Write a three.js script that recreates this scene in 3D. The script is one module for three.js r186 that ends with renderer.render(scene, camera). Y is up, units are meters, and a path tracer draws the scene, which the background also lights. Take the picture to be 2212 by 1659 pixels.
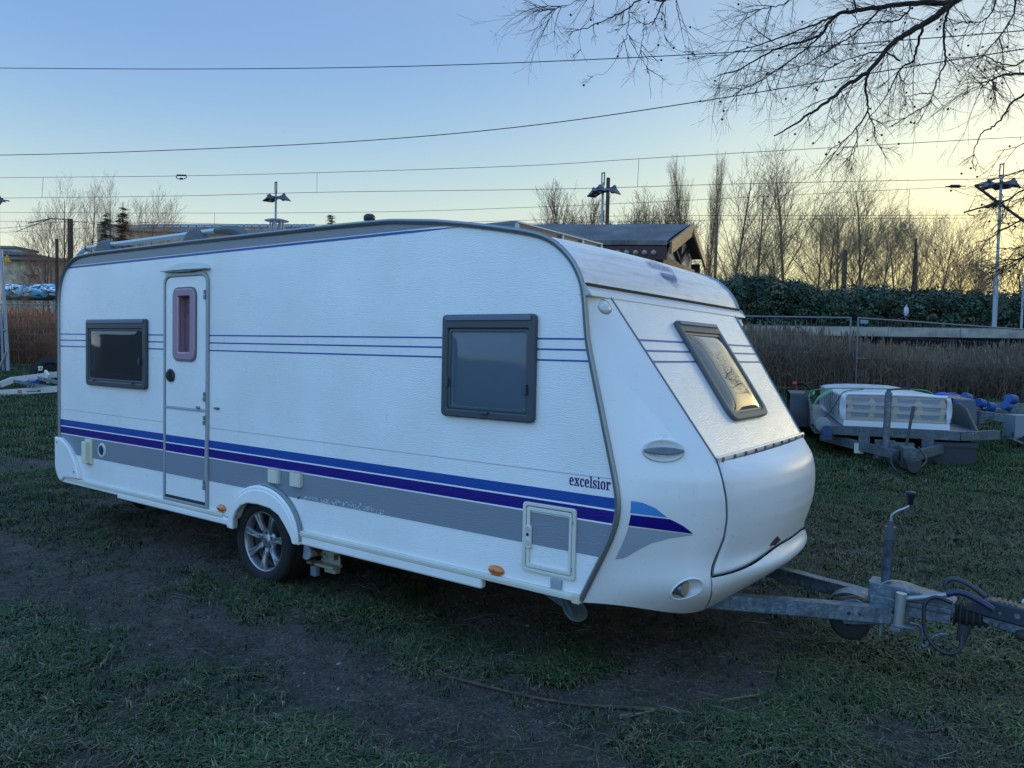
import * as THREE from 'three';
import { RoundedBoxGeometry } from 'three/addons/geometries/RoundedBoxGeometry.js';
import { TextGeometry } from 'three/addons/geometries/TextGeometry.js';
import { FontLoader } from 'three/addons/loaders/FontLoader.js';
import { mergeGeometries } from 'three/addons/utils/BufferGeometryUtils.js';

// ---------------------------------------------------------------- camera
const W = 1024, H = 768;
const EYE = new THREE.Vector3(7.3133, 1.6537, 3.2893), YAW = -0.6124, PITCH = -0.0431, ROLL = 0.0213;
const FOCAL = 1647.2, PW = 2212, PH = 1659;                 // measured on the photograph scaled to 2212 wide
const camF = new THREE.Vector3(Math.sin(YAW) * Math.cos(PITCH), Math.sin(PITCH), -Math.cos(YAW) * Math.cos(PITCH));
const camR0 = new THREE.Vector3(Math.cos(YAW), 0, Math.sin(YAW));
const camU0 = new THREE.Vector3().crossVectors(camR0, camF);
const camR = camR0.clone().multiplyScalar(Math.cos(ROLL)).addScaledVector(camU0, Math.sin(ROLL));
const camU = camU0.clone().multiplyScalar(Math.cos(ROLL)).addScaledVector(camR0, -Math.sin(ROLL));
const camera = new THREE.PerspectiveCamera(2 * Math.atan(PH / 2 / FOCAL) * 180 / Math.PI, W / H, 0.1, 3000);
camera.up.copy(camU);
camera.position.copy(EYE);
camera.lookAt(EYE.clone().add(camF));
const scene = new THREE.Scene();

// ---------------------------------------------------------------- sky and sun
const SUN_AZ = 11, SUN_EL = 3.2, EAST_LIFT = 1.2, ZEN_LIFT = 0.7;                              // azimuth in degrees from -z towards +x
const rad = (d) => d * Math.PI / 180;
const sunDir = new THREE.Vector3(Math.sin(rad(SUN_AZ)) * Math.cos(rad(SUN_EL)), Math.sin(rad(SUN_EL)), -Math.cos(rad(SUN_AZ)) * Math.cos(rad(SUN_EL)));
const lin = (c) => { c /= 255; return c <= 0.04045 ? c / 12.92 : Math.pow((c + 0.055) / 1.055, 2.4); };
function ramp(stops, x) {
  let i = 0; while (i < stops.length - 2 && x > stops[i + 1][0]) i++;
  const [a, ca] = stops[i], [b, cb] = stops[i + 1]; const t = Math.min(1, Math.max(0, (x - a) / (b - a)));
  return ca.map((v, k) => v + (cb[k] - v) * t);
}
const smooth = (a, b, x) => { const t = Math.min(1, Math.max(0, (x - a) / (b - a))); return t * t * (3 - 2 * t); };
// colours of the clear evening sky by elevation and by angle from the sun: log radiance, fitted to the photograph
const SKY_FIT = [[0.013, -0.064, -0.516], [0.044, 0.179, 0.558], [-3.884, -2.258, -0.427], [2.313, 1.231, 0.045], [-0.842, -0.576, -0.885], [4.648, 2.869, 1.977], [-2.639, -1.61, -0.982]];
const SKY_ZENITH = [88, 132, 198].map(lin), SKY_EAST = [[0, [140, 170, 206]], [8, [140, 180, 218]], [20, [136, 181, 226]], [45, [112, 160, 216]], [90, [88, 132, 198]]].map(([e, c]) => [e, c.map(lin)]);
{
  const w = 1024, h = 512, data = new Float32Array(w * h * 4);
  for (let j = 0; j < h; j++) for (let i = 0; i < w; i++) {
    const el = ((j + 0.5) / h - 0.5) * Math.PI, az = ((i + 0.5) / w - 0.5) * 2 * Math.PI;
    const dx = Math.cos(el) * Math.cos(az), dy = Math.sin(el), dz = Math.cos(el) * Math.sin(az), e = Math.max(0, el * 180 / Math.PI);
    const hor = Math.hypot(dx, dz) * Math.hypot(sunDir.x, sunDir.z) || 1;
    const a = Math.acos(Math.max(-1, Math.min(1, (dx * sunDir.x + dz * sunDir.z) / hor))) * 180 / Math.PI;
    const wS = Math.exp(-Math.pow(a / 40, 2)), wE = smooth(75, 150, a), x = Math.min(e, 23.5) / 20, up = smooth(23, 70, e), ea = ramp(SKY_EAST, e);
    const ang = Math.acos(Math.max(-1, Math.min(1, dx * sunDir.x + dy * sunDir.y + dz * sunDir.z))) * 180 / Math.PI;
    const glow = 1.5 * Math.exp(-Math.pow(ang / 12, 2)) + 5.0 * Math.exp(-Math.pow(ang / 5, 2));
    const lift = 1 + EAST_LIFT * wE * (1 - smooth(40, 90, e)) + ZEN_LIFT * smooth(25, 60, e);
    const k = (j * w + i) * 4;
    for (let c = 0; c < 3; c++) {
      let v = Math.exp(SKY_FIT[0][c] + SKY_FIT[1][c] * x + SKY_FIT[2][c] * x * x + SKY_FIT[3][c] * x * x * x + wS * (SKY_FIT[4][c] + SKY_FIT[5][c] * x + SKY_FIT[6][c] * x * x)) * (1 + [0.30, -0.07, -0.50][c] * Math.exp(-Math.pow(e / 4.6, 2)) * wS);
      v += (SKY_ZENITH[c] - v) * up; v += (ea[c] - v) * wE;
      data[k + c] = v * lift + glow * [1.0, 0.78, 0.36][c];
    }
    data[k + 3] = 1;
  }
  const sky = new THREE.DataTexture(data, w, h, THREE.RGBAFormat, THREE.FloatType);
  sky.mapping = THREE.EquirectangularReflectionMapping; sky.magFilter = sky.minFilter = THREE.LinearFilter; sky.needsUpdate = true;
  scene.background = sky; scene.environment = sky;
}
const sun = new THREE.DirectionalLight(new THREE.Color(1, 0.72, 0.42), 2.0);
sun.position.copy(sunDir).multiplyScalar(120); sun.castShadow = true; sun.shadow.radius = 3;
sun.shadow.camera.left = sun.shadow.camera.bottom = -60; sun.shadow.camera.right = sun.shadow.camera.top = 60; sun.shadow.camera.far = 400; sun.shadow.mapSize.set(4096, 4096);
sun.name = 'sun'; scene.add(sun);
const renderer = new THREE.WebGLRenderer({ antialias: true });
renderer.setSize(W, H); renderer.toneMapping = THREE.LinearToneMapping; renderer.toneMappingExposure = 1.06; renderer.shadowMap.enabled = true;

// ---------------------------------------------------------------- helpers
function rng(seed) { let a = seed >>> 0; return () => { a = (a + 0x6D2B79F5) | 0; let t = Math.imul(a ^ (a >>> 15), 1 | a); t = (t + Math.imul(t ^ (t >>> 7), 61 | t)) ^ t; return ((t ^ (t >>> 14)) >>> 0) / 4294967296; }; }
const V = (x, y, z) => new THREE.Vector3(x, y, z);
const lerp = (a, b, t) => a + (b - a) * t;
function at(px, py, d) { return EYE.clone().addScaledVector(camF, d).addScaledVector(camR, (px - PW / 2) / FOCAL * d).addScaledVector(camU, -(py - PH / 2) / FOCAL * d); }
const crop = (x0, y0, w) => (X, Y, d) => at((x0 + X * w / 2212) / 1.157324, (y0 + Y * w / 2212) / 1.157324, d);
const fwdH = V(Math.sin(YAW), 0, -Math.cos(YAW));
const place = (xc, y, d) => V(EYE.x + camR0.x * xc + fwdH.x * d, y, EYE.z + camR0.z * xc + fwdH.z * d);
function hash(i, j, s) { let n = Math.imul(i, 374761393) + Math.imul(j, 668265263) + Math.imul(s, 1274126177); n = Math.imul(n ^ (n >>> 13), 1274126177); return ((n ^ (n >>> 16)) >>> 0) / 4294967296; }
function vnoise(x, y, s = 1, per = 0) {
  const i = Math.floor(x), j = Math.floor(y), fx = x - i, fy = y - j, u = fx * fx * (3 - 2 * fx), v = fy * fy * (3 - 2 * fy);
  const m = (q) => per ? ((q % per) + per) % per : q;
  const a = hash(m(i), m(j), s), b = hash(m(i + 1), m(j), s), c = hash(m(i), m(j + 1), s), d = hash(m(i + 1), m(j + 1), s);
  return a + (b - a) * u + (c - a) * v + (a - b - c + d) * u * v;
}
function fbm(x, y, s = 1, oct = 4, per = 0) { let t = 0, a = 0.5, f = 1; for (let o = 0; o < oct; o++) { t += a * vnoise(x * f, y * f, s + o * 17, per ? per * f : 0); a *= 0.5; f *= 2; } return t / (1 - Math.pow(0.5, oct)); }
const interp = (T, x) => { if (x <= T[0][0]) return T[0][1]; for (let i = 1; i < T.length; i++) if (x <= T[i][0]) return lerp(T[i - 1][1], T[i][1], (x - T[i - 1][0]) / (T[i][0] - T[i - 1][0])); return T[T.length - 1][1]; };

// geometry: everything ends as non-indexed position / normal / uv (uv in metres by the widest face direction unless kept)
function fin(g, keepUV) {
  if (g.index) g = g.toNonIndexed();
  if (!g.attributes.normal) g.computeVertexNormals();
  for (const k of Object.keys(g.attributes)) if (!['position', 'normal', 'uv', 'color'].includes(k)) g.deleteAttribute(k);
  if (!keepUV && !g.userData.keepUV) {
    const p = g.attributes.position, n = g.attributes.normal, uv = new Float32Array(p.count * 2);
    for (let i = 0; i < p.count; i += 3) {
      let ax = 0, ay = 0, az = 0;
      for (let k = 0; k < 3; k++) { ax += Math.abs(n.getX(i + k)); ay += Math.abs(n.getY(i + k)); az += Math.abs(n.getZ(i + k)); }
      for (let k = 0; k < 3; k++) {
        const x = p.getX(i + k), y = p.getY(i + k), z = p.getZ(i + k);
        uv[(i + k) * 2] = ax >= ay && ax >= az ? z : x; uv[(i + k) * 2 + 1] = ay > ax && ay >= az ? z : y;
      }
    }
    g.setAttribute('uv', new THREE.BufferAttribute(uv, 2));
  }
  return g;
}
function M(list) { const gs = list.flat(9).filter(Boolean).map((g) => fin(g)); return gs.length === 1 ? gs[0] : mergeGeometries(gs); }
function box(w, h, d, x = 0, y = 0, z = 0, ry = 0) { const g = new THREE.BoxGeometry(w, h, d); if (ry) g.rotateY(ry); g.translate(x, y, z); return g; }
function rbox(w, h, d, x = 0, y = 0, z = 0, r = 0.01, ry = 0) { const g = new RoundedBoxGeometry(w, h, d, 2, Math.min(r, w / 2.01, h / 2.01, d / 2.01)); if (ry) g.rotateY(ry); g.translate(x, y, z); return g; }
function grid(nu, nv, f, flip = false, keepUV = false) {
  const pos = [], uv = [], idx = [];
  for (let j = 0; j <= nv; j++) for (let i = 0; i <= nu; i++) { const p = f(i / nu, j / nv); pos.push(p.x, p.y, p.z); uv.push(i / nu, j / nv); }
  for (let j = 0; j < nv; j++) for (let i = 0; i < nu; i++) { const a = j * (nu + 1) + i, b = a + 1, c = a + nu + 1, d = c + 1; if (flip) idx.push(a, c, b, b, c, d); else idx.push(a, b, c, b, d, c); }
  const g = new THREE.BufferGeometry(); g.setAttribute('position', new THREE.Float32BufferAttribute(pos, 3)); g.setAttribute('uv', new THREE.Float32BufferAttribute(uv, 2)); g.setIndex(idx); g.computeVertexNormals();
  const n = fin(g, keepUV); if (keepUV) n.userData.keepUV = true; return n;
}
// tapered tube through points; r is one radius or one per point
function tube(pts, r, sides = 6, caps = true) {
  const n = pts.length, R = (i) => Array.isArray(r) ? r[i] : r, pos = [], nor = [], idx = [];
  let u = null; const T = V(0, 0, 0), S = V(0, 0, 0);
  for (let i = 0; i < n; i++) {
    T.subVectors(pts[Math.min(n - 1, i + 1)], pts[Math.max(0, i - 1)]).normalize();
    if (!u) u = Math.abs(T.y) < 0.9 ? V(0, 1, 0) : V(1, 0, 0);
    u = u.clone().addScaledVector(T, -u.dot(T)).normalize(); S.crossVectors(T, u);
    for (let k = 0; k < sides; k++) { const a = k / sides * Math.PI * 2, c = Math.cos(a), s = Math.sin(a); const nx = u.x * c + S.x * s, ny = u.y * c + S.y * s, nz = u.z * c + S.z * s; pos.push(pts[i].x + nx * R(i), pts[i].y + ny * R(i), pts[i].z + nz * R(i)); nor.push(nx, ny, nz); }
  }
  for (let i = 0; i < n - 1; i++) for (let k = 0; k < sides; k++) { const a = i * sides + k, b = i * sides + (k + 1) % sides, c = a + sides, d = b + sides; idx.push(a, b, c, b, d, c); }
  const g = new THREE.BufferGeometry(); g.setAttribute('position', new THREE.Float32BufferAttribute(pos, 3)); g.setAttribute('normal', new THREE.Float32BufferAttribute(nor, 3)); g.setIndex(idx);
  if (!caps) return fin(g);
  const cap = (i, s) => { const c = new THREE.CircleGeometry(R(i), sides); const z = V(0, 0, 1), t = V(0, 0, 0).subVectors(pts[Math.min(n - 1, i + 1)], pts[Math.max(0, i - 1)]).normalize().multiplyScalar(s); c.applyQuaternion(new THREE.Quaternion().setFromUnitVectors(z, t)); c.translate(pts[i].x, pts[i].y, pts[i].z); return fin(c); };
  return mergeGeometries([fin(g), cap(0, -1), cap(n - 1, 1)]);
}
const spline = (pts, n) => new THREE.CatmullRomCurve3(pts).getPoints(n);
// square-section beam between two points, up is the upright side
function beam(a, b, w, h, up = V(0, 1, 0), r = 0) {
  const t = V(0, 0, 0).subVectors(b, a), L = t.length(); t.normalize();
  const s = V(0, 0, 0).crossVectors(t, up).normalize(), u = V(0, 0, 0).crossVectors(s, t);
  const g = r ? new RoundedBoxGeometry(w, h, L, 1, r) : new THREE.BoxGeometry(w, h, L);
  g.applyMatrix4(new THREE.Matrix4().makeBasis(s.negate(), u, t)); g.translate((a.x + b.x) / 2, (a.y + b.y) / 2, (a.z + b.z) / 2); return fin(g);
}
function cyl(a, b, r0, r1 = r0, sides = 16) { return tube([a, b], [r0, r1], sides, true); }
function lathe(prof, seg = 32) { return fin(new THREE.LatheGeometry(prof.map(([r, y]) => new THREE.Vector2(r, y)), seg)); }
function rrect(w, h, r, cx = 0, cy = 0, S = THREE.Shape, r2 = r) {       // r at the top corners, r2 at the bottom
  const s = new S(), x0 = cx - w / 2, x1 = cx + w / 2, y0 = cy - h / 2, y1 = cy + h / 2;
  s.moveTo(x0 + r2, y0); s.lineTo(x1 - r2, y0); s.quadraticCurveTo(x1, y0, x1, y0 + r2); s.lineTo(x1, y1 - r); s.quadraticCurveTo(x1, y1, x1 - r, y1); s.lineTo(x0 + r, y1); s.quadraticCurveTo(x0, y1, x0, y1 - r); s.lineTo(x0, y0 + r2); s.quadraticCurveTo(x0, y0, x0 + r2, y0); return s;
}
function poly(pts, S = THREE.Shape) { const s = new S(); pts.forEach(([x, y], i) => i ? s.lineTo(x, y) : s.moveTo(x, y)); s.closePath(); return s; }
function ext(shape, depth, bevel = 0, z = 0, seg = 1) { const g = new THREE.ExtrudeGeometry(shape, { depth: Math.max(1e-4, depth - 2 * bevel), bevelEnabled: bevel > 0, bevelSize: bevel, bevelThickness: bevel, bevelOffset: -bevel, bevelSegments: seg, curveSegments: 8 }); g.translate(0, 0, z + bevel); return fin(g); }
function ring(w, h, r, f, depth, bevel, cx, cy, z = 0, r2 = r, fTop = f) { const s = rrect(w, h, r, cx, cy, THREE.Shape, r2); const hh = h - f - fTop; s.holes.push(rrect(w - 2 * f, hh, Math.max(0.008, r - f * 0.5), cx, cy + (f - fTop) / 2, THREE.Path, Math.max(0.008, r2 - f * 0.5))); return ext(s, depth, bevel, z, 2); }

// objects
const used = {};
function numbered(n) { if (!(n in used)) { used[n] = 0; return n; } used[n]++; return n + '_' + String(used[n]).padStart(3, '0'); }
function tag(o, label, category, group, kind) { if (label) o.userData.label = label; if (category) o.userData.category = category; if (group) o.userData.group = group; if (kind) o.userData.kind = kind; return o; }
function shade(o) { o.castShadow = true; o.receiveShadow = true; return o; }
function thing(name, label, category, base = V(0, 0, 0), group) { const o = new THREE.Group(); o.name = numbered(name); o.position.copy(base); scene.add(o); return tag(o, label, category, group); }
// a part: geometry is written in the world and moved to the thing's base
function part(parent, name, geo, mat, label) {
  let off = V(0, 0, 0); for (let p = parent; p && p !== scene; p = p.parent) off.add(p.position);
  const g = (Array.isArray(geo) ? M(geo) : fin(geo)).clone(); if (off.lengthSq()) g.translate(-off.x, -off.y, -off.z);
  const m = shade(new THREE.Mesh(g, mat)); m.name = name; if (label) m.userData.label = label; parent.add(m); return m;
}
function single(name, geo, mat, label, category, group, kind) { const m = shade(new THREE.Mesh(Array.isArray(geo) ? M(geo) : fin(geo), mat)); m.name = numbered(name); scene.add(m); return tag(m, label, category, group, kind); }

// ---------------------------------------------------------------- textures and materials
function dataTex(n, f, srgb, rep = 1, m = n) {
  const d = new Uint8Array(n * m * 4);
  for (let j = 0; j < m; j++) for (let i = 0; i < n; i++) { const c = f(i / n, j / m); const k = (j * n + i) * 4; for (let q = 0; q < 3; q++) d[k + q] = Math.max(0, Math.min(255, (Array.isArray(c) ? c[q] : c) * 255)); d[k + 3] = 255; }
  const t = new THREE.DataTexture(d, n, m); t.wrapS = t.wrapT = THREE.RepeatWrapping; t.magFilter = THREE.LinearFilter; t.minFilter = THREE.LinearMipmapLinearFilter; t.generateMipmaps = true; t.repeat.set(rep, rep); if (srgb) t.colorSpace = THREE.SRGBColorSpace; t.needsUpdate = true; return t;
}
function canvasTex(w, h, draw) { const c = document.createElement('canvas'); c.width = w; c.height = h; draw(c.getContext('2d'), w, h); const t = new THREE.CanvasTexture(c); t.colorSpace = THREE.SRGBColorSpace; t.anisotropy = 4; return t; }
const toS = (v) => v <= 0.0031308 ? v * 12.92 : 1.055 * Math.pow(v, 1 / 2.4) - 0.055;
const rgb = (r, g, b) => new THREE.Color().setRGB(r, g, b);
const std = (c, rough = 0.6, o = {}) => new THREE.MeshStandardMaterial({ color: rgb(...c), roughness: rough, ...o });
const phys = (c, rough = 0.6, o = {}) => new THREE.MeshPhysicalMaterial({ color: rgb(...c), roughness: rough, ...o });
// hammered aluminium skin: rippled tile of 0.35 m
const hammer = dataTex(512, (u, v) => { const wx = fbm(u * 8, v * 8, 3, 3, 8), wy = fbm(u * 8, v * 8, 9, 3, 8); const a = Math.sin(2 * Math.PI * (v * 34 + wx * 3.6)) * 0.5 + 0.5, b = vnoise(u * 40 + wy * 3, v * 56 + wx * 3, 5, 0); const e = Math.min(1, Math.min(u, 1 - u, v, 1 - v) * 24); return lerp(0.5, 0.55 * a + 0.45 * b, e); }, false, 1 / 0.42);
const grime = dataTex(512, (u, v) => { const n = fbm(u * 5, v * 5, 21, 5, 5), f = vnoise(u * 128, v * 128, 4, 128); const k = 0.93 + 0.07 * n - (f > 0.93 ? 0.10 * n : 0); return [k, k, k * (0.985 + 0.015 * n)]; }, true, 1 / 1.7);
const roughT = dataTex(256, (u, v) => 0.82 + 0.25 * fbm(u * 6, v * 6, 31, 4, 6), false, 1 / 0.9);
const spangle = dataTex(512, (u, v) => { const n = fbm(u * 22, v * 22, 5, 3, 22), m = vnoise(u * 60, v * 60, 8, 60), w = fbm(u * 4, v * 4, 12, 3, 4); const k = 0.55 + 0.28 * n + 0.16 * (m > 0.6 ? 1 : 0) * n + 0.25 * (w - 0.5); return [k * 0.95, k, k * 1.04]; }, true, 1 / 0.5);
const barkT = dataTex(256, (u, v) => { const k = 0.5 + 0.5 * fbm(u * 20, v * 6, 7, 4, 0); return [k, k * 0.94, k * 0.86]; }, true, 2);
const woodT = dataTex(512, (u, v) => { const g = fbm(u * 4, v * 60, 13, 4, 0), k = 0.62 + 0.38 * g; return [k, k * 0.95, k * 0.88]; }, true, 1);
const blot = dataTex(512, (u, v) => { const k = 0.72 + 0.42 * fbm(u * 8, v * 8, 77, 6, 8) - 0.12 * vnoise(u * 90, v * 90, 6, 90); return [k, k, k]; }, true, 1 / 2.5);
const fine = dataTex(256, (u, v) => vnoise(u * 96, v * 96, 41, 96) * 0.6 + 0.4 * vnoise(u * 32, v * 32, 42, 32), false, 1 / 0.5);

const skin = phys([0.87, 0.87, 0.865], 0.30, { bumpMap: hammer, bumpScale: 0.0007, map: grime, roughnessMap: roughT, clearcoat: 0.25, clearcoatRoughness: 0.25 });
const skinFlat = std([0.85, 0.85, 0.84], 0.4, { map: grime, roughnessMap: roughT });
const gel = phys([0.86, 0.86, 0.855], 0.32, { map: grime, roughnessMap: roughT, clearcoat: 0.25, clearcoatRoughness: 0.2 });
const trimCream = std([0.66, 0.65, 0.57], 0.5, { map: grime });
const decal = (c, r = 0.36) => std(c, r, { bumpMap: hammer, bumpScale: 0.0007 });
const dBlue = decal([0.004, 0.062, 0.30]), dNavy = decal([0.008, 0.002, 0.17]), dGrey = decal([0.205, 0.235, 0.275]), dLine = decal([0.02, 0.07, 0.30]), dWhite = decal([0.8, 0.8, 0.8]);
const dSky = std([0.06, 0.27, 0.66], 0.4, { map: grime }), dSilver = std([0.36, 0.41, 0.48], 0.4, { map: grime });
const alu = std([0.31, 0.335, 0.345], 0.42, { metalness: 0.7, map: grime });
const aluDull = std([0.33, 0.36, 0.38], 0.5, { metalness: 0.4 });
const rubber = std([0.018, 0.019, 0.02], 0.75), blackPl = std([0.02, 0.022, 0.025], 0.45), darkVoid = std([0.012, 0.012, 0.013], 0.9);
const tyreM = std([0.009, 0.009, 0.010], 0.82, { bumpMap: fine, bumpScale: 0.001 });
const frameGrey = std([0.050, 0.064, 0.078], 0.42, { map: grime });
const galv = std([0.34, 0.38, 0.41], 0.5, { metalness: 0.55, map: spangle });
const galvPaint = std([0.20, 0.225, 0.23], 0.6, { map: spangle });
const greyPl = std([0.14, 0.15, 0.15], 0.6, { map: grime });
// ---------------------------------------------------------------- ground
const depthOf = (x, z) => (x - EYE.x) * fwdH.x + (z - EYE.z) * fwdH.z;
const acrossOf = (x, z) => (x - EYE.x) * camR0.x + (z - EYE.z) * camR0.z;
const railD = (xc) => 33.2 - 0.257 * xc;                      // the platform edge runs along this line
function hgt(x, z) {
  const d = depthOf(x, z), xc = acrossOf(x, z);
  let h = -0.012 + 0.055 * (Math.sqrt((d - 6.2) * (d - 6.2) + 1.2) + (d - 6.2)) * 0.5;
  const far = Math.max(0, d - 30); h -= 0.055 * far * smooth(0, 10, far);          // level ground beyond the railway
  h += smooth(-3, 1.0, d - railD(xc)) * 0.55 * smooth(20, 26, d);
  h += (fbm(x * 0.9, z * 0.9, 51, 3) - 0.5) * 0.05 + (fbm(x * 5, z * 5, 55, 2) - 0.5) * 0.022;
  return h;
}
// how much grass grows at a place: wheel-worn soil beside and under the caravan, greener towards the back
function grassAt(x, z) {
  const d = depthOf(x, z), xc = acrossOf(x, z);
  let g = 0.60 + 0.95 * (fbm(x * 0.55 + 3.1, z * 0.8, 71, 3) - 0.5) + 0.7 * (fbm(x * 2.3, z * 2.3, 75, 3) - 0.5);
  const track = Math.exp(-Math.pow((z - 0.75 - 0.12 * Math.sin(x * 1.1)) / 0.38, 2));                // the worn strip along the side of the caravan
  g -= 0.55 * track * smooth(9, 4, x * 0.8) ;
  g -= 0.28 * smooth(0.5, -0.6, Math.max(Math.abs(x - 2.9) - 3.2, Math.abs(z + 1.1) - 1.2));           // nothing grows under the body
  g += 0.45 * smooth(8.5, 12, d) + 0.3 * smooth(1.5, 3.0, xc) * smooth(3.4, 4.6, d);
  g -= 0.35 * Math.exp(-Math.pow((d - 9.5) / 1.3, 2)) * smooth(-3, -6, xc);
  return Math.max(0, Math.min(1, g));
}
const soilT = dataTex(1024, (u, v) => { const n = fbm(u * 12, v * 12, 3, 5, 12), p = vnoise(u * 150, v * 150, 9, 150), q = vnoise(u * 60 , v * 60, 19, 60), c = vnoise(u * 300, v * 300, 29, 300); let k = 0.45 + 0.5 * n + 0.16 * (c - 0.5); if (p > 0.86) k += 0.24 * q; if (p < 0.12) k -= 0.15; return [k, k * 0.97, k * 0.94]; }, true, 1 / 1.6);
const soilB = dataTex(512, (u, v) => 0.6 * fbm(u * 24, v * 24, 33, 4, 24) + 0.4 * vnoise(u * 120, v * 120, 35, 120), false, 1 / 1.6);
{
  const axis = (near, lo, hi, step, grow) => { const a = [near]; let s = step, p = near; while (p < hi) { p += s; a.push(p); s *= grow(p); } s = step; p = near; while (p > lo) { p -= s; a.unshift(p); s *= grow(p); } return a; };
  const X = axis(0, -600, 600, 0.09, (p) => Math.abs(p) < 5 ? 1.0 : Math.abs(p) < 14 ? 1.03 : 1.16), D = axis(5, -60, 1400, 0.09, (p) => p > 2 && p < 9 ? 1.0 : Math.abs(p) < 18 ? 1.03 : 1.14);
  const nx = X.length, pos = new Float32Array(nx * D.length * 3), uv = new Float32Array(nx * D.length * 2), col = new Float32Array(nx * D.length * 3), idx = [];
  D.forEach((d, j) => X.forEach((xc, i) => {
    const p = place(xc, 0, d), k = j * nx + i, y = hgt(p.x, p.z);
    pos.set([p.x, y, p.z], k * 3); uv.set([p.x, p.z], k * 2);
    const g = grassAt(p.x, p.z), w = fbm(p.x * 0.7, p.z * 0.7, 91, 3), dry = fbm(p.x * 1.7, p.z * 1.7, 95, 3);
    const soil = [0.078, 0.064, 0.053].map((c) => c * (0.75 + 0.5 * w)), turf = [0.034, 0.043, 0.019].map((c, q) => c * (0.8 + 0.5 * w) + [0.04, 0.032, 0.014][q] * Math.max(0, dry - 0.45) * 2.5);
    const t = smooth(0.38, 0.72, g); for (let q = 0; q < 3; q++) col[k * 3 + q] = lerp(soil[q], turf[q], t) * 1.5;
    if (i < nx - 1 && j < D.length - 1) { const a = k, b = k + 1, c = k + nx, e = c + 1; idx.push(a, b, c, b, e, c); }
  }));
  const g = new THREE.BufferGeometry(); g.setAttribute('position', new THREE.BufferAttribute(pos, 3)); g.setAttribute('uv', new THREE.BufferAttribute(uv, 2)); g.setAttribute('color', new THREE.BufferAttribute(col, 3)); g.setIndex(idx); g.computeVertexNormals();
  const m = shade(new THREE.Mesh(g, new THREE.MeshStandardMaterial({ vertexColors: true, map: soilT, bumpMap: soilB, bumpScale: 0.03, roughness: 0.95 })));
  m.name = numbered('ground'); tag(m, 'worn grass and bare soil of the parking meadow', 'ground', null, 'structure'); scene.add(m);
}
// grass: tufts of bent blades
function tuft(seed, n, len, spread, flat) {
  const r = rng(seed), pos = [], nor = [];
  for (let i = 0; i < n; i++) {
    const a = r() * 6.283, rr = Math.sqrt(r()) * spread, x = Math.cos(a) * rr, z = Math.sin(a) * rr, L = len * (0.5 + 0.7 * r()), lean = flat * (0.4 + 0.9 * r()), da = a + (r() - 0.5) * 2.5, w = 0.0018 + 0.0016 * r();
    const cx = Math.cos(da), cz = Math.sin(da), sx = -cz * w, sz = cx * w;
    const p1 = [x + cx * L * 0.5 * lean * 0.6, L * 0.55, z + cz * L * 0.5 * lean * 0.6], p2 = [x + cx * L * lean, L * (1 - 0.45 * lean), z + cz * L * lean];
    const q = [[x - sx, -0.006, z - sz], [x + sx, -0.006, z + sz], [p1[0] - sx, p1[1], p1[2] - sz], [p1[0] + sx, p1[1], p1[2] + sz], p2];
    for (const [A, B, C] of [[0, 1, 2], [1, 3, 2], [2, 3, 4]]) { pos.push(...q[A], ...q[B], ...q[C]); for (let k = 0; k < 3; k++) nor.push(cx * 0.3, 0.9, cz * 0.3); }
  }
  const g = new THREE.BufferGeometry(); g.setAttribute('position', new THREE.Float32BufferAttribute(pos, 3)); g.setAttribute('normal', new THREE.Float32BufferAttribute(nor, 3)); return g;
}
function scatter(name, geo, mat, places, label, category) {
  const im = new THREE.InstancedMesh(geo, mat, places.length), m4 = new THREE.Matrix4(), q = new THREE.Quaternion(), e = new THREE.Euler();
  places.forEach((p, i) => { e.set(p.tx || 0, p.ry, p.tz || 0); q.setFromEuler(e); m4.compose(V(p.x, p.y, p.z), q, V(p.s, p.sy || p.s, p.s)); im.setMatrixAt(i, m4); im.setColorAt(i, p.c); });
  im.name = numbered(name); shade(im); scene.add(im); return tag(im, label, category, null, 'stuff');
}
const blade = new THREE.MeshStandardMaterial({ color: 0xffffff, roughness: 0.8, side: THREE.DoubleSide });
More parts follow.
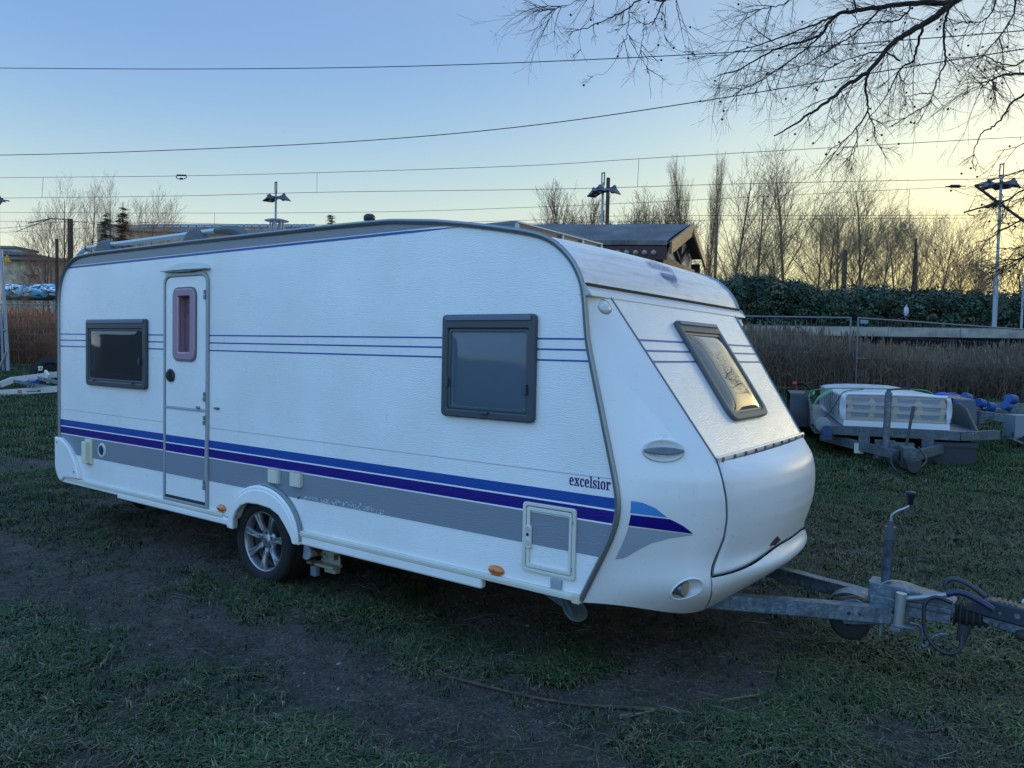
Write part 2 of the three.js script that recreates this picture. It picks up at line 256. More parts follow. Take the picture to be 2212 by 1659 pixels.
{
  const r = rng(11), near = [], far = [], dryP = [];
  for (let i = 0; i < 330000; i++) {
    const d = 1.4 + 8.5 * Math.pow(r(), 1.25), xc = (r() * 2 - 1) * (d * 0.85 + 1.0), p = place(xc, 0, d), g = grassAt(p.x, p.z);
    if (r() > (smooth(0.30, 0.9, g) * 0.85 + 0.03) * (0.30 + 1.3 * smooth(0.35, 0.65, vnoise(p.x * 6, p.z * 6, 63))) * smooth(10, 8.4, d)) continue; const glowWarm = 1 + 0.55 * smooth(0.8, 2.2, xc);  // sunset glow painted into the blades: warmer green towards the right
    const t = fbm(p.x * 1.3, p.z * 1.3, 61, 3), dry = r() < 0.30 + 0.22 * smooth(0.8, 2.4, xc) + 0.9 * Math.max(0, fbm(p.x * 1.7, p.z * 1.7, 95, 3) - 0.5);
    const k = 0.45 + 1.15 * r() * r();
    near.push({ x: p.x, y: hgt(p.x, p.z), z: p.z, ry: r() * 6.28, s: (0.35 + 0.8 * t + 0.55 * r() * r()) * (0.6 + 0.55 * g), c: dry ? rgb(0.20 * k, 0.165 * k, 0.09 * k) : rgb((0.046 * glowWarm + 0.035 * t * hash(i, 2, 3)) * k, (0.098 + 0.03 * t) * k * lerp(1, glowWarm, 0.5), 0.030 * k) });
  }
  scatter('grass', tuft(5, 7, 0.055, 0.05, 1.15), blade, near, 'short patchy green grass in the foreground', 'grass');
  for (let i = 0; i < 130000; i++) {
    const d = 7.2 + 17.4 * Math.pow(r(), 1.2), xc = (r() * 2 - 1) * (d * 0.80 + 1.0), p = place(xc, 0, d), g = grassAt(p.x, p.z);
    if (r() > (smooth(0.3, 0.8, g) + 0.02) * (0.4 + smooth(0.35, 0.65, vnoise(p.x * 4, p.z * 4, 67))) * smooth(7.0, 9.6, d)) continue;
    const k = 0.5 + 1.0 * r(), dry = r() < 0.24;
    far.push({ x: p.x, y: hgt(p.x, p.z), z: p.z, ry: r() * 6.28, s: (0.6 + 0.9 * r()) * lerp(0.7, 1.1, smooth(7, 11, d)), c: dry ? rgb(0.22 * k, 0.19 * k, 0.09 * k) : rgb(0.060 * k, 0.135 * k, 0.030 * k) });
  }
  scatter('grass', tuft(8, 9, 0.075, 0.06, 1.0), blade, far, 'denser green grass of the meadow behind the caravan', 'grass');
  // straw and dead stems lying about
  const straw = tube([V(-0.5, 0, 0), V(-0.2, 0.04, 0.06), V(0.15, 0.03, 0.03), V(0.5, 0, -0.05)], [0.008, 0.012, 0.011, 0.005], 3, false);
  for (let i = 0; i < 26000; i++) {
    const d = 2.3 + 9 * Math.pow(r(), 1.3), xc = (r() * 2 - 1) * (d * 0.72), p = place(xc, 0, d), cl = fbm(p.x * 1.1, p.z * 1.1, 131, 3);
    if (r() > smooth(0.4, 0.68, cl) + 0.10) continue;
    const L = 0.03 + 0.13 * r() * r(), k = 0.30 + 0.9 * r() * r() * r();
    dryP.push({ x: p.x, y: hgt(p.x, p.z) + 0.012 + 0.012 * r(), z: p.z, ry: r() * 6.28, tx: (r() - 0.5) * 0.5, tz: (r() - 0.5) * 0.35, s: L, c: rgb(0.34 * k, 0.285 * k, 0.20 * k) });
  }
  { // crumbs of soil, dead leaf bits and small stones
    const cr = new THREE.IcosahedronGeometry(1, 0), pos = cr.attributes.position; for (let i = 0; i < pos.count; i++) { const h = 0.7 + 0.6 * hash(Math.round(pos.getX(i) * 9), Math.round(pos.getY(i) * 9), Math.round(pos.getZ(i) * 9)); pos.setXYZ(i, pos.getX(i) * h, pos.getY(i) * h * 0.55, pos.getZ(i) * h); } cr.computeVertexNormals(); cr.deleteAttribute('uv');
    const cp = []; for (let i = 0; i < 60000; i++) { const d = 2.3 + 8 * Math.pow(r(), 1.4), xc = (r() * 2 - 1) * (d * 0.72), p = place(xc, 0, d); if (r() < smooth(0.45, 0.9, grassAt(p.x, p.z)) * 0.8) continue; const k = 0.45 + 0.8 * r(), st = r() < 0.003; cp.push({ x: p.x, y: hgt(p.x, p.z) + 0.001, z: p.z, ry: r() * 6.28, tx: (r() - 0.5), s: (st ? 0.006 : 0.004) + 0.009 * r() * r(), c: st ? rgb(0.22, 0.21, 0.20) : rgb(0.085 * k, 0.070 * k, 0.058 * k) }); }
    scatter('soil_crumbs', cr, std([1, 1, 1], 1), cp, 'crumbs of dark soil and small stones on the bare patches', 'soil');
  }
  scatter('straw', straw, std([1, 1, 1], 0.9), dryP, 'dry straw and broken stems lying on the soil', 'straw');
}
// sticks one can pick out
{
  const st = std([0.15, 0.125, 0.095], 0.9, { map: barkT }), pale = std([0.38, 0.32, 0.22], 0.9, { map: barkT }), brown = std([0.10, 0.075, 0.06], 0.9, { map: barkT });
  const onG = (px, py, lift = 0.012) => { let d = 6; const dir = at(px, py, 1).sub(EYE); for (let k = 0; k < 30; k++) { const p = EYE.clone().addScaledVector(dir, d); const e = p.y - hgt(p.x, p.z); d += e / Math.max(0.08, -dir.y); if (Math.abs(e) < 1e-4) break; } const p = EYE.clone().addScaledVector(dir, d); p.y = hgt(p.x, p.z) + lift; return p; };
  const stick = (pts, r0, r1, m, label, group) => { const c = spline(pts.map(([x, y]) => onG(x, y)), pts.length * 4), n = c.length; for (const p of c) p.y = Math.max(p.y, hgt(p.x, p.z) + 0.008); const rs = c.map((_, i) => lerp(r0, r1, i / (n - 1)) * (0.85 + 0.3 * hash(i, n, 3))); single('stick', tube(c, rs, 6), m, label, 'stick', group); };
  stick([[848, 1437], [930, 1458], [1010, 1477], [1100, 1500], [1230, 1525], [1370, 1535], [1530, 1547], [1600, 1540], [1665, 1520], [1724, 1492]], 0.006, 0.011, st, 'longest brown branch lying across the foreground right of centre');
  stick([[195, 1452], [215, 1443], [232, 1425], [242, 1404], [238, 1400]], 0.006, 0.014, pale, 'short forked pale piece of bark on the soil at lower left');
  stick([[1395, 1535], [1400, 1560], [1425, 1598], [1500, 1630], [1600, 1650]], 0.006, 0.004, st, 'thin curved branch running down from the longest branch to the lower edge');
  stick([[590, 1272], [640, 1287], [700, 1296], [800, 1302]], 0.008, 0.005, brown, 'brown twig on the soil just in front of the caravan wheel');
  stick([[770, 1265], [840, 1290], [880, 1325], [940, 1352], [1020, 1354]], 0.005, 0.006, brown, 'curved brown twig in the shadow under the middle of the caravan');
  stick([[1600, 1575], [1640, 1555], [1655, 1545]], 0.01, 0.007, pale, 'short light stub of wood below the longest branch');
  stick([[1340, 1553], [1380, 1548], [1430, 1536]], 0.009, 0.006, pale, 'straight broken stick lying just under the left half of the longest branch');
  stick([[1555, 1520], [1600, 1512], [1640, 1506]], 0.007, 0.005, pale, 'small pale stick above the right end of the longest branch');
  stick([[1560, 1655], [1640, 1630], [1730, 1622]], 0.006, 0.008, pale, 'pale bent stick at the bottom edge left of centre right');
  stick([[1990, 1585], [2060, 1578], [2120, 1576]], 0.006, 0.009, st, 'grey-brown stick at the lower right corner');
  stick([[2150, 1280], [2178, 1268]], 0.006, 0.004, pale, 'pale twig on the grass right above the coupling head');
  stick([[1725, 1230], [1785, 1246], [1850, 1250]], 0.008, 0.006, pale, 'light brown twig on the grass behind the drawbar');
  stick([[960, 1365], [1010, 1350], [1050, 1330]], 0.009, 0.006, brown, 'dark stick at the edge of the shadow below the sill');
  stick([[1745, 1180], [1752, 1170], [1748, 1160], [1760, 1150]], 0.006, 0.004, pale, 'little curled pale twig on the grass left of the jockey crank');
  stick([[310, 1590], [330, 1562], [345, 1530]], 0.006, 0.004, st, 'short grey stick standing out of the grass at lower left');
}
// ---------------------------------------------------------------- caravan
const font = await new FontLoader().loadAsync('fonts/droid/droid_serif_bold.typeface.json');
const fontSans = await new FontLoader().loadAsync('fonts/droid/droid_sans_bold.typeface.json');
function text(str, size, depth, f = font, curve = 4) { const g = new TextGeometry(str, { font: f, size, depth, curveSegments: curve, bevelEnabled: false }); g.computeBoundingBox(); return g; }
const caravan = thing('caravan', 'large white touring caravan with blue, navy and grey side stripes', 'caravan', V(2.9, -0.04, -1.15));
const TW = 2.3;                                                            // body width: near side at z = 0
const TX = [[0.30, 5.40], [0.38, 5.432], [0.41, 5.448], [0.541, 5.511], [0.662, 5.569], [0.75, 5.61], [0.833, 5.637], [0.9, 5.646], [0.954, 5.644], [1.047, 5.625], [1.139, 5.601], [1.232, 5.577], [1.61, 5.479], [1.72, 5.452], [1.94, 5.428], [1.99, 5.418]];
const trimX = (y) => interp(TX, y);
const roofProf = [[0, 0.42], [0, 1.2], [0, 2.0], [0.012, 2.09], [0.039, 2.184], [0.1, 2.275], [0.186, 2.336], [0.26, 2.37], [0.354, 2.394], [0.6, 2.406], [2.0, 2.412], [3.6, 2.41], [4.1, 2.403], [4.449, 2.372], [4.7, 2.336], [4.9, 2.302], [5.08, 2.268], [5.182, 2.240], [5.261, 2.200], [5.34, 2.128], [5.386, 2.062], [5.418, 1.99]];
const archPts = []; for (let i = 0; i <= 16; i++) { const a = Math.PI * (1 - i / 16); archPts.push([2.975 + 0.345 * Math.cos(a), 0.36 + 0.27 * Math.sin(a)]); }
{ // the near side, one pressed sheet with openings
  const front = TX.slice().reverse().filter(([y]) => y < 1.985 && y > 0.41).map(([y, x]) => [x, y]);
  const sh = poly([[0, 0.42], [archPts[0][0], 0.42], ...archPts.filter((p) => p[1] > 0.42), [archPts[16][0], 0.42], [5.448, 0.42], ...front.reverse(), ...roofProf.slice(2).reverse()]);
  const h1 = rrect(0.82, 0.45, 0.03, 1.0, 1.562, THREE.Path), h2 = rrect(0.50, 0.44, 0.03, 4.845, 1.565, THREE.Path), h3 = rrect(0.20, 0.48, 0.02, 2.008, 1.803, THREE.Path);
  sh.holes.push(h1, h2, h3);
  const side = part(caravan, 'side_panel', ext(sh, 0.03, 0, -0.03), skin);
  // stripes: printed film on the sheet, each proud by 1.5 mm
  const bandX0 = 0.012, film = (y0, y1, x0, x1, m, name = 'stripe') => { const N = 12, top = [], bot = []; for (let i = 0; i <= N; i++) { const t = i / N; bot.push([x1(lerp(y0, y1, t)), lerp(y0, y1, t)]); } part(side, name, ext(poly([[x0, y0], ...bot, [x0, y1]]), 0.003, 0, -0.0015), m); };
  const ends = (y) => trimX(y) - 0.004;
  film(0.898, 0.953, bandX0, ends, dBlue); film(0.828, 0.889, bandX0, ends, dNavy);
  film(0.889, 0.898, bandX0, ends, dWhite); film(0.820, 0.828, bandX0, ends, dWhite);
  // the grey band ends at the wheel arch line
  film(0.651, 0.820, bandX0, ends, dGrey);
  film(0.6455, 0.651, bandX0, ends, dWhite);
  for (const y of [1.721, 1.667, 1.612]) { for (const [a, b] of [[bandX0, 0.535], [1.465, 1.722], [2.294, 4.545]]) film(y - 0.0045, y + 0.0045, a, () => b, dLine); film(y - 0.0045, y + 0.0045, 5.152, ends, dLine); }
  film(1.0435, 1.0465, bandX0, ends, std([0.30, 0.33, 0.37], 0.5), 'panel_joint');
  // grey and blue roof band, running out to a point at the front
  const top = []; for (let x = 0.10; x <= 4.68; x += 0.05) { const y = (() => { for (let i = 1; i < roofProf.length; i++) if (roofProf[i][0] >= x && roofProf[i - 1][0] < x) return lerp(roofProf[i - 1][1], roofProf[i][1], (x - roofProf[i - 1][0]) / (roofProf[i][0] - roofProf[i - 1][0])); return 2.4; })(); top.push([x, y - 0.012]); }
  const yl = (x) => 2.322 + 0.003 * x * (x < 4 ? 1 : 1);
  part(side, 'stripe', ext(poly([[0.125, 2.300], [4.3, 2.323], [4.70, 2.331], [4.2, 2.338], [0.165, 2.317]]), 0.003, 0, -0.0015), dBlue);
  part(side, 'stripe', ext(poly([[0.175, 2.323], [4.2, 2.344], [4.55, 2.345], ...top.filter(([x, y]) => x > 0.2 && x < 4.5 && y > 2.325).reverse()]), 0.003, 0, -0.0015), decal([0.20, 0.215, 0.24]));
  const t = text('excelsior', 0.054, 0.003); t.scale(0.232 / (t.boundingBox.max.x - t.boundingBox.min.x), 1, 1); t.translate(5.366, 0.988, -0.0005); part(side, 'lettering', t, std([0.035, 0.006, 0.12], 0.5));
}
part(caravan, 'side_panel', ext(poly([[0, 0.42], [5.448, 0.42], ...TX.filter(([y]) => y < 1.985 && y > 0.41).map(([y, x]) => [x, y]), ...roofProf.slice(2).reverse()]), 0.03, 0, -TW), skin);
// roof skin and rear wall: sheet along the outline
const roofAt = (t) => { const n = roofProf.length - 1; const i = Math.min(n - 1, Math.floor(t * n)), f = t * n - i; return [lerp(roofProf[i][0], roofProf[i + 1][0], f), lerp(roofProf[i][1], roofProf[i + 1][1], f)]; };
const sheet = (a, b, nv, z0 = -0.001, z1 = -TW + 0.001, crown = 0.02, out = 0) => grid(24, nv, (u, v) => { const [x, y] = roofAt(lerp(a, b, v)); const c = crown * Math.sin(Math.PI * u); return V(x + out, y + c * smooth(0.3, 1.2, x) + out, lerp(z0, z1, u)); }, true);
const NP = roofProf.length - 1;
const roofM = std([0.74, 0.75, 0.75], 0.42, { map: blot, bumpMap: hammer, bumpScale: 0.001 });
part(caravan, 'rear_panel', sheet(0, 8 / NP, 24), skin);
const roof = part(caravan, 'roof', sheet(8 / NP, 13 / NP, 20), roofM);
// streaked plastic cap over the front of the roof
const capT = dataTex(1024, (u, v) => { const s = fbm(u * 5 + 0.5 * fbm(u * 7, v * 7, 5, 3), v * 46, 61, 5), q = fbm(u * 18, v * 14, 65, 5), f = fbm(u * 60, v * 120, 69, 3); const k = 0.93 + 0.07 * smooth(0.3, 0.7, s) - 0.07 * smooth(0.5, 0.8, q) - 0.05 * f; return [k, k, k]; }, true, 1, 512);
const capM = phys([0.78, 0.79, 0.80], 0.24, { map: capT, clearcoat: 0.3, clearcoatRoughness: 0.15 });
const cap = part(caravan, 'roof_cap', (() => { const g = grid(24, 40, (u, v) => { const [x, y] = roofAt(lerp(13 / NP, 1, v)), c = 0.02 * Math.sin(Math.PI * u) * smooth(0, 0.5, 1 - v); return V(x + 0.002, y + c + 0.002, lerp(-0.02, -TW + 0.02, u)); }, true, true); return g; })(), capM);
{ // worn printed emblem on the cap
  const tex = canvasTex(512, 512, (c, w, h) => {
    c.clearRect(0, 0, w, h); const ink = 'rgba(66,92,158,0.92)', pale = 'rgba(212,218,218,0.8)', r = rng(5);
    c.fillStyle = pale; for (let i = 0; i < 900; i++) { const a = -1.35 + r() * 2.9, R = 226 + (r() - 0.5) * 52; c.fillRect(256 + Math.cos(a) * R - 4, 256 + Math.sin(a) * R - 4, 3 + r() * 14, 2 + r() * 8); }
    c.fillStyle = ink; c.save(); c.beginPath(); c.arc(256, 256, 190, 0, 7); c.clip(); c.fillRect(40, 70, 430, 26); for (let i = 0; i < 9; i++) c.fillRect(40, 318 + i * 15, 430, 12 - i * 0.6); c.fillStyle = ink; c.fillRect(40, 318, 430, 60); c.restore();
    c.fillStyle = ink; c.font = 'bold 165px serif'; c.textAlign = 'center'; c.fillText('Hobby', 256, 250);
    c.globalCompositeOperation = 'destination-out'; for (let i = 0; i < 120; i++) { c.globalAlpha = 0.4 * r(); c.fillRect(r() * 512, r() * 512, 4 + 30 * r(), 2 + 5 * r()); }
  });
  // x of the roof outline by distance along it
  const seg = roofProf.slice(13), cum = [0]; for (let i = 1; i < seg.length; i++) cum.push(cum[i - 1] + Math.hypot(seg[i][0] - seg[i - 1][0], seg[i][1] - seg[i - 1][1]));
  const alongX = seg.map((p, i) => [cum[i], p[0]]), alongY = seg.map((p, i) => [cum[i], p[1]]), alongV = seg.map((p, i) => [cum[i], i / (seg.length - 1)]), s1 = cum[seg.length - 1] - 0.075, s0 = s1 - 0.27, zc = -1.2;
  const g = grid(10, 14, (u, v) => { const s = lerp(s1, s0, v), z = zc + 0.17 - 0.34 * u; return V(interp(alongX, s) + 0.007, interp(alongY, s) + 0.007 + 0.02 * Math.sin(Math.PI * (-0.02 - z) / (TW - 0.04)) * smooth(0, 0.5, 1 - interp(alongV, s)), z); }, false, true);
  part(cap, 'emblem', g, new THREE.MeshStandardMaterial({ map: tex, transparent: true, roughness: 0.35 }));
}
// floor and the closed body behind the front
part(caravan, 'floor', [box(2.40, 0.04, 2.24, 1.22, 0.44, -1.15), box(2.05, 0.04, 2.24, 4.40, 0.44, -1.15), box(0.96, 0.04, 1.5, 2.90, 0.44, -1.15), box(0.03, 1.5, 2.2, 5.40, 1.2, -1.15)], darkVoid);
// edge trims along the outline
const outline = (z) => [...TX.filter(([y]) => y > 0.38 && y < 1.985).map(([y, x]) => V(x, y, z)), ...roofProf.slice().reverse().map(([x, y]) => V(x, y, z))];
for (const z of [0.004, -TW - 0.004]) {
  const pts = outline(z).map((p) => V(p.x, p.y, p.z)), fine2 = []; for (let i = 0; i < pts.length - 1; i++) { const n = Math.max(1, Math.ceil(pts[i].distanceTo(pts[i + 1]) / 0.06)); for (let k = 0; k < n; k++) fine2.push(pts[i].clone().lerp(pts[i + 1], k / n)); } fine2.push(pts[pts.length - 1]);
  const sm = fine2.map((p, i) => { const a = fine2[Math.max(0, i - 1)], b = fine2[Math.min(fine2.length - 1, i + 1)]; return V((a.x + 2 * p.x + b.x) / 4, (a.y + 2 * p.y + b.y) / 4, z); });
  const et = part(caravan, 'edge_trim', tube(sm, 0.016, 10), alu);
  part(et, 'rubber_insert', tube(sm.map((p) => V(p.x, p.y, z + Math.sign(z + 1) * 0.0125)), 0.0065, 6), std([0.10, 0.12, 0.12], 0.7));
}
// ---- front: inclined panel, moulded corners, locker lid and apron
const XC = [[0.28, 5.87], [0.32, 5.93], [0.38, 6.01], [0.45, 6.10], [0.51, 6.17], [0.545, 6.195], [0.57, 6.192], [0.60, 6.170], [0.63, 6.158], [0.66, 6.165], [0.74, 6.190], [0.82, 6.208], [0.90, 6.212], [0.98, 6.204], [1.04, 6.186], [1.075, 6.160], [1.10, 6.125], [1.115, 6.085], [1.125, 6.04], [1.13, 6.005], [1.16, 5.98]];
const EX = [[0.26, 5.83], [0.30, 5.87], [0.38, 5.93], [0.44, 5.965], [0.50, 5.982], [0.56, 5.978], [0.60, 5.978], [0.65, 5.992], [0.75, 6.026], [0.85, 6.043], [0.95, 6.046], [1.05, 6.030], [1.13, 5.9986], [1.20, 5.952]];
const soft = (T, y, w = 0.02) => { let s = 0; for (let k = -3; k <= 3; k++) s += interp(T, y + k * w / 3) * (4 - Math.abs(k)); return s / 16; };
const ZS = [[0.26, -0.64], [0.30, -0.60], [0.36, -0.52], [0.42, -0.45], [0.48, -0.398], [0.54, -0.376], [0.60, -0.386], [0.66, -0.405], [0.75, -0.41], [0.85, -0.392], [0.95, -0.365], [1.05, -0.345], [1.13, -0.354], [1.2, -0.341]];
const noseX = (y, z) => { const q = Math.min(-z, TW + z), xt = soft(TX, y, 0.03), ze = -soft(ZS, y, 0.03), ex = soft(EX, y, 0.03); if (q <= ze) { const k = 1.36; return xt + (ex - xt) * Math.sin(k * Math.max(0, q) / ze) / Math.sin(k); } const w = (q - ze) / (1.15 - ze); return ex + (soft(XC, y, 0.018) - ex) * (1 - Math.pow(1 - w, 2.3)); };
const panX = (y) => 5.462 + (1.94 - y) * 0.6625, panZ = (y) => lerp(-0.205, -0.354, (1.94 - y) / 0.81);
const cornerPt = (y, s, out = 0) => {
  if (y >= 1.13) { const z = s * panZ(y), xt = soft(TX, y, 0.03), kk = lerp(1.36, 1.15, smooth(1.13, 1.6, y)); return V(xt + (panX(y) - xt) * Math.sin(s * kk) / Math.sin(kk) + out, y, z); }
  const z = s * soft(ZS, y, 0.03); return V(noseX(y, z) + out, y, z);
};
const yBot = (z) => lerp(0.405, 0.30, smooth(0, 0.55, Math.min(-z, TW + z)));
const FOG = { y: 0.492, z: -0.283, ry: 0.058, rz: 0.056 };
const mirror = (g) => { g = g.clone(); g.scale(1, 1, -1); g.translate(0, 0, -TW); const p = g.attributes.position.array, n = g.attributes.normal.array, u = g.attributes.uv.array; for (let i = 0; i < p.length / 9; i++) for (let k = 0; k < 3; k++) { let a = i * 9 + 3 + k, b = i * 9 + 6 + k;[p[a], p[b]] = [p[b], p[a]];[n[a], n[b]] = [n[b], n[a]]; if (k < 2) { a = i * 6 + 2 + k; b = i * 6 + 4 + k;[u[a], u[b]] = [u[b], u[a]]; } } return g; };
{
  let corner = grid(60, 150, (u, v) => { const y = lerp(0.30, 1.935, v), s = u * 0.985 + 0.0; const p = cornerPt(y, s); if (v === 0 || p.y < yBot(p.z)) { const yb = yBot(p.z); p.y = Math.max(p.y, yb); p.x = noseX(p.y, p.z) - 0.0; } return p; }, true);
  const inFog = (x, y, z) => Math.pow((y - FOG.y) / (FOG.ry * 0.97), 2) + Math.pow((z - FOG.z) / (FOG.rz * 0.97), 2) < 1;
  const p = corner.attributes.position, keep = []; for (let i = 0; i < p.count; i += 3) { let n = 0; for (let k = 0; k < 3; k++) n += inFog(p.getX(i + k), p.getY(i + k), p.getZ(i + k)); if (n < 2) keep.push(i, i + 1, i + 2); }
  const cut = new THREE.BufferGeometry(); for (const k of ['position', 'normal', 'uv']) { const a = corner.attributes[k], n = a.itemSize, d = new Float32Array(keep.length * n); keep.forEach((i, j) => { for (let q = 0; q < n; q++) d[j * n + q] = a.array[i * n + q]; }); cut.setAttribute(k, new THREE.BufferAttribute(d, n)); }
  cut.userData.keepUV = true; const far = mirror(cut); far.userData.keepUV = true;
  const near = part(caravan, 'corner_panel', cut, gel); part(caravan, 'corner_panel', far, gel);
  // fog lamp: a moulded bowl with a small round lamp
  for (const mir of [false, true]) {
    const host = mir ? caravan.children[caravan.children.length - 1] : near, fix = (g) => mir ? mirror(fin(g)) : g;
    const rim = (a, k) => { const y = FOG.y + FOG.ry * k * Math.sin(a), z = FOG.z + FOG.rz * k * Math.cos(a); return V(noseX(y, z), y, z); };
    const bowl = grid(48, 12, (u, v) => { const a = u * 6.2832, k = Math.cos(v * 1.5) * 1.04, q = rim(a, Math.max(0.02, k)); return V(q.x - 0.085 * Math.sin(v * 1.5), q.y, q.z - 0.012 * v); }, true);
    const loop = []; for (let i = 0; i <= 36; i++) loop.push(rim(i / 36 * 6.2832, 1.01)); const roll = tube(loop, 0.005, 6, false);
    part(host, 'lamp_recess', fix(M([bowl, roll])), gel);
    const c = V(noseX(FOG.y, FOG.z + 0.012) - 0.020, FOG.y, FOG.z + 0.006), ax = V(0.93, -0.05, 0.16).normalize();
    part(host, 'fog_lamp', fix(M([cyl(c.clone().addScaledVector(ax, -0.04), c.clone().addScaledVector(ax, 0.012), 0.040, 0.040, 20), cyl(c.clone().addScaledVector(ax, -0.05), c.clone().addScaledVector(ax, -0.035), 0.042, 0.042, 20)])), std([0.16, 0.19, 0.22], 0.25, { metalness: 0.6 }));
    part(host, 'lamp_glass', fix(M([cyl(c.clone().addScaledVector(ax, 0.012), c.clone().addScaledVector(ax, 0.016), 0.034, 0.034, 20)])), std([0.30, 0.27, 0.16], 0.2));
    // clear marker lamp at the top
    const m0 = cornerPt(1.887, 0.56, 0.0), nx = V(0.86, 0.42, 0.30).normalize(), up = V(0, 1, 0), sx = V(0, 0, 0).crossVectors(up, nx).normalize(), uy = V(0, 0, 0).crossVectors(nx, sx), mat4 = new THREE.Matrix4().makeBasis(sx, uy, nx).setPosition(m0.clone().addScaledVector(nx, -0.004));
    const disc = (prof, sy = 1) => { const g = lathe(prof, 28); g.rotateX(Math.PI / 2); g.scale(1, sy, 1); g.applyMatrix4(mat4); return g; };
    part(host, 'marker_lamp', fix(disc([[0.0, 0.020], [0.018, 0.019], [0.034, 0.012], [0.040, 0.004], [0.041, 0]], 0.9)), phys([0.62, 0.64, 0.62], 0.12, { clearcoat: 1 }));
    part(host, 'lamp_base', fix(disc([[0.041, 0.006], [0.047, 0.005], [0.050, -0.004]], 0.9)), std([0.30, 0.32, 0.33], 0.4));
    // oval grip
    const hy = 1.185, hz = -0.150, hc = V(noseX(Math.min(hy, 1.129), hz), hy, hz); { let s = 0.33; for (let k = 0; k < 20; k++) { const q = cornerPt(hy, s); s += (q.z - hz) * 1.5; } hc.copy(cornerPt(hy, s)); }
    const dz = cornerPt(hy, 0.2), dz2 = cornerPt(hy, 0.5), hx = V(0, 0, 0).subVectors(dz2, dz).normalize(), vt = cornerPt(hy + 0.05, 0.36).sub(cornerPt(hy - 0.05, 0.36)).normalize(), hn = V(0, 0, 0).crossVectors(hx, vt).normalize(); if (hn.x < 0) hn.negate(); hc.addScaledVector(hn, 0.004);
    const hm = new THREE.Matrix4().makeBasis(hx, V(0, 0, 0).crossVectors(hn, hx), hn).setPosition(hc);
    const oval = lathe([[0, -0.006], [0.06, -0.003], [0.088, 0.004], [0.096, 0.007], [0.103, 0.006], [0.107, -0.012]], 40); oval.rotateX(Math.PI / 2); oval.scale(1, 0.53, 1); oval.applyMatrix4(hm);
    const grip = part(host, 'grip_recess', fix(oval), std([0.62, 0.63, 0.60], 0.4, { map: grime }));
    const bar = ext((() => { const s = new THREE.Shape(); s.moveTo(-0.098, -0.006); s.quadraticCurveTo(0, -0.034, 0.098, -0.006); s.lineTo(0.098, 0.004); s.quadraticCurveTo(0, 0.030, -0.098, 0.006); s.closePath(); return s; })(), 0.016, 0.004, 0.004); bar.applyMatrix4(hm);
    part(grip, 'grip', fix(bar), std([0.27, 0.31, 0.36], 0.75, { map: blot, bumpMap: fine, bumpScale: 0.001 }));
    // film on the corner continues the side stripes to a point
    const filmG = (z0, z1, top, bot, n = 20) => fix(grid(n, 6, (u, v) => { const z = lerp(z0, z1, u), y = lerp(interp(bot, -z), interp(top, -z), v); return V(noseX(y, z) + 0.003, y, z); }, false));
    part(host, 'stripe', filmG(-0.032, -0.138, [[0.032, 0.945], [0.062, 0.938], [0.10, 0.912], [0.138, 0.868]], [[0.032, 0.886], [0.138, 0.866]]), dSky);
    part(host, 'stripe', filmG(-0.034, -0.243, [[0.034, 0.877], [0.15, 0.858], [0.20, 0.822], [0.243, 0.783]], [[0.034, 0.823], [0.243, 0.782]]), std([0.008, 0.002, 0.17], 0.35));
    part(host, 'stripe', filmG(-0.036, -0.243, [[0.036, 0.816], [0.243, 0.778]], [[0.036, 0.645], [0.06, 0.652], [0.09, 0.70], [0.12, 0.735], [0.17, 0.76], [0.243, 0.776]]), dSilver);
  }
}
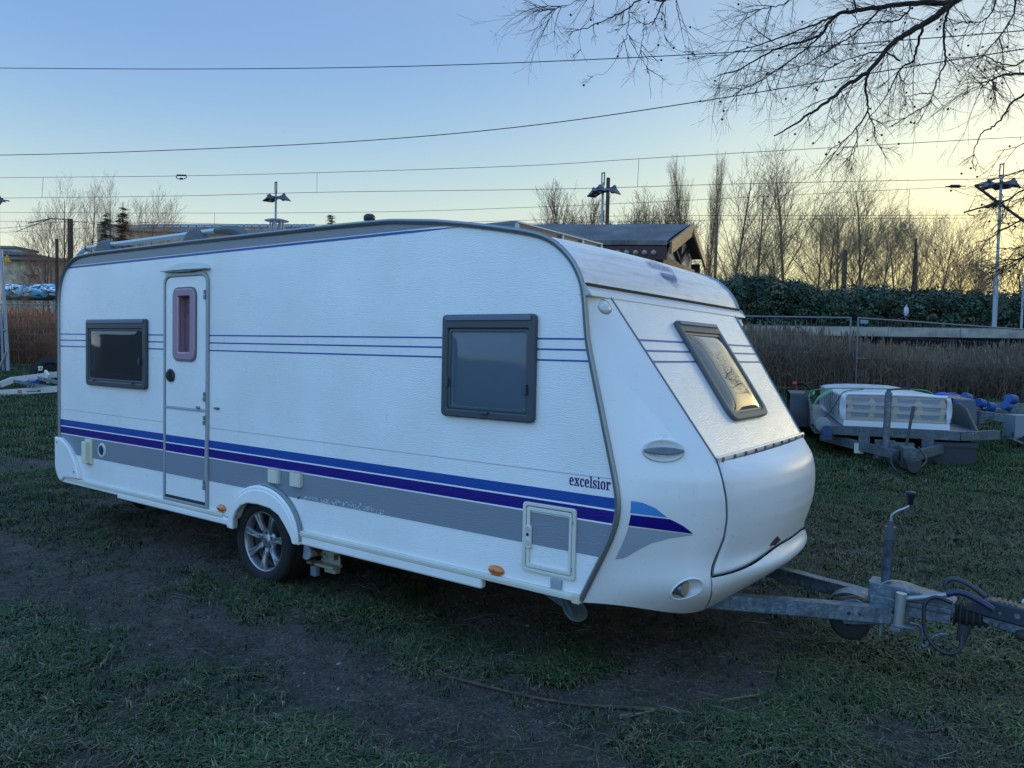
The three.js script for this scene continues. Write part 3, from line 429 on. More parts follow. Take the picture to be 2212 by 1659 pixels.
{ // inclined front panel with its stripes
  const fp = (y, z, o = 0) => V(panX(y) + o * 0.834, y + o * 0.552, z), hw = (y) => -panZ(y);
  const panel = part(caravan, 'front_panel', grid(2, 2, (u, v) => { const y = lerp(1.13, 1.945, v), z = lerp(-hw(y), -TW + hw(y), u); return fp(y, z); }, false), phys([0.86, 0.86, 0.85], 0.24, { bumpMap: hammer, bumpScale: 0.0017, map: grime, clearcoat: 0.7, clearcoatRoughness: 0.2 }));
  for (const y of [1.724, 1.670, 1.615]) part(panel, 'stripe', grid(1, 1, (u, v) => { const yy = y + (v - 0.5) * 0.009; return fp(yy, lerp(-hw(y) - 0.006, -TW + hw(y) + 0.006, u), 0.002); }), dLine);
  for (const s of [0, 1]) part(caravan, 'panel_seal', tube([1.94, 1.7, 1.45, 1.13].map((y) => fp(y, s ? -TW + hw(y) : -hw(y), 0.001)), 0.0055, 6), std([0.16, 0.18, 0.20], 0.6));
  // gutter under the roof cap
  const gp = [[5.395, 1.995], [5.426, 1.992], [5.434, 1.978], [5.452, 1.962], [5.466, 1.944], [5.470, 1.935], [5.455, 1.932], [5.40, 1.94]];
  const gut = ext(poly(gp), TW + 0.02, 0.002, -TW - 0.01); part(caravan, 'gutter', gut, phys([0.78, 0.78, 0.77], 0.25, { clearcoat: 0.3, map: grime }));
  part(caravan, 'gutter_groove', box(0.016, 0.014, TW - 0.03, 5.427, 1.993, -1.15), rubber);
  for (const z of [0.012, -TW - 0.012]) part(caravan, 'gutter_end', ext(poly([[5.428, 1.996], [5.438, 1.990], [5.472, 1.938], [5.440, 1.930]]), 0.012, 0.002, z - 0.006), std([0.45, 0.46, 0.45], 0.5, { map: grime }));
  // window in the front panel
  const m4 = new THREE.Matrix4().makeBasis(V(0, 0, -1), V(-0.552, 0.834, 0), V(0.834, 0.552, 0)).setPosition(fp(1.562, -1.165, 0));
  const w = windowUnit(0.655, 0.665, 0.03, 0.09, 0.042, m4, 'front_window', { glass: phys([0.30, 0.30, 0.26], 0.03, { clearcoat: 1, clearcoatRoughness: 0.03, transmission: 0.55, ior: 1.5, thickness: 0 }), frame: std([0.09, 0.105, 0.11], 0.45, { map: grime }), bulge: 0.03, blind: std([0.20, 0.18, 0.13], 0.8) });
}
function windowUnit(w, h, r, r2, f, m4, name, o) {
  const ap = (g) => { g = fin(g); g.applyMatrix4(m4); return g; };
  const win = part(caravan, name, ap(ring(w, h, r, f, 0.028, 0.008, 0, 0, 0.0, r2, f + 0.034)), o.frame || frameGrey);
  part(win, 'top_rail', ap(rbox(w - 0.055, 0.026, 0.012, 0, h / 2 - 0.021, 0.030, 0.003)), o.rail || std([0.10, 0.14, 0.19], 0.4));
  const pw = w - 2 * f + 0.004, ph = h - 2 * f - 0.034, pc = -0.017, b = o.bulge || 0.012;
  const sash = ring(pw, ph, 0.025, 0.018, 0.014, 0.004, 0, pc, 0.006, Math.max(0.025, r2 * 0.7)); part(win, 'sash', ap(sash), o.sash || std([0.05, 0.065, 0.08], 0.3));
  part(win, 'pane', ap(grid(16, 16, (u, v) => { const x = u * 2 - 1, y = v * 2 - 1; return V(x * (pw / 2 - 0.012), pc + y * (ph / 2 - 0.012), 0.014 + b * (1 - Math.pow(Math.abs(x), 5)) * (1 - Math.pow(Math.abs(y), 5))); })), o.glass);
  if (o.blind) part(win, 'blind', ap(box(pw - 0.02, ph - 0.02, 0.004, 0, pc, -0.012)), o.blind);
  for (const [x, y, ww, hh] of o.latches || []) part(win, 'latch', ap(rbox(ww, hh, 0.02, x, y, 0.034, 0.004)), std([0.05, 0.06, 0.07], 0.4));
  return win;
}
const smoke = phys([0.16, 0.17, 0.18], 0.05, { transmission: 0.8, ior: 1.49, thickness: 0 });
windowUnit(0.625, 0.565, 0.03, 0.035, 0.044, new THREE.Matrix4().makeTranslation(4.848, 1.566, 0.0), 'side_window', { glass: phys([0.42, 0.50, 0.56], 0.06, { transmission: 0.85, ior: 1.49, thickness: 0 }), blind: std([0.16, 0.235, 0.30], 0.55), bulge: 0.018, latches: [[-0.262, -0.09, 0.016, 0.05], [0.262, -0.11, 0.016, 0.055], [0.0, -0.247, 0.05, 0.012]] });
const rw = windowUnit(0.955, 0.562, 0.025, 0.045, 0.046, new THREE.Matrix4().makeTranslation(1.0, 1.566, 0.0), 'side_window', { glass: smoke, bulge: 0.014, latches: [[0.40, -0.06, 0.016, 0.05], [-0.34, -0.232, 0.045, 0.008], [0.28, -0.232, 0.045, 0.008]] });
part(rw, 'curtain', grid(24, 3, (u, v) => V(1.18 + 0.2 * u, 1.36 + 0.40 * v, -0.06 + 0.012 * Math.sin(u * 26))), std([0.20, 0.20, 0.21], 0.9));
part(rw, 'seat_back', rbox(0.9, 0.30, 0.16, 0.95, 1.30, -0.5, 0.05), std([0.05, 0.035, 0.03], 0.9));
{ // entrance door in two leaves
  const dx = 2.006, fr = new THREE.Shape(); const arch = (s, x0, x1, y0, y1, r) => { s.moveTo(x0, y0); s.lineTo(x1, y0); s.lineTo(x1, y1 - r); s.quadraticCurveTo(x1, y1, x1 - r, y1); s.lineTo(x0 + r, y1); s.quadraticCurveTo(x0, y1, x0, y1 - r); s.lineTo(x0, y0); return s; };
  arch(fr, 1.717, 2.298, 0.444, 2.186, 0.085); const hole = arch(new THREE.Path(), 1.742, 2.273, 0.468, 2.163, 0.07); fr.holes.push(hole);
  const door = part(caravan, 'door_frame', ext(fr, 0.020, 0.005, 0, 2), std([0.36, 0.40, 0.42], 0.45, { metalness: 0.3, map: grime }));
  const leafU = arch(new THREE.Shape(), 1.748, 2.266, 1.176, 2.157, 0.065), wh = rrect(0.232, 0.49, 0.05, 2.006, 1.803, THREE.Path); leafU.holes.push(wh);
  const upper = part(caravan, 'upper_door', ext(leafU, 0.014, 0.003, 0, 1), skin);
  const ring2 = ring(0.305, 0.556, 0.075, 0.012, 0.016, 0.004, 2.006, 1.803, 0.010); part(upper, 'window_seal', ring2, std([0.12, 0.13, 0.14], 0.5));
  const mauve = std([0.34, 0.22, 0.27], 0.30, {});
  // pane: bulged mauve acrylic with a sunk middle
  const rr = rrect(0.286, 0.536, 0.07, 2.006, 1.803); rr.holes.push(rrect(0.150, 0.42, 0.008, 2.006, 1.803, THREE.Path)); part(upper, 'window_surround', ext(rr, 0.026, 0.008, 0.004, 2), phys([0.40, 0.25, 0.31], 0.22, { clearcoat: 0.6, clearcoatRoughness: 0.1 }));
  part(upper, 'window_pane', [box(0.152, 0.422, 0.004, 2.006, 1.803, -0.030)], phys([0.25, 0.16, 0.19], 0.22, { map: blot }));
  part(upper, 'recess', [box(0.004, 0.42, 0.03, 1.930, 1.803, -0.012), box(0.004, 0.42, 0.03, 2.082, 1.803, -0.012), box(0.15, 0.004, 0.03, 2.006, 2.013, -0.012), box(0.15, 0.004, 0.03, 2.006, 1.593, -0.012)], mauve);
  const oct = poly([[1.822, 1.464], [1.796, 1.456], [1.776, 1.432], [1.772, 1.398], [1.788, 1.372], [1.822, 1.362], [1.856, 1.372], [1.874, 1.398], [1.870, 1.432], [1.848, 1.456]]);
  const hnd = part(upper, 'handle', ext(oct, 0.018, 0.005, 0.014), blackPl); part(upper, 'handle_grip', rbox(0.024, 0.074, 0.02, 1.822, 1.412, 0.036, 0.008), std([0.03, 0.03, 0.035], 0.2));
  const lower = part(caravan, 'lower_door', ext(arch(new THREE.Shape(), 1.748, 2.266, 0.488, 1.158, 0.001), 0.014, 0.003, 0, 1), skin);
  for (const [y0, y1, m] of [[0.898, 0.953, dBlue], [0.889, 0.898, dWhite], [0.828, 0.889, dNavy], [0.820, 0.828, dWhite], [0.651, 0.820, dGrey], [0.6455, 0.651, dWhite]]) part(lower, 'stripe', box(0.512, y1 - y0, 0.002, dx + 0.001, (y0 + y1) / 2, 0.0152), m);
  part(caravan, 'door_rail', rbox(0.53, 0.018, 0.020, dx + 0.001, 1.167, 0.011, 0.004), std([0.33, 0.36, 0.38], 0.45));
  part(caravan, 'threshold', [rbox(0.53, 0.016, 0.02, dx, 0.477, 0.008, 0.003)], rubber);
  for (const y of [2.018, 1.271, 1.098, 0.62]) part(door, 'hinge', [rbox(0.014, 0.032, 0.016, 2.268, y + 0.018, 0.024, 0.003), rbox(0.017, 0.032, 0.018, 2.268, y - 0.018, 0.024, 0.003)], alu);
  part(upper, 'door_catch', [rbox(0.03, 0.012, 0.016, 2.185, 1.192, 0.024, 0.003), cyl(V(2.196, 1.186, 0.016), V(2.196, 1.186, 0.036), 0.009, 0.009, 10)], alu);
  part(caravan, 'door_stay', [rbox(0.055, 0.014, 0.014, 2.394, 1.193, 0.006, 0.003), rbox(0.02, 0.012, 0.012, 2.41, 1.196, 0.016, 0.002)], std([0.12, 0.13, 0.13], 0.5));
  // lamp over the door: a flattened half dome
  const lampG = grid(24, 8, (u, v) => { const a = u * Math.PI, x = -Math.cos(a); const hh = 0.055 * Math.pow(Math.sin(a), 0.9) + 0.0015; return V(2.008 + 0.30 * x, 2.206 + hh * (1 - Math.cos(v * 1.57)) + 0.0, 0.002 + (0.008 + 0.05 * Math.pow(Math.sin(a), 0.8)) * Math.cos(v * 1.57)); });
  const dl = part(caravan, 'door_lamp', lampG, std([0.60, 0.62, 0.55], 0.4, { map: grime }));
  part(dl, 'lamp_base', ext((() => { const s = new THREE.Shape(); s.moveTo(-0.295, 0); s.quadraticCurveTo(0, -0.016, 0.295, 0); s.lineTo(0.295, 0.006); s.lineTo(-0.295, 0.006); s.closePath(); return s; })(), 0.045, 0.003, 0.0).translate(2.008, 2.203, 0), std([0.40, 0.42, 0.39], 0.5));
  part(dl, 'lamp_glass', rbox(0.2, 0.010, 0.03, 2.02, 2.196, 0.028, 0.003), std([0.25, 0.27, 0.26], 0.3));
}
{ // service hatch near the front
  const hx = 5.258, hy = 0.69;
  const fr = rrect(0.322, 0.364, 0.022, hx, hy); fr.holes.push(rrect(0.280, 0.326, 0.014, hx, hy, THREE.Path));
  const hatch = part(caravan, 'hatch_frame', ext(fr, 0.014, 0.004, 0, 2), trimCream);
  const lid = rrect(0.272, 0.318, 0.014, hx, hy); lid.holes.push(rrect(0.236, 0.276, 0.006, hx + 0.002, hy, THREE.Path));
  part(hatch, 'hatch_lid', [ext(lid, 0.013, 0.003, 0, 1), ext(rrect(0.036, 0.126, 0.016, 5.135, 0.69), 0.017, 0.004, 0, 1)], std([0.70, 0.70, 0.63], 0.45, { map: grime }));
  for (const [y, m] of [[0.731, std([0.45, 0.45, 0.40], 0.5)], [0.661, std([0.50, 0.50, 0.44], 0.5)]]) { const g = new THREE.CylinderGeometry(0.011, 0.011, 0.006, 16); g.rotateX(Math.PI / 2); g.scale(1, 1.25, 1); g.translate(5.134, y, 0.0185); part(hatch, 'latch', g, m); }
  const lk = new THREE.CylinderGeometry(0.008, 0.008, 0.006, 14); lk.rotateX(Math.PI / 2); lk.translate(5.134, 0.703, 0.0185); part(hatch, 'lock', lk, blackPl);
  for (const y of [0.80, 0.565]) part(hatch, 'hinge', rbox(0.006, 0.02, 0.008, 5.403, y, 0.013, 0.002), std([0.3, 0.3, 0.28], 0.5));
  const refl = part(caravan, 'reflector', rbox(0.066, 0.056, 0.012, 5.309, 0.47, 0.006, 0.003), std([0.30, 0.33, 0.36], 0.25));
  for (let i = 0; i < 7; i++) part(refl, 'rib', box(0.062, 0.003, 0.004, 5.309, 0.448 + i * 0.0075, 0.013), std([0.42, 0.45, 0.48], 0.25));
}
for (const x of [4.927, 2.457]) { // side marker lamps
  const g = lathe([[0, 0.026], [0.02, 0.024], [0.04, 0.017], [0.052, 0.006], [0.054, 0]], 32); g.rotateX(Math.PI / 2); g.scale(1, 0.52, 1); g.translate(x, 0.472, 0.002);
  const side = part(caravan, 'side_marker', g, phys([0.62, 0.14, 0.015], 0.18, { clearcoat: 0.8, clearcoatRoughness: 0.1 }));
  const c = new THREE.CylinderGeometry(0.008, 0.010, 0.006, 12); c.rotateX(Math.PI / 2); c.translate(x, 0.472, 0.028); part(side, 'lens_cap', c, std([0.42, 0.08, 0.01], 0.3));
}
// sills
part(caravan, 'sill', [rbox(2.16, 0.036, 0.030, 4.375, 0.428, 0.010, 0.008), box(2.16, 0.004, 0.034, 4.375, 0.430, 0.011)], trimCream);
part(caravan, 'sill_end', rbox(0.045, 0.046, 0.036, 5.435, 0.424, 0.012, 0.006), std([0.55, 0.50, 0.38], 0.5));
part(caravan, 'sill', [rbox(2.36, 0.032, 0.028, 1.31, 0.428, 0.010, 0.008)], trimCream);
part(caravan, 'skirt', [rbox(1.52, 0.066, 0.05, 4.08, 0.385, -0.006, 0.016)], gel);
part(caravan, 'skirt', [rbox(1.55, 0.05, 0.05, 1.80, 0.385, -0.006, 0.014)], gel);
part(caravan, 'skirt', [rbox(2.45, 0.034, 0.05, 1.28, 0.402, -0.008, 0.012)], gel);
{ // wheel arch, well, wheel
  const cx = 2.950; const N = 28, outer = [], inner = [];
  for (let i = 0; i <= N; i++) { const a = Math.PI * (1 - i / N); outer.push([cx + 0.388 * Math.cos(a), 0.352 + 0.346 * Math.pow(Math.sin(a), 0.92)]); }
  const inn = [[2.632, 0.352], [2.636, 0.42], [2.668, 0.48], [2.722, 0.53], [2.80, 0.560], [2.92, 0.566], [3.05, 0.556], [3.14, 0.524], [3.215, 0.455], [3.265, 0.395], [3.285, 0.352]];
  const arch = part(caravan, 'wheel_arch', ext(poly([...outer, ...inn.slice().reverse()]), 0.05, 0.014, -0.012, 3), gel);
  part(arch, 'arch_flange', ext(poly([...outer.map(([x, y]) => [cx + (x - cx) * 0.93, 0.352 + (y - 0.352) * 0.93]), ...inn.slice().reverse()]), 0.05, 0.010, -0.008, 2), gel);
  const arc = []; for (let i = 14; i <= N; i++) { const a = Math.PI * (1 - i / N * 0.985); arc.push(V(cx + 0.396 * Math.cos(a), 0.352 + 0.352 * Math.pow(Math.sin(a), 0.92), 0.012)); }
  part(arch, 'edge_strip', tube(arc, 0.017, 8), std([0.19, 0.22, 0.23], 0.5));
  part(caravan, 'wheel_well', [box(0.9, 0.02, 0.34, cx, 0.70, -0.21), box(0.9, 0.5, 0.02, cx, 0.5, -0.37), box(0.02, 0.46, 0.33, cx - 0.40, 0.60, -0.21), box(0.02, 0.46, 0.33, cx + 0.40, 0.60, -0.21)], darkVoid);
  const wc = V(2.885, 0.290, -0.13), zf = 0.112;                              // face of the tyre at wc.z + zf
  const mk = (c, s) => {
    const tr = 0.302, wheel = part(caravan, 'tyre', lathe([[0.205, -0.09], [0.215, -0.104], [0.25, -0.112], [0.28, -0.106], [0.294, -0.094], [0.300, -0.078], [0.302, -0.055], [0.295, -0.052], [0.295, -0.046], [0.302, -0.043], [0.302, -0.008], [0.295, -0.005], [0.295, 0.005], [0.302, 0.008], [0.302, 0.043], [0.295, 0.046], [0.295, 0.052], [0.302, 0.055], [0.300, 0.078], [0.294, 0.094], [0.28, 0.106], [0.262, 0.1085], [0.255, 0.112], [0.25, 0.1125], [0.235, 0.112], [0.215, 0.104], [0.205, 0.09]], 72).rotateX(Math.PI / 2).translate(c.x, c.y, c.z), tyreM);
    const rimM = std([0.30, 0.31, 0.32], 0.32, { metalness: 0.6 }), dark = std([0.02, 0.021, 0.024], 0.5);
    const z0 = c.z + s * 0.1;
    part(wheel, 'rim', lathe([[0.185, -0.02], [0.19, 0.06], [0.197, 0.088], [0.206, 0.098], [0.210, 0.094], [0.208, 0.08]], 64).rotateX(s * Math.PI / 2).translate(c.x, c.y, c.z), rimM);
    part(wheel, 'rim_barrel', lathe([[0.0, -0.045], [0.12, -0.045], [0.15, -0.04], [0.187, -0.03], [0.188, 0.04]], 48).rotateX(s * Math.PI / 2).translate(c.x, c.y, c.z), dark);
    for (let i = 0; i < 7; i++) {
      const a = i / 7 * Math.PI * 2 + 0.18, sp = new THREE.Shape(); sp.moveTo(0.04, -0.026); sp.bezierCurveTo(0.09, -0.014, 0.13, -0.015, 0.198, -0.029); sp.lineTo(0.198, 0.029); sp.bezierCurveTo(0.13, 0.015, 0.09, 0.014, 0.04, 0.026); sp.closePath();
      const rib = (o) => { const q = new THREE.Shape(); q.moveTo(0.075, o - 0.0035); q.lineTo(0.196, o * 1.9 - 0.006); q.lineTo(0.196, o * 1.9 + 0.006); q.lineTo(0.075, o + 0.0035); q.closePath(); return ext(q, 0.012, 0.003, 0.082); };
      const g = M([ext(sp, 0.026, 0.007, 0.058, 2), rib(-0.010), rib(0.010)]);
      const p = g.attributes.position; for (let k = 0; k < p.count; k++) { const r = Math.hypot(p.getX(k), p.getY(k)); p.setZ(k, p.getZ(k) - 0.028 * smooth(0.16, 0.03, r) + 0.004 * Math.sin(r * 12)); } g.computeVertexNormals();
      g.rotateZ(a); if (s < 0) g.rotateY(Math.PI); g.translate(c.x, c.y, c.z); part(wheel, 'spoke', g, rimM);
    }
    const hubG = lathe([[0.0, 0.076], [0.026, 0.076], [0.030, 0.072], [0.033, 0.064], [0.052, 0.062], [0.075, 0.056], [0.080, 0.04]], 40).rotateX(s * Math.PI / 2).translate(c.x, c.y, c.z); part(wheel, 'hub', hubG, rimM);
    part(wheel, 'hub_cap', M([lathe([[0.0, 0.0765], [0.022, 0.0765], [0.024, 0.074]], 28), lathe([[0.010, 0.0772], [0.012, 0.0785], [0.014, 0.0772]], 24)]).rotateX(s * Math.PI / 2).translate(c.x, c.y, c.z), std([0.13, 0.14, 0.15], 0.35, { metalness: 0.5 }));
    for (let i = 0; i < 5; i++) { const a = i / 5 * 6.283 + 0.45; const x = Math.cos(a) * 0.055, y = Math.sin(a) * 0.055; part(wheel, 'bolt_hole', cyl(V(c.x + x, c.y + y, c.z + s * 0.056), V(c.x + x, c.y + y, c.z + s * 0.0635), 0.0125, 0.0125, 14), dark); }
  };
  mk(wc, 1); mk(V(2.885, 0.290, -TW + 0.13), -1);
  part(caravan, 'axle', cyl(V(2.885, 0.27, -0.3), V(2.885, 0.27, -2.0), 0.045, 0.045, 12), galv);
}
{ // mover unit and underside
  const rust = dataTex(256, (u, v) => { const n = fbm(u * 6, v * 6, 201, 4, 6); return n > 0.62 ? [0.34, 0.18, 0.08] : [0.62, 0.63, 0.56]; }, true, 3);
  const rm = std([0.8, 0.8, 0.8], 0.6, { map: rust });
  const mv = part(caravan, 'mover_motor', [cyl(V(3.208, 0.246, -0.155), V(3.208, 0.246, -0.36), 0.044, 0.044, 20)], rm);
  part(mv, 'motor_cap', cyl(V(3.208, 0.246, -0.140), V(3.208, 0.246, -0.156), 0.050, 0.050, 20), std([0.36, 0.40, 0.46], 0.5));
  part(caravan, 'mover_bracket', [ext(poly([[3.22, 0.34], [3.37, 0.34], [3.425, 0.24], [3.43, 0.17], [3.38, 0.155], [3.24, 0.16]]), 0.012, 0.003, -0.262), rbox(0.27, 0.020, 0.09, 3.29, 0.160, -0.235, 0.004), rbox(0.11, 0.035, 0.05, 3.36, 0.130, -0.245, 0.006), ...[[3.30, 0.21], [3.385, 0.20], [3.36, 0.28]].map(([x, y]) => cyl(V(x, y, -0.252), V(x, y, -0.242), 0.011, 0.011, 8))], rm);
  part(caravan, 'mover_block', rbox(0.055, 0.070, 0.04, 3.235, 0.112, -0.20, 0.006), std([0.16, 0.20, 0.26], 0.5));
  part(caravan, 'chassis_rail', [beam(V(0.4, 0.35, -0.55), V(5.5, 0.35, -0.55), 0.05, 0.12), beam(V(0.4, 0.35, -1.75), V(5.5, 0.35, -1.75), 0.05, 0.12)], galv);
  part(caravan, 'underfloor_tank', ext(poly([[3.45, 0.30], [4.45, 0.30], [4.30, 0.175], [4.10, 0.15], [3.40, 0.17]]), 0.7, 0.01, -1.2), std([0.10, 0.12, 0.14], 0.7));
  part(caravan, 'spare_wheel', lathe([[0.12, -0.07], [0.28, -0.08], [0.30, 0], [0.28, 0.08], [0.12, 0.07]], 32).translate(1.0, 0.30, -1.15), tyreM);
  // corner steady with its large plastic foot
  for (const [x, z, dir] of [[5.02, -0.40, 1], [5.02, -1.9, 1], [0.75, -0.40, -1], [0.75, -1.9, -1]]) {
    const st = part(caravan, 'corner_steady', [beam(V(x - 0.14 * dir, 0.33, z), V(x + 0.10 * dir, 0.235, z), 0.05, 0.045), rbox(0.16, 0.05, 0.10, x - 0.06 * dir, 0.345, z, 0.006)], std([0.10, 0.12, 0.13], 0.6));
    const s = new THREE.Shape(); s.moveTo(-0.06, 0.075); s.lineTo(-0.075, -0.02); s.quadraticCurveTo(-0.07, -0.10, 0, -0.10); s.quadraticCurveTo(0.07, -0.10, 0.075, -0.02); s.lineTo(0.06, 0.075); s.closePath();
    const foot = M([ext(s, 0.014, 0.004), box(0.008, 0.13, 0.03, -0.045, 0.0, 0.022), box(0.008, 0.13, 0.03, 0.045, 0.0, 0.022), box(0.1, 0.012, 0.03, 0, 0.06, 0.022)]); foot.rotateX(dir * -0.85); foot.rotateY(dir * Math.PI / 2 * 0.72); foot.translate(x + 0.16 * dir, 0.225, z + 0.01);
    if (dir > 0 || z < -1) part(st, 'foot', foot, std([0.11, 0.14, 0.15], 0.55)); else part(st, 'foot', foot, std([0.03, 0.035, 0.04], 0.6));
  }
}
{ // flaked film on the grey stripe
  const r = rng(88), gs = []; for (let i = 0; i < 170; i++) { const t = r(), x = 3.36 + 0.72 * t, y = 0.655 + 0.035 * r() * (1 - Math.abs(t - 0.55)) + (r() < 0.3 ? 0.01 * r() : 0), s = 0.0022 + 0.004 * r() * r(); gs.push(new THREE.CircleGeometry(s, 5).scale(1.6, 1, 1).translate(x, y, 0.0032)); }
  const ch = part(caravan, 'paint_flakes', gs, std([0.62, 0.66, 0.70], 0.5)); ch.userData.kind = 'stuff';
  part(caravan, 'scuff', [box(0.012, 0.010, 0.004, 3.30, 0.653, 0.003), box(0.004, 0.014, 0.004, 3.308, 0.660, 0.003)], rubber);
}
{ // small fittings on the side
  for (const [x, y] of [[3.062, 0.778], [3.29, 0.78]]) { const s = part(caravan, 'socket_cover', rbox(0.106, 0.104, 0.03, x, y, 0.012, 0.006), trimCream); part(s, 'flap_hinge', rbox(0.096, 0.012, 0.012, x, y + 0.05, 0.026, 0.003), std([0.52, 0.51, 0.42], 0.5)); part(s, 'flap', rbox(0.092, 0.086, 0.008, x, y - 0.004, 0.028, 0.003), std([0.60, 0.59, 0.49], 0.5)); }
  const v = part(caravan, 'vent_cover', rbox(0.115, 0.215, 0.018, 0.542, 0.706, 0.008, 0.005), std([0.62, 0.60, 0.46], 0.5)); part(v, 'cowl', rbox(0.072, 0.19, 0.05, 0.528, 0.700, 0.026, 0.008), std([0.66, 0.65, 0.52], 0.5)); part(v, 'stain', rbox(0.05, 0.014, 0.012, 0.545, 0.600, 0.012, 0.003), std([0.35, 0.30, 0.16], 0.7));
  const port = lathe([[0.040, 0.004], [0.044, 0.012], [0.058, 0.010], [0.064, 0.002]], 32).rotateX(Math.PI / 2).translate(0.752, 0.735, 0); const pm = part(caravan, 'inlet_ring', port, std([0.55, 0.55, 0.52], 0.5)); const pc = new THREE.CylinderGeometry(0.043, 0.043, 0.008, 24); pc.rotateX(Math.PI / 2); pc.translate(0.752, 0.735, 0.004); part(pm, 'inlet_cap', pc, std([0.01, 0.02, 0.07], 0.3)); part(pm, 'inlet_rib', rbox(0.012, 0.07, 0.008, 0.752, 0.735, 0.010, 0.003).rotateZ(0), std([0.05, 0.09, 0.16], 0.4));
  // quarter-round rear bumper corner
  const q = new THREE.Shape(); q.moveTo(-0.03, 0.79); q.lineTo(0.06, 0.79); q.bezierCurveTo(0.26, 0.74, 0.36, 0.60, 0.405, 0.47); q.lineTo(0.405, 0.449); q.lineTo(0.13, 0.435); q.quadraticCurveTo(0.10, 0.40, 0.07, 0.398); q.quadraticCurveTo(-0.005, 0.44, -0.03, 0.53); q.closePath();
  const bc = part(caravan, 'rear_corner', ext(q, 0.05, 0.016, -0.012, 3), gel); for (const [x, y] of [[0.026, 0.745], [0.335, 0.510]]) { const s = new THREE.CylinderGeometry(0.010, 0.010, 0.006, 12); s.rotateX(Math.PI / 2); s.translate(x, y, 0.039); part(bc, 'screw', s, std([0.25, 0.27, 0.28], 0.4)); }
  part(caravan, 'rear_bumper', rbox(0.06, 0.36, 2.24, -0.02, 0.60, -1.15, 0.025), gel);
}
{ // roof fittings: rails, chimneys, roof lights
  const gm = std([0.085, 0.105, 0.115], 0.55, { map: grime }), silver = std([0.44, 0.50, 0.54], 0.35, { metalness: 0.4 });
  for (const z of [-0.10, -TW + 0.10]) {
    const rail = part(caravan, 'roof_rail', tube(spline([V(0.05, 2.33, z), V(0.13, 2.42, z), V(0.28, 2.480, z), V(0.45, 2.487, z), V(1.2, 2.492, z), V(2.25, 2.500, z)], 40), 0.021, 12), silver);
    for (const x of [0.63, 1.975]) { const s = new THREE.Shape(); s.moveTo(-0.145, 0); s.bezierCurveTo(-0.13, 0.07, -0.06, 0.115, 0.0, 0.115); s.bezierCurveTo(0.07, 0.115, 0.13, 0.06, 0.145, 0); s.closePath(); part(rail, 'rail_foot', ext(s, 0.085, 0.02, -0.042, 3).translate(x, 2.418, z), gm); }
    part(rail, 'rail_end', tube(spline([V(2.22, 2.500, z), V(2.40, 2.496, z), V(2.52, 2.470, z), V(2.60, 2.432, z)], 12), [0.024, 0.025, 0.026, 0.026, 0.027, 0.028, 0.029, 0.03, 0.03, 0.03, 0.03, 0.026, 0.02], 12), gm);
    part(rail, 'rail_joint', cyl(V(0.295, 2.482, z), V(0.312, 2.483, z), 0.0235, 0.0235, 12), rubber);
  }
  const vp = part(caravan, 'chimney', [lathe([[0.062, 2.42], [0.062, 2.475], [0.050, 2.50], [0.050, 2.66], [0.046, 2.665]], 24).translate(1.562, 0.025, -1.15)], std([0.40, 0.44, 0.46], 0.5));
  part(vp, 'chimney_cowl', [lathe([[0.0, 2.80], [0.06, 2.797], [0.105, 2.785], [0.107, 2.780], [0.05, 2.775], [0.0, 2.775]], 28).translate(1.562, 0, -1.15), ...[0, 1, 2, 3, 4, 5].map((i) => cyl(V(1.562 + 0.055 * Math.cos(i * 1.05), 2.69, -1.15 + 0.055 * Math.sin(i * 1.05)), V(1.562 + 0.055 * Math.cos(i * 1.05), 2.78, -1.15 + 0.055 * Math.sin(i * 1.05)), 0.009, 0.009, 6)), lathe([[0.050, 2.688], [0.075, 2.69], [0.078, 2.70], [0.02, 2.705]], 24).translate(1.562, 0, -1.15)], std([0.28, 0.31, 0.33], 0.5));
  const v2 = part(caravan, 'roof_vent', [lathe([[0.040, 2.42], [0.036, 2.68], [0.0, 2.69]], 18).translate(2.741, 0, -1.15)], std([0.30, 0.32, 0.33], 0.5)); part(v2, 'vent_cap', lathe([[0.0, 2.745], [0.03, 2.742], [0.048, 2.725], [0.046, 2.69], [0.0, 2.69]], 18).translate(2.741, 0, -1.15), blackPl);
  // raised roof light ahead of the middle: dark panes in a grey-green frame
  const rf = std([0.10, 0.125, 0.13], 0.6, { map: grime }), pn = std([0.022, 0.036, 0.042], 0.55);
  const dome = part(caravan, 'roof_light', [rbox(0.62, 0.030, 1.10, 4.28, 2.448, -1.15, 0.012), rbox(0.60, 0.07, 0.03, 4.28, 2.405, -0.615, 0.008), rbox(0.60, 0.07, 0.03, 4.28, 2.405, -1.685, 0.008), rbox(0.03, 0.022, 1.10, 4.585, 2.372, -1.15, 0.006)], rf);
  for (const [z0, z1] of [[-0.62, -1.13], [-1.16, -1.40], [-1.43, -1.67]]) part(dome, 'pane', box(0.012, 0.062, z0 - z1, 4.580, 2.410, (z0 + z1) / 2), pn);
  for (const z of [-0.61, -1.145, -1.415, -1.69]) part(dome, 'frame_bar', rbox(0.022, 0.075, 0.022, 4.586, 2.408, z, 0.005), std([0.30, 0.36, 0.37], 0.45));
  part(dome, 'front_rim', rbox(0.016, 0.012, 1.10, 4.592, 2.452, -1.15, 0.004), std([0.30, 0.36, 0.37], 0.45));
}
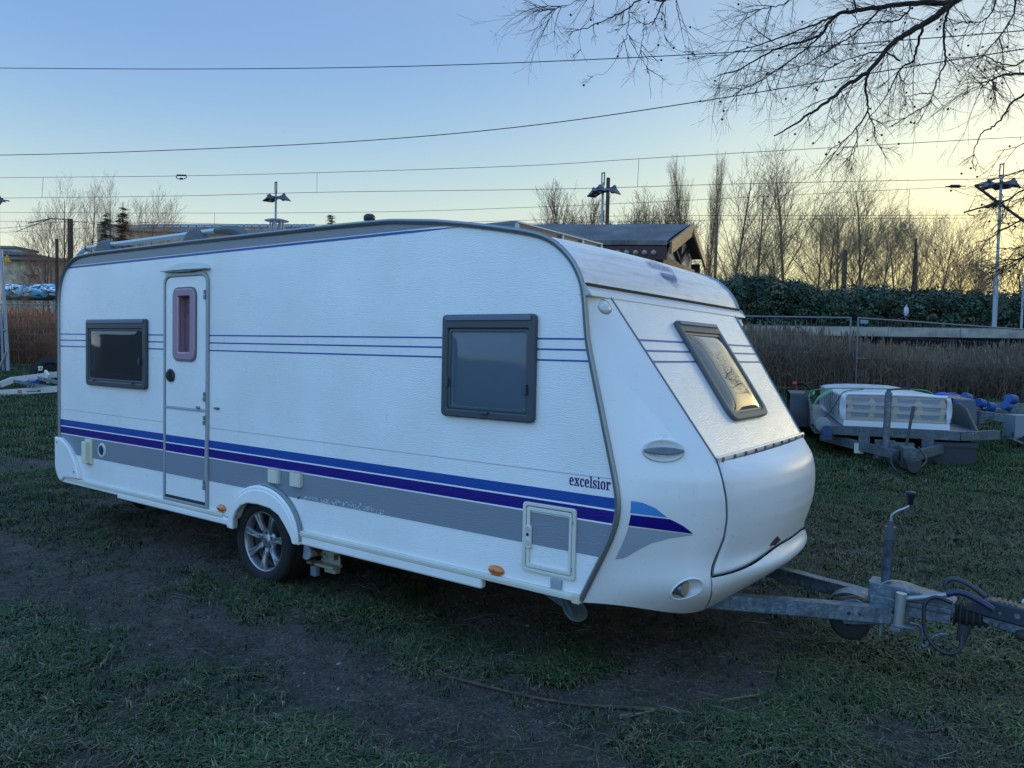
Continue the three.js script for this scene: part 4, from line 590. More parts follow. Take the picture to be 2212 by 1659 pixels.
{ // locker lid with hinge rail, apron
  const yb = (z) => lerp(0.548, 0.632, smooth(0.36, 1.0, Math.min(-z, TW + z)));
  const lidPt = (u, v, out) => { const y0 = lerp(0.575, 1.125, v), zs = soft(ZS, y0, 0.015) - 0.007, z = lerp(zs, -TW - zs, u), y = lerp(yb(z) + 0.006, 1.128, v); return V(noseX(y, z) + out, y, z); };
  const lidM = phys([0.80, 0.80, 0.79], 0.36, { map: grime, roughnessMap: roughT, clearcoat: 0.2, clearcoatRoughness: 0.25 });
  const lid = part(caravan, 'locker_lid', grid(90, 60, (u, v) => { const e = Math.min(u, 1 - u) * 1.5 , t = Math.min(v * 0.55, e); return lidPt(u, v, 0.007 - 0.010 * Math.pow(1 - Math.min(1, t / 0.02), 2)); }), lidM);
  const edge = []; for (let i = 0; i <= 40; i++) edge.push(lidPt(0, 1 - i / 40, -0.003)); for (let i = 1; i <= 60; i++) edge.push(lidPt(i / 60, 0, -0.003)); for (let i = 1; i <= 40; i++) edge.push(lidPt(1, i / 40, -0.003)); for (const p of edge) { p.x -= 0.001; }
  part(lid, 'lid_seal', tube(edge, 0.0055, 6), std([0.13, 0.145, 0.16], 0.7));
  const hg = (z) => 5.992 + 0.010 * (1 - Math.pow((z + 1.15) / 0.8, 2));
  part(caravan, 'hinge_rail', grid(40, 6, (u, v) => { const z = lerp(-0.345, -TW + 0.345, u), a = v * Math.PI; return V(hg(z) + 0.006 + 0.010 * Math.sin(a), 1.138 - 0.020 * Math.cos(a), z); }), phys([0.75, 0.75, 0.73], 0.3, { map: grime, clearcoat: 0.4 }));
  const hr = caravan.children[caravan.children.length - 1]; for (let i = 0; i < 10; i++) { const z = -0.40 - i * 0.165; part(hr, 'bolt', [cyl(V(hg(z) + 0.012, 1.138, z), V(hg(z) + 0.026, 1.144, z), 0.009, 0.008, 8), rbox(0.014, 0.020, 0.014, hg(z) + 0.014, 1.128, z, 0.003)], std([0.16, 0.15, 0.14], 0.5, { metalness: 0.5 })); }
  // worn mark: remains of an emblem
  const ex = (y, z) => V(noseX(y, z) + 0.011, y, z); part(lid, 'emblem', [tube([ex(0.69, -0.855), ex(0.672, -0.83), ex(0.655, -0.812), ex(0.648, -0.80)], [0.004, 0.008, 0.009, 0.004], 6), tube([ex(0.682, -0.87), ex(0.668, -0.858), ex(0.652, -0.852), ex(0.644, -0.845)], [0.004, 0.009, 0.008, 0.004], 6), tube([ex(0.668, -0.90), ex(0.660, -0.88), ex(0.655, -0.86)], [0.004, 0.007, 0.005], 6)], std([0.03, 0.015, 0.02], 0.6));
  const apron = part(caravan, 'apron', grid(80, 30, (u, v) => { const y0 = lerp(0.30, 0.552, v), zs = soft(ZS, y0, 0.012) - 0.003, z = lerp(zs, -TW - zs, u), y = lerp(yBot(z), yb(z) - 0.006, v); return V(noseX(y, z) + 0.001, y, z); }), gel);
  part(apron, 'underside', grid(60, 4, (u, v) => { const z = lerp(-0.5, -TW + 0.5, u), y = yBot(z); return V(noseX(y, z) - 0.25 * v, y + 0.03 * v, z); }, true), skinFlat);
  for (const s of [0, 1]) { const pts = []; for (let i = 0; i <= 16; i++) { const y = lerp(0.31, 0.552, i / 16), z = soft(ZS, y, 0.012) - 0.001; pts.push(V(noseX(y, z) - 0.0015, y, s ? -TW - z : z)); } part(apron, 'panel_joint', tube(pts, 0.0035, 6), std([0.25, 0.27, 0.30], 0.6)); }
}
{ // drawbar, jockey wheel, overrun head
  const tip = V(6.86, 0.352, -1.15), A = 0.10;
  const dbm = galv;
  for (const s of [1, -1]) {
    const a = V(5.45, 0.300, -1.15 + s * 0.56), b = V(6.70, 0.326, -1.15 + s * 0.105);
    const db = part(caravan, 'drawbar', [beam(a, b, 0.045, 0.080, V(0, 1, 0), 0.006), beam(a.clone().add(V(0, 0.039, -s * 0.012)), b.clone().add(V(0, 0.039, -s * 0.012)), 0.068, 0.007)], dbm);
    if (s > 0) {
      const dir = b.clone().sub(a).normalize(), nz = V(0, 0, 0).crossVectors(dir, V(0, 1, 0)).normalize(), uy = V(0, 0, 0).crossVectors(nz, dir); if (nz.z < 0) nz.negate();
      const t = text('HOBBY', 0.050, 0.007, fontSans, 5); t.scale(0.36 / (t.boundingBox.max.x - t.boundingBox.min.x), 1, 1); t.translate(0, -0.024, 0.0215);
      t.applyMatrix4(new THREE.Matrix4().makeBasis(dir, V(0, 0, 0).crossVectors(nz, dir), nz).setPosition(a.clone().lerp(b, 0.43))); part(db, 'embossed_lettering', t, std([0.40, 0.47, 0.52], 0.4, { metalness: 0.4, map: spangle }));
      for (const [k, r] of [[0.845, 0.009], [0.885, 0.006]]) { const c = a.clone().lerp(b, k).addScaledVector(nz, 0.0235); part(db, 'hole', cyl(c.clone().addScaledVector(nz, -0.002), c.clone().addScaledVector(nz, 0.001), r, r, 12), rubber); }
    }
  }
  const head = part(caravan, 'overrun_head', [rbox(0.375, 0.08, 0.16, 6.778, 0.368, -1.15, 0.006), ext(poly([[6.58, 0.40], [6.58, 0.475], [6.74, 0.470], [6.98, 0.440], [6.98, 0.36], [6.58, 0.36]]), 0.13, 0.006, -1.215)], galv);
  part(head, 'head_seam', [tube([V(6.70, 0.388, -1.068), V(6.97, 0.383, -1.068)], 0.004, 5), tube([V(6.70, 0.412, -1.074), V(6.97, 0.405, -1.074)], 0.003, 5)], std([0.05, 0.055, 0.06], 0.6));
  for (const x of [6.96, 6.745]) for (const z of [-1.068]) part(head, 'bolt', cyl(V(x, 0.405, z - 0.01), V(x, 0.405, z + 0.008), 0.008, 0.008, 6), galv);
  part(caravan, 'tube_clamp', [cyl(V(6.735, 0.285, -1.04), V(6.745, 0.455, -1.04), 0.025, 0.025, 18)], std([0.50, 0.53, 0.53], 0.35, { metalness: 0.7 })); part(caravan, 'clamp_foot', [rbox(0.11, 0.016, 0.10, 6.76, 0.284, -1.07, 0.004), rbox(0.05, 0.02, 0.05, 6.725, 0.268, -1.03, 0.004)], galv);
  // jockey wheel
  const jz = -1.15, jm = std([0.17, 0.21, 0.25], 0.45, { metalness: 0.5, map: spangle });
  const jk = part(caravan, 'jockey_post', [cyl(V(6.650, 0.30, jz), V(6.663, 0.765, jz), 0.025, 0.025, 20)], jm);
  part(jk, 'post_head', [cyl(V(6.662, 0.70, jz), V(6.664, 0.768, jz), 0.0275, 0.0275, 20), cyl(V(6.664, 0.768, jz), V(6.666, 0.80, jz), 0.017, 0.012, 16)], std([0.10, 0.12, 0.14], 0.4, { metalness: 0.5 }));
  part(jk, 'crank', tube(spline([V(6.666, 0.795, jz), V(6.668, 0.825, jz), V(6.690, 0.85, jz), V(6.745, 0.885, jz), V(6.752, 0.90, jz), V(6.753, 0.93, jz)], 24), 0.007, 8), std([0.42, 0.46, 0.48], 0.35, { metalness: 0.8 }));
  part(jk, 'crank_knob', lathe([[0.0, 0.895], [0.013, 0.896], [0.015, 0.925], [0.022, 0.935], [0.024, 0.958], [0.022, 0.966], [0.0, 0.968]], 24).translate(6.753, 0, jz), std([0.012, 0.014, 0.03], 0.25));
  const jw = part(caravan, 'jockey_wheel', lathe([[0.02, -0.032], [0.075, -0.034], [0.098, -0.024], [0.105, 0], [0.098, 0.024], [0.075, 0.034], [0.02, 0.032]], 40).rotateX(Math.PI / 2).translate(6.488, 0.232, jz + 0.03), rubber);
  part(jw, 'wheel_bracket', [ext(poly([[6.40, 0.33], [6.52, 0.37], [6.66, 0.33], [6.66, 0.26], [6.47, 0.22]]), 0.10, 0.004, jz - 0.02)], galv);
  part(caravan, 'wheel_guard', grid(16, 3, (u, v) => { const a = lerp(2.6, 0.35, u); return V(6.50 + 0.13 * Math.cos(a), 0.30 + 0.095 * Math.sin(a), lerp(-1.07, -1.20, v)); }), std([0.30, 0.36, 0.42], 0.5, { metalness: 0.4, map: spangle }));
  part(caravan, 'jockey_plug', [cyl(V(6.655, 0.28, -1.06), V(6.652, 0.235, -1.06), 0.013, 0.010, 10), cyl(V(6.652, 0.235, -1.06), V(6.650, 0.205, -1.06), 0.007, 0.005, 8)], std([0.16, 0.18, 0.2], 0.5));
  // bellows, brake lever, coupling
  const bel = []; for (let i = 0; i <= 48; i++) { const t = i / 48; bel.push([lerp(0.056, 0.032, t * t) + 0.011 * Math.cos(t * 5.5 * 6.283) * (1 - 0.3 * t), t * 0.155]); }
  const bg = lathe([[0.0, 0], ...bel, [0.0, 0.157]], 32); bg.rotateZ(-Math.PI / 2 - 0.03); bg.translate(6.975, 0.372, jz); part(caravan, 'bellows', bg, rubber);
  part(caravan, 'rubber_sleeve', [cyl(V(7.03, 0.345, -1.06), V(7.015, 0.265, -1.04), 0.030, 0.022, 14)], rubber);
  const lever = part(caravan, 'brake_lever', tube([V(6.76, 0.425, -1.055), V(6.80, 0.437, -1.052), V(6.90, 0.467, -1.05), V(6.965, 0.492, -1.05)], 0.0125, 12), std([0.34, 0.37, 0.40], 0.45, { metalness: 0.5 }));
  part(lever, 'lever_grip', tube(spline([V(6.945, 0.487, -1.05), V(6.99, 0.505, -1.05), V(7.03, 0.503, -1.05), V(7.10, 0.475, -1.05), V(7.145, 0.452, -1.05)], 20), 0.0155, 12), std([0.015, 0.022, 0.06], 0.35));
  part(caravan, 'lever_loop', tube(spline([V(6.935, 0.465, -1.20), V(6.925, 0.505, -1.20), V(6.945, 0.528, -1.20), V(6.99, 0.530, -1.20), V(7.05, 0.505, -1.20), V(7.10, 0.47, -1.20)], 24), 0.013, 10), std([0.04, 0.045, 0.05], 0.5));
  const cp = part(caravan, 'coupling', [ext(poly([[7.02, 0.41], [7.06, 0.455], [7.13, 0.478], [7.32, 0.458], [7.34, 0.40], [7.26, 0.375], [7.09, 0.395]]), 0.085, 0.008, jz - 0.042)], std([0.022, 0.03, 0.045], 0.5));
  for (let i = 0; i < 4; i++) part(cp, 'rib', box(0.011, 0.008, 0.07, 7.165 + i * 0.022, 0.478 - i * 0.0023, jz), std([0.05, 0.06, 0.07], 0.5));
  part(caravan, 'coupling_shaft', [ext(poly([[7.07, 0.395], [7.26, 0.378], [7.36, 0.39], [7.36, 0.33], [7.24, 0.33], [7.10, 0.352]]), 0.06, 0.005, jz - 0.03)], galv);
  for (const [x, y, r] of [[7.115, 0.378, 0.014], [7.155, 0.371, 0.012], [7.185, 0.362, 0.014], [7.24, 0.425, 0.013], [7.17, 0.425, 0.007]]) part(cp, 'bolt', cyl(V(x, y, jz + 0.025), V(x, y, jz + 0.048), r, r, 10), galv);
  part(caravan, 'coupling_handle', tube(spline([V(7.26, 0.487, jz + 0.02), V(7.265, 0.50, jz + 0.02), V(7.29, 0.502, jz + 0.02), V(7.36, 0.48, jz + 0.02)], 12), 0.009, 8), std([0.5, 0.5, 0.5], 0.4, { metalness: 0.6 }));
  part(caravan, 'coupling_stop', rbox(0.13, 0.05, 0.07, 7.30, 0.335, jz + 0.03, 0.022), rubber);
  part(caravan, 'cable', tube(spline([V(6.975, 0.462, -1.0), V(6.90, 0.478, -0.99), V(6.862, 0.445, -0.98), V(6.858, 0.37, -0.97), V(6.875, 0.29, -0.96), V(6.925, 0.235, -0.95), V(6.985, 0.225, -0.95), V(7.02, 0.255, -0.98), V(7.02, 0.30, -1.02)], 60), 0.0095, 10), std([0.012, 0.014, 0.018], 0.4));
  part(caravan, 'plug_hook', tube(spline([V(6.79, 0.305, -1.06), V(6.835, 0.300, -1.05), V(6.845, 0.27, -1.05), V(6.842, 0.215, -1.05), V(6.86, 0.200, -1.05), V(6.875, 0.225, -1.05), V(6.915, 0.275, -1.05), V(6.96, 0.285, -1.06)], 40), 0.008, 6), galv);
  part(caravan, 'breakaway_wire', tube(spline([V(6.632, 0.45, -1.08), V(6.66, 0.49, -1.06), V(6.72, 0.512, -1.05), V(6.80, 0.500, -1.06), V(6.825, 0.46, -1.08), V(6.815, 0.43, -1.10)], 32), 0.0028, 5), std([0.42, 0.42, 0.30], 0.5));
}
// ---------------------------------------------------------------- beyond the meadow: platform, railway, hedge, trees
const gAt = (xc, d) => { const p = place(xc, 0, d); p.y = hgt(p.x, p.z); return p; };
const pxX = (px, d) => (px - 1106) / FOCAL * d;
const concrete = std([0.42, 0.39, 0.33], 0.85, { map: blot }), steelPost = std([0.33, 0.37, 0.43], 0.5, { metalness: 0.3, map: grime }), rustBrown = std([0.085, 0.055, 0.042], 0.8, { map: blot }), darkHood = std([0.07, 0.08, 0.10], 0.5);
{ // platform edge: long concrete slab on dark supports
  const pts = []; for (let xc = -60; xc <= 60; xc += 2.4) pts.push(place(xc, 0, railD(xc)));
  const pl = thing('platform', 'long pale concrete platform edge running behind the wire fences', 'platform', gAt(0, railD(0))); pl.userData.kind = 'structure'; delete pl.userData.category;
  for (let i = 0; i < pts.length - 1; i++) {
    const a = pts[i], b = pts[i + 1], top = 2.86;
    part(pl, 'edge_slab', beam(V(a.x, top - 0.17, a.z).lerp(V(b.x, top - 0.17, b.z), 0.004), V(a.x, top - 0.17, a.z).lerp(V(b.x, top - 0.17, b.z), 0.996), 0.6, 0.34, V(0, 1, 0)), concrete);
    const q = a.clone().addScaledVector(fwdH, 0.35); part(pl, 'support', box(0.25, 1.2, 0.25, q.x, 1.95, q.z), std([0.12, 0.115, 0.105], 0.9));
  }
  const a = place(-60, 2.85, railD(-60) + 3.2), b = place(60, 2.85, railD(60) + 3.2); part(pl, 'paving', beam(a, b, 5.6, 0.12), std([0.16, 0.155, 0.15], 0.9, { map: blot }));
  const c = place(-60, 2.1, railD(-60) + 1.0), e = place(60, 2.1, railD(60) + 1.0); part(pl, 'retaining_wall', beam(c, e, 0.2, 1.6), std([0.09, 0.09, 0.085], 0.9, { map: blot }));
  const rl = thing('handrail', 'low dark rail along the left stretch of the platform edge', 'railing', gAt(-24, 38));
  part(rl, 'rail', [beam(place(-45, 2.15, railD(-45) - 1.2), place(-12, 2.15, railD(-12) - 1.2), 0.08, 0.16)], concrete);
}
{ // temporary wire fence panels on feet
  const fm = std([0.20, 0.23, 0.25], 0.55, { metalness: 0.5, map: grime }), wire = std([0.20, 0.215, 0.225], 0.6, { metalness: 0.2 });
  const panel = (a, b, label, mid = false) => {
    const base = V((a.x + b.x) / 2, Math.min(a.y, b.y), (a.z + b.z) / 2), f = thing('fence_panel', label, 'fence', base, 'wire fence panels along the meadow edge'), H = 2.0, up = V(0, H, 0), r = 0.021;
    const A = a.clone(), B = b.clone(), L = A.distanceTo(B), n = Math.round(L / 0.125);
    for (const p of [A, B]) part(f, 'post', cyl(p.clone().add(V(0, -0.05, 0)), p.clone().add(up), r, r, 10), fm);
    part(f, 'top_rail', cyl(A.clone().add(V(0, H - 0.02, 0)), B.clone().add(V(0, H - 0.02, 0)), r, r, 10), fm); part(f, 'bottom_rail', cyl(A.clone().add(V(0, 0.16, 0)), B.clone().add(V(0, 0.16, 0)), r, r, 10), fm);
    if (mid) part(f, 'middle_rail', cyl(A.clone().add(V(0, 0.95, 0)), B.clone().add(V(0, 0.95, 0)), r * 0.9, r * 0.9, 10), fm);
    const ws = []; for (let i = 1; i < n; i++) { const p = A.clone().lerp(B, i / n); ws.push(tube([p.clone().add(V(0, 0.16, 0)), p.clone().add(V(0, H - 0.02, 0))], 0.0024, 3, false)); }
    for (let k = 1; k < 8; k++) ws.push(tube([A.clone().add(V(0, 0.16 + k * 0.23, 0)), B.clone().add(V(0, 0.16 + k * 0.23, 0))], 0.0024, 3, false));
    const wm = part(f, 'wire_mesh', ws, wire); wm.userData.kind = 'stuff';
    for (const p of [A, B]) part(f, 'foot_block', rbox(0.30, 0.13, 0.62, p.x, p.y + 0.04, p.z, 0.03), std([0.20, 0.20, 0.19], 0.9));
    return f;
  };
  const P = (px, py, d) => { const t = at(px, py, d); return V(t.x, t.y - 2.0, t.z); };
  panel(P(1500, 680, 19.6), P(1838, 685, 19.6), 'wire fence panel left of the joint, its right post leaning by the load trailer');
  const f2 = panel(P(1854, 685, 19.4), P(2222, 711, 22.5), 'wire fence panel with a middle rail, right of the joint behind the load trailer', true);
  part(f2, 'clamp_plate', rbox(0.18, 0.09, 0.02, P(1868, 692, 19.3).x, P(1868, 692, 19.3).y + 1.96, P(1868, 692, 19.3).z + 0.05, 0.01), std([0.22, 0.25, 0.27], 0.5));
  panel(P(2230, 711, 22.5), P(2560, 724, 23), 'wire fence panel at the right edge of the picture');
  panel(P(12, 656, 23), P(262, 657, 23), 'wire fence panel at the far left beside the caravan rear');
  panel(P(-250, 655, 24), P(4, 656, 23), 'wire fence panel at the left edge by the warning sign');
}
function seedTuft(seed, n, L, head) { // dry reed stems with feathery heads
  const r = rng(seed), gs = [];
  for (let i = 0; i < n; i++) { const a = r() * 6.28, R = 0.3 * Math.sqrt(r()), h = L * (0.55 + 0.5 * r()), la = r() * 6.28, ln = h * (0.06 + 0.55 * r() * r()), x = Math.cos(a) * R, z = Math.sin(a) * R, tx = x + Math.cos(la) * ln, tz = z + Math.sin(la) * ln;
    const w = 0.006; gs.push(tube([V(x, -0.05, z), V(lerp(x, tx, 0.35), h * 0.6, lerp(z, tz, 0.35)), V(tx, h, tz)], [w, w * 0.8, w * 0.3], 3, false));
    for (let k = 0; k < 3; k++) { const q = 0.25 + 0.6 * r(), bx = lerp(x, tx, q * q), bz = lerp(z, tz, q * q), by = h * q, b = r() * 6.28, l = 0.12 + 0.25 * r(); gs.push(tube([V(bx, by, bz), V(bx + Math.cos(b) * l * 0.6, by + l * 0.35, bz + Math.sin(b) * l * 0.6), V(bx + Math.cos(b) * l, by - l * (0.3 * r()), bz + Math.sin(b) * l)], [0.005, 0.006, 0.001], 3, false)); }
    if (r() < head) gs.push(tube([V(tx, h, tz), V(tx + 0.03, h + 0.10, tz), V(tx + 0.05, h + 0.2, tz)], [0.008, 0.022, 0.004], 4, false)); }
  return M(gs);
}
{
  const r = rng(21), geo = [seedTuft(3, 16, 1.35, 0.25), seedTuft(4, 16, 1.2, 0.1), seedTuft(6, 18, 1.05, 0.05)], lists = [[], [], []], mat = std([1, 1, 1], 0.95, { side: THREE.DoubleSide });
  for (let i = 0; i < 15000; i++) {
    const xc = (r() * 2 - 1) * 24 , d0 = 20.4 - 0.10 * xc + (xc < -6 ? 1.2 : 0), d1 = railD(xc) - 1.4, d = lerp(d0, d1, Math.pow(r(), 1.1)); if (xc > -7 && xc < 4.5 && r() < 0.8) continue;
    const p = place(xc, 0, d), cl = fbm(p.x * 0.4, p.z * 0.4, 141, 3), gap = smooth(9.5, 13, xc) * 0.45; if (r() < gap * smooth(24, 26, d)) continue;
    const k = 0.65 + 0.7 * r(), red = xc < -11 ? 1 : 0, hue = fbm(p.x * 0.7, p.z * 0.7, 143, 2);
    lists[Math.floor(r() * 3)].push({ x: p.x, y: hgt(p.x, p.z), z: p.z, ry: r() * 6.28, s: (0.65 + 0.55 * cl + 0.2 * r()), sy: (0.45 + 0.85 * cl + 0.2 * r()) * (1 - 0.35 * gap), c: rgb((0.13 + 0.08 * hue + 0.10 * red) * k, (0.10 + 0.045 * hue + 0.005 * red) * k, (0.072 + 0.02 * hue - 0.012 * red) * k) });
  }
  ['tall dry brown reeds and grasses below the platform', 'tangled dry stems of the weed belt behind the fences', 'short dead weeds at the foot of the wire fences'].forEach((l, i) => scatter('reeds', geo[i], mat, lists[i], l, 'reeds'));
}
// leaf clumps: ivy and bramble hedge beyond the tracks
function leafClump(seed, n, R) {
  const r = rng(seed), pos = [], nor = [];
  for (let i = 0; i < n; i++) { const a = r() * 6.28, b = Math.acos(2 * r() - 1), q = R * (0.5 + 0.5 * Math.cbrt(r())), c = V(Math.sin(b) * Math.cos(a) * q, Math.cos(b) * q * 0.8, Math.sin(b) * Math.sin(a) * q), nn = c.clone().normalize().add(V((r() - 0.5) * 1.2, r() * 0.7, (r() - 0.5) * 1.2)).normalize(), s = 0.035 + 0.05 * r(); const u = V(nn.y, nn.z, nn.x).cross(nn).normalize(), v = V(0, 0, 0).crossVectors(nn, u); const P = [c.clone().addScaledVector(u, s), c.clone().addScaledVector(v, s * 0.7), c.clone().addScaledVector(u, -s), c.clone().addScaledVector(v, -s * 0.7)]; for (const k of [0, 1, 2, 0, 2, 3]) { pos.push(P[k].x, P[k].y, P[k].z); nor.push(nn.x, nn.y, nn.z); } }
  const g = new THREE.BufferGeometry(); g.setAttribute('position', new THREE.Float32BufferAttribute(pos, 3)); g.setAttribute('normal', new THREE.Float32BufferAttribute(nor, 3)); return g;
}
const hedgeTop = (xc) => 5.05 + 0.5 * (fbm(xc * 0.25, 2.2, 151, 3) - 0.5) * 2 - 0.45 * smooth(19, 24, xc) + (xc < 14 ? 0.25 : 0);
{
  const r = rng(31), g = leafClump(9, 110, 0.42), list = [];
  for (let i = 0; i < 7500; i++) {
    const xc = 7 + 32 * r(), d = railD(xc) + 7.2 + 4.5 * r(), p = place(xc, 0, d), top = hedgeTop(xc) - 0.25 * Math.abs(d - railD(xc) - 9); const u = Math.pow(r(), 0.7), y = lerp(2.3, top, u), k = 0.4 + 1.2 * r();
    list.push({ x: p.x, y: y + 0.15 * (r() - 0.5), z: p.z, ry: r() * 6.28, tx: r() * 6.28, s: 0.75 + 0.6 * r(), c: r() < 0.06 ? rgb(0.11 * k, 0.085 * k, 0.045 * k) : rgb(0.036 * k, 0.064 * k, 0.034 * k) });
  }
  scatter('hedge', g, new THREE.MeshStandardMaterial({ roughness: 0.7, side: THREE.DoubleSide }), list, 'long dark green ivy and bramble hedge beyond the tracks', 'hedge');
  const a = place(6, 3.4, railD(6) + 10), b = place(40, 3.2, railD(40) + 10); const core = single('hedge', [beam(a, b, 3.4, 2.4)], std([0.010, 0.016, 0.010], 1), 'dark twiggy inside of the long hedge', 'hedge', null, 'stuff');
  // bag caught in the hedge
  const bp = at(1957, 672, 31.5); const bag = grid(14, 10, (u, v) => { const th = u * 6.283, ph = v * Math.PI, q = 0.11 * Math.sin(ph) * (1 + 0.25 * Math.sin(th * 3 + v * 4)); return V(bp.x + q * Math.cos(th) * 0.8, bp.y + 0.20 * Math.cos(ph) * (1 + 0.1 * Math.sin(th * 2)), bp.z + q * Math.sin(th) * 0.8); }, true);
  const bg = thing('plastic_bag', 'white plastic bag hanging against the dark hedge', 'bag', bp.clone().add(V(0, -0.3, 0))); part(bg, 'bag_body', bag, std([0.45, 0.47, 0.50], 0.6)); part(bg, 'knot', cyl(bp.clone().add(V(0, 0.17, 0)), bp.clone().add(V(0.03, 0.28, 0)), 0.025, 0.008, 8), std([0.6, 0.62, 0.64], 0.6));
}
// bare trees
function bareTree(o) { // o: seed, h, trunk r, limbs, spread, rise, lean, droop
  const r = rng(o.seed), trunk = [], crown = [], rnd = (a) => (r() - 0.5) * 2 * a;
  const grow = (p, dir, len, rad, lvl) => {
    const n = lvl === 0 ? 9 : lvl === 1 ? 6 : lvl === 2 ? 4 : 3, pts = [p.clone()], rs = [rad]; const d = dir.clone(); let q = p.clone();
    for (let i = 1; i <= n; i++) { d.add(V(rnd(o.wob[lvl]) + (o.lean || 0) * 0.05 * (lvl > 0), lvl ? o.rise[lvl] : 0.02, rnd(o.wob[lvl]))).normalize(); q = q.clone().addScaledVector(d, len / n); pts.push(q); rs.push(Math.max(o.tip, lerp(rad, lvl === 0 ? rad * 0.22 : Math.max(o.tip, rad * 0.25), i / n))); }
    (lvl === 0 ? trunk : crown).push(tube(pts, rs, lvl === 0 ? 8 : lvl === 1 ? 5 : 3, false));
    if (lvl >= o.n.length) return;
    const N = Math.round(o.n[lvl] * (lvl ? 0.6 + 0.8 * Math.min(1, len / (o.h * 0.3)) : 1));
    for (let k = 0; k < N; k++) {
      const t = lerp(lvl === 0 ? o.from : 0.15, 1, (k + r()) / N), f = t * n, i = Math.min(n - 1, Math.floor(f)), pp = pts[i].clone().lerp(pts[i + 1], f - i), td = pts[i + 1].clone().sub(pts[i]).normalize();
      const a = k * 2.399 + r() * 1.2, s = V(Math.cos(a), 0, Math.sin(a)); s.addScaledVector(td, -s.dot(td)).normalize(); const ang = o.ang[lvl] * (0.7 + 0.6 * r());
      const nd = td.clone().multiplyScalar(Math.cos(ang)).addScaledVector(s, Math.sin(ang)); if (o.lean) nd.x += o.lean * 0.25 * r(); nd.normalize();
      const L = lvl === 0 ? o.h * o.len * (o.shape(t)) * (0.75 + 0.5 * r()) : len * (0.32 + 0.30 * r()) * (1.15 - 0.5 * t);
      grow(pp, nd, L, Math.max(o.tip, lerp(rs[i], rs[i + 1], f - i) * (lvl ? 0.55 : 0.5)), lvl + 1);
    }
  };
  grow(V(0, 0, 0), V(rnd(0.04), 1, rnd(0.04)), o.h * (o.trunk || 0.92), o.r, 0);
  return { trunk: M(trunk), crown: M(crown) };
}
const barkGrey = std([0.12, 0.105, 0.088], 0.95, { map: barkT }), twigBrown = std([0.29, 0.195, 0.105], 0.95), twigDark = std([0.23, 0.16, 0.085], 0.95), twigRed = std([0.22, 0.125, 0.08], 0.95);
const kinds = {};
const R3 = [0, 0.05, 0.06, 0.05];
function kind(name, o) { const t = bareTree({ wob: [0.05, 0.14, 0.2, 0.25], rise: R3, tip: 0.006, from: 0.25, shape: (t) => 0.25 + 0.95 * Math.sin(Math.PI * Math.min(1, 0.15 + 0.8 * t)), len: 0.5, ...o }); kinds[name] = t; }
kind('willow', { seed: 101, h: 12, r: 0.16, n: [17, 9, 8], ang: [0.70, 0.65, 0.6], len: 0.50, tip: 0.007, rise: [0, 0.10, 0.10, 0.06] });
kind('willow2', { seed: 107, h: 12, r: 0.13, n: [14, 8, 6], ang: [0.55, 0.65, 0.6], len: 0.55, tip: 0.007, shape: (t) => 1.1 - 0.75 * t, rise: [0, 0.12, 0.10, 0.05], lean: 0.5 });
kind('tall', { seed: 113, h: 14, r: 0.15, n: [15, 8, 6], ang: [0.52, 0.6, 0.55], len: 0.46, tip: 0.007, shape: (t) => 1.1 - 0.75 * t, rise: [0, 0.10, 0.12, 0.08], lean: 0.35, from: 0.22 });
kind('round', { seed: 127, h: 9, r: 0.20, n: [26, 12, 11], ang: [0.9, 0.6, 0.55], len: 0.55, from: 0.2, tip: 0.008, rise: [0, 0.16, 0.14, 0.1], shape: (t) => 1.0 - 0.45 * t, trunk: 0.7, lean: 0.25 });
kind('poplar', { seed: 131, h: 14, r: 0.16, n: [46, 7, 6], ang: [0.34, 0.4, 0.4], len: 0.22, from: 0.10, tip: 0.007, rise: [0, 0.16, 0.12, 0.1], shape: (t) => 0.5 + 0.9 * Math.sin(Math.PI * Math.min(1, t * 0.95 + 0.02)) });
kind('spindly', { seed: 137, h: 11, r: 0.12, n: [14, 8, 7], ang: [0.6, 0.55, 0.5], len: 0.40, tip: 0.007, rise: [0, 0.10, 0.12, 0.08], from: 0.3 });
kind('shrub', { seed: 139, h: 5, r: 0.07, n: [14, 9, 7], ang: [0.75, 0.6, 0.5], len: 0.7, tip: 0.006, rise: [0, 0.12, 0.10, 0.05], from: 0.05, shape: (t) => 1.1 - 0.5 * t, trunk: 0.8 });
const treeProto = {};
function plantTree(kindName, px, topY, d, label, mat, group, turn, wide = 1, baseY = null, bark = barkGrey) {
  const key = kindName + mat.uuid, src = kinds[kindName];
  let t = treeProto[key]; if (!t) { t = new THREE.Group(); t.name = 'tree'; const a = shade(new THREE.Mesh(src.trunk, bark)), b = shade(new THREE.Mesh(src.crown, mat)); a.name = 'trunk'; b.name = 'crown'; t.add(a, b); treeProto[key] = t; src.crown.computeBoundingBox(); t.userData.top = src.crown.boundingBox.max.y; }
  const top = at(px, topY, d), o = t.clone(); o.name = numbered('tree'); o.userData = {};
  const by = baseY === null ? 2.3 : baseY, s = (top.y - by) / treeProto[key].userData.top; o.position.set(top.x, by, top.z); o.rotation.y = turn; o.rotation.z = 0.10 * Math.sin(px * 1.7); o.scale.set(s * wide, s, s * wide); scene.add(o);
  return tag(o, label, 'tree', group);
}
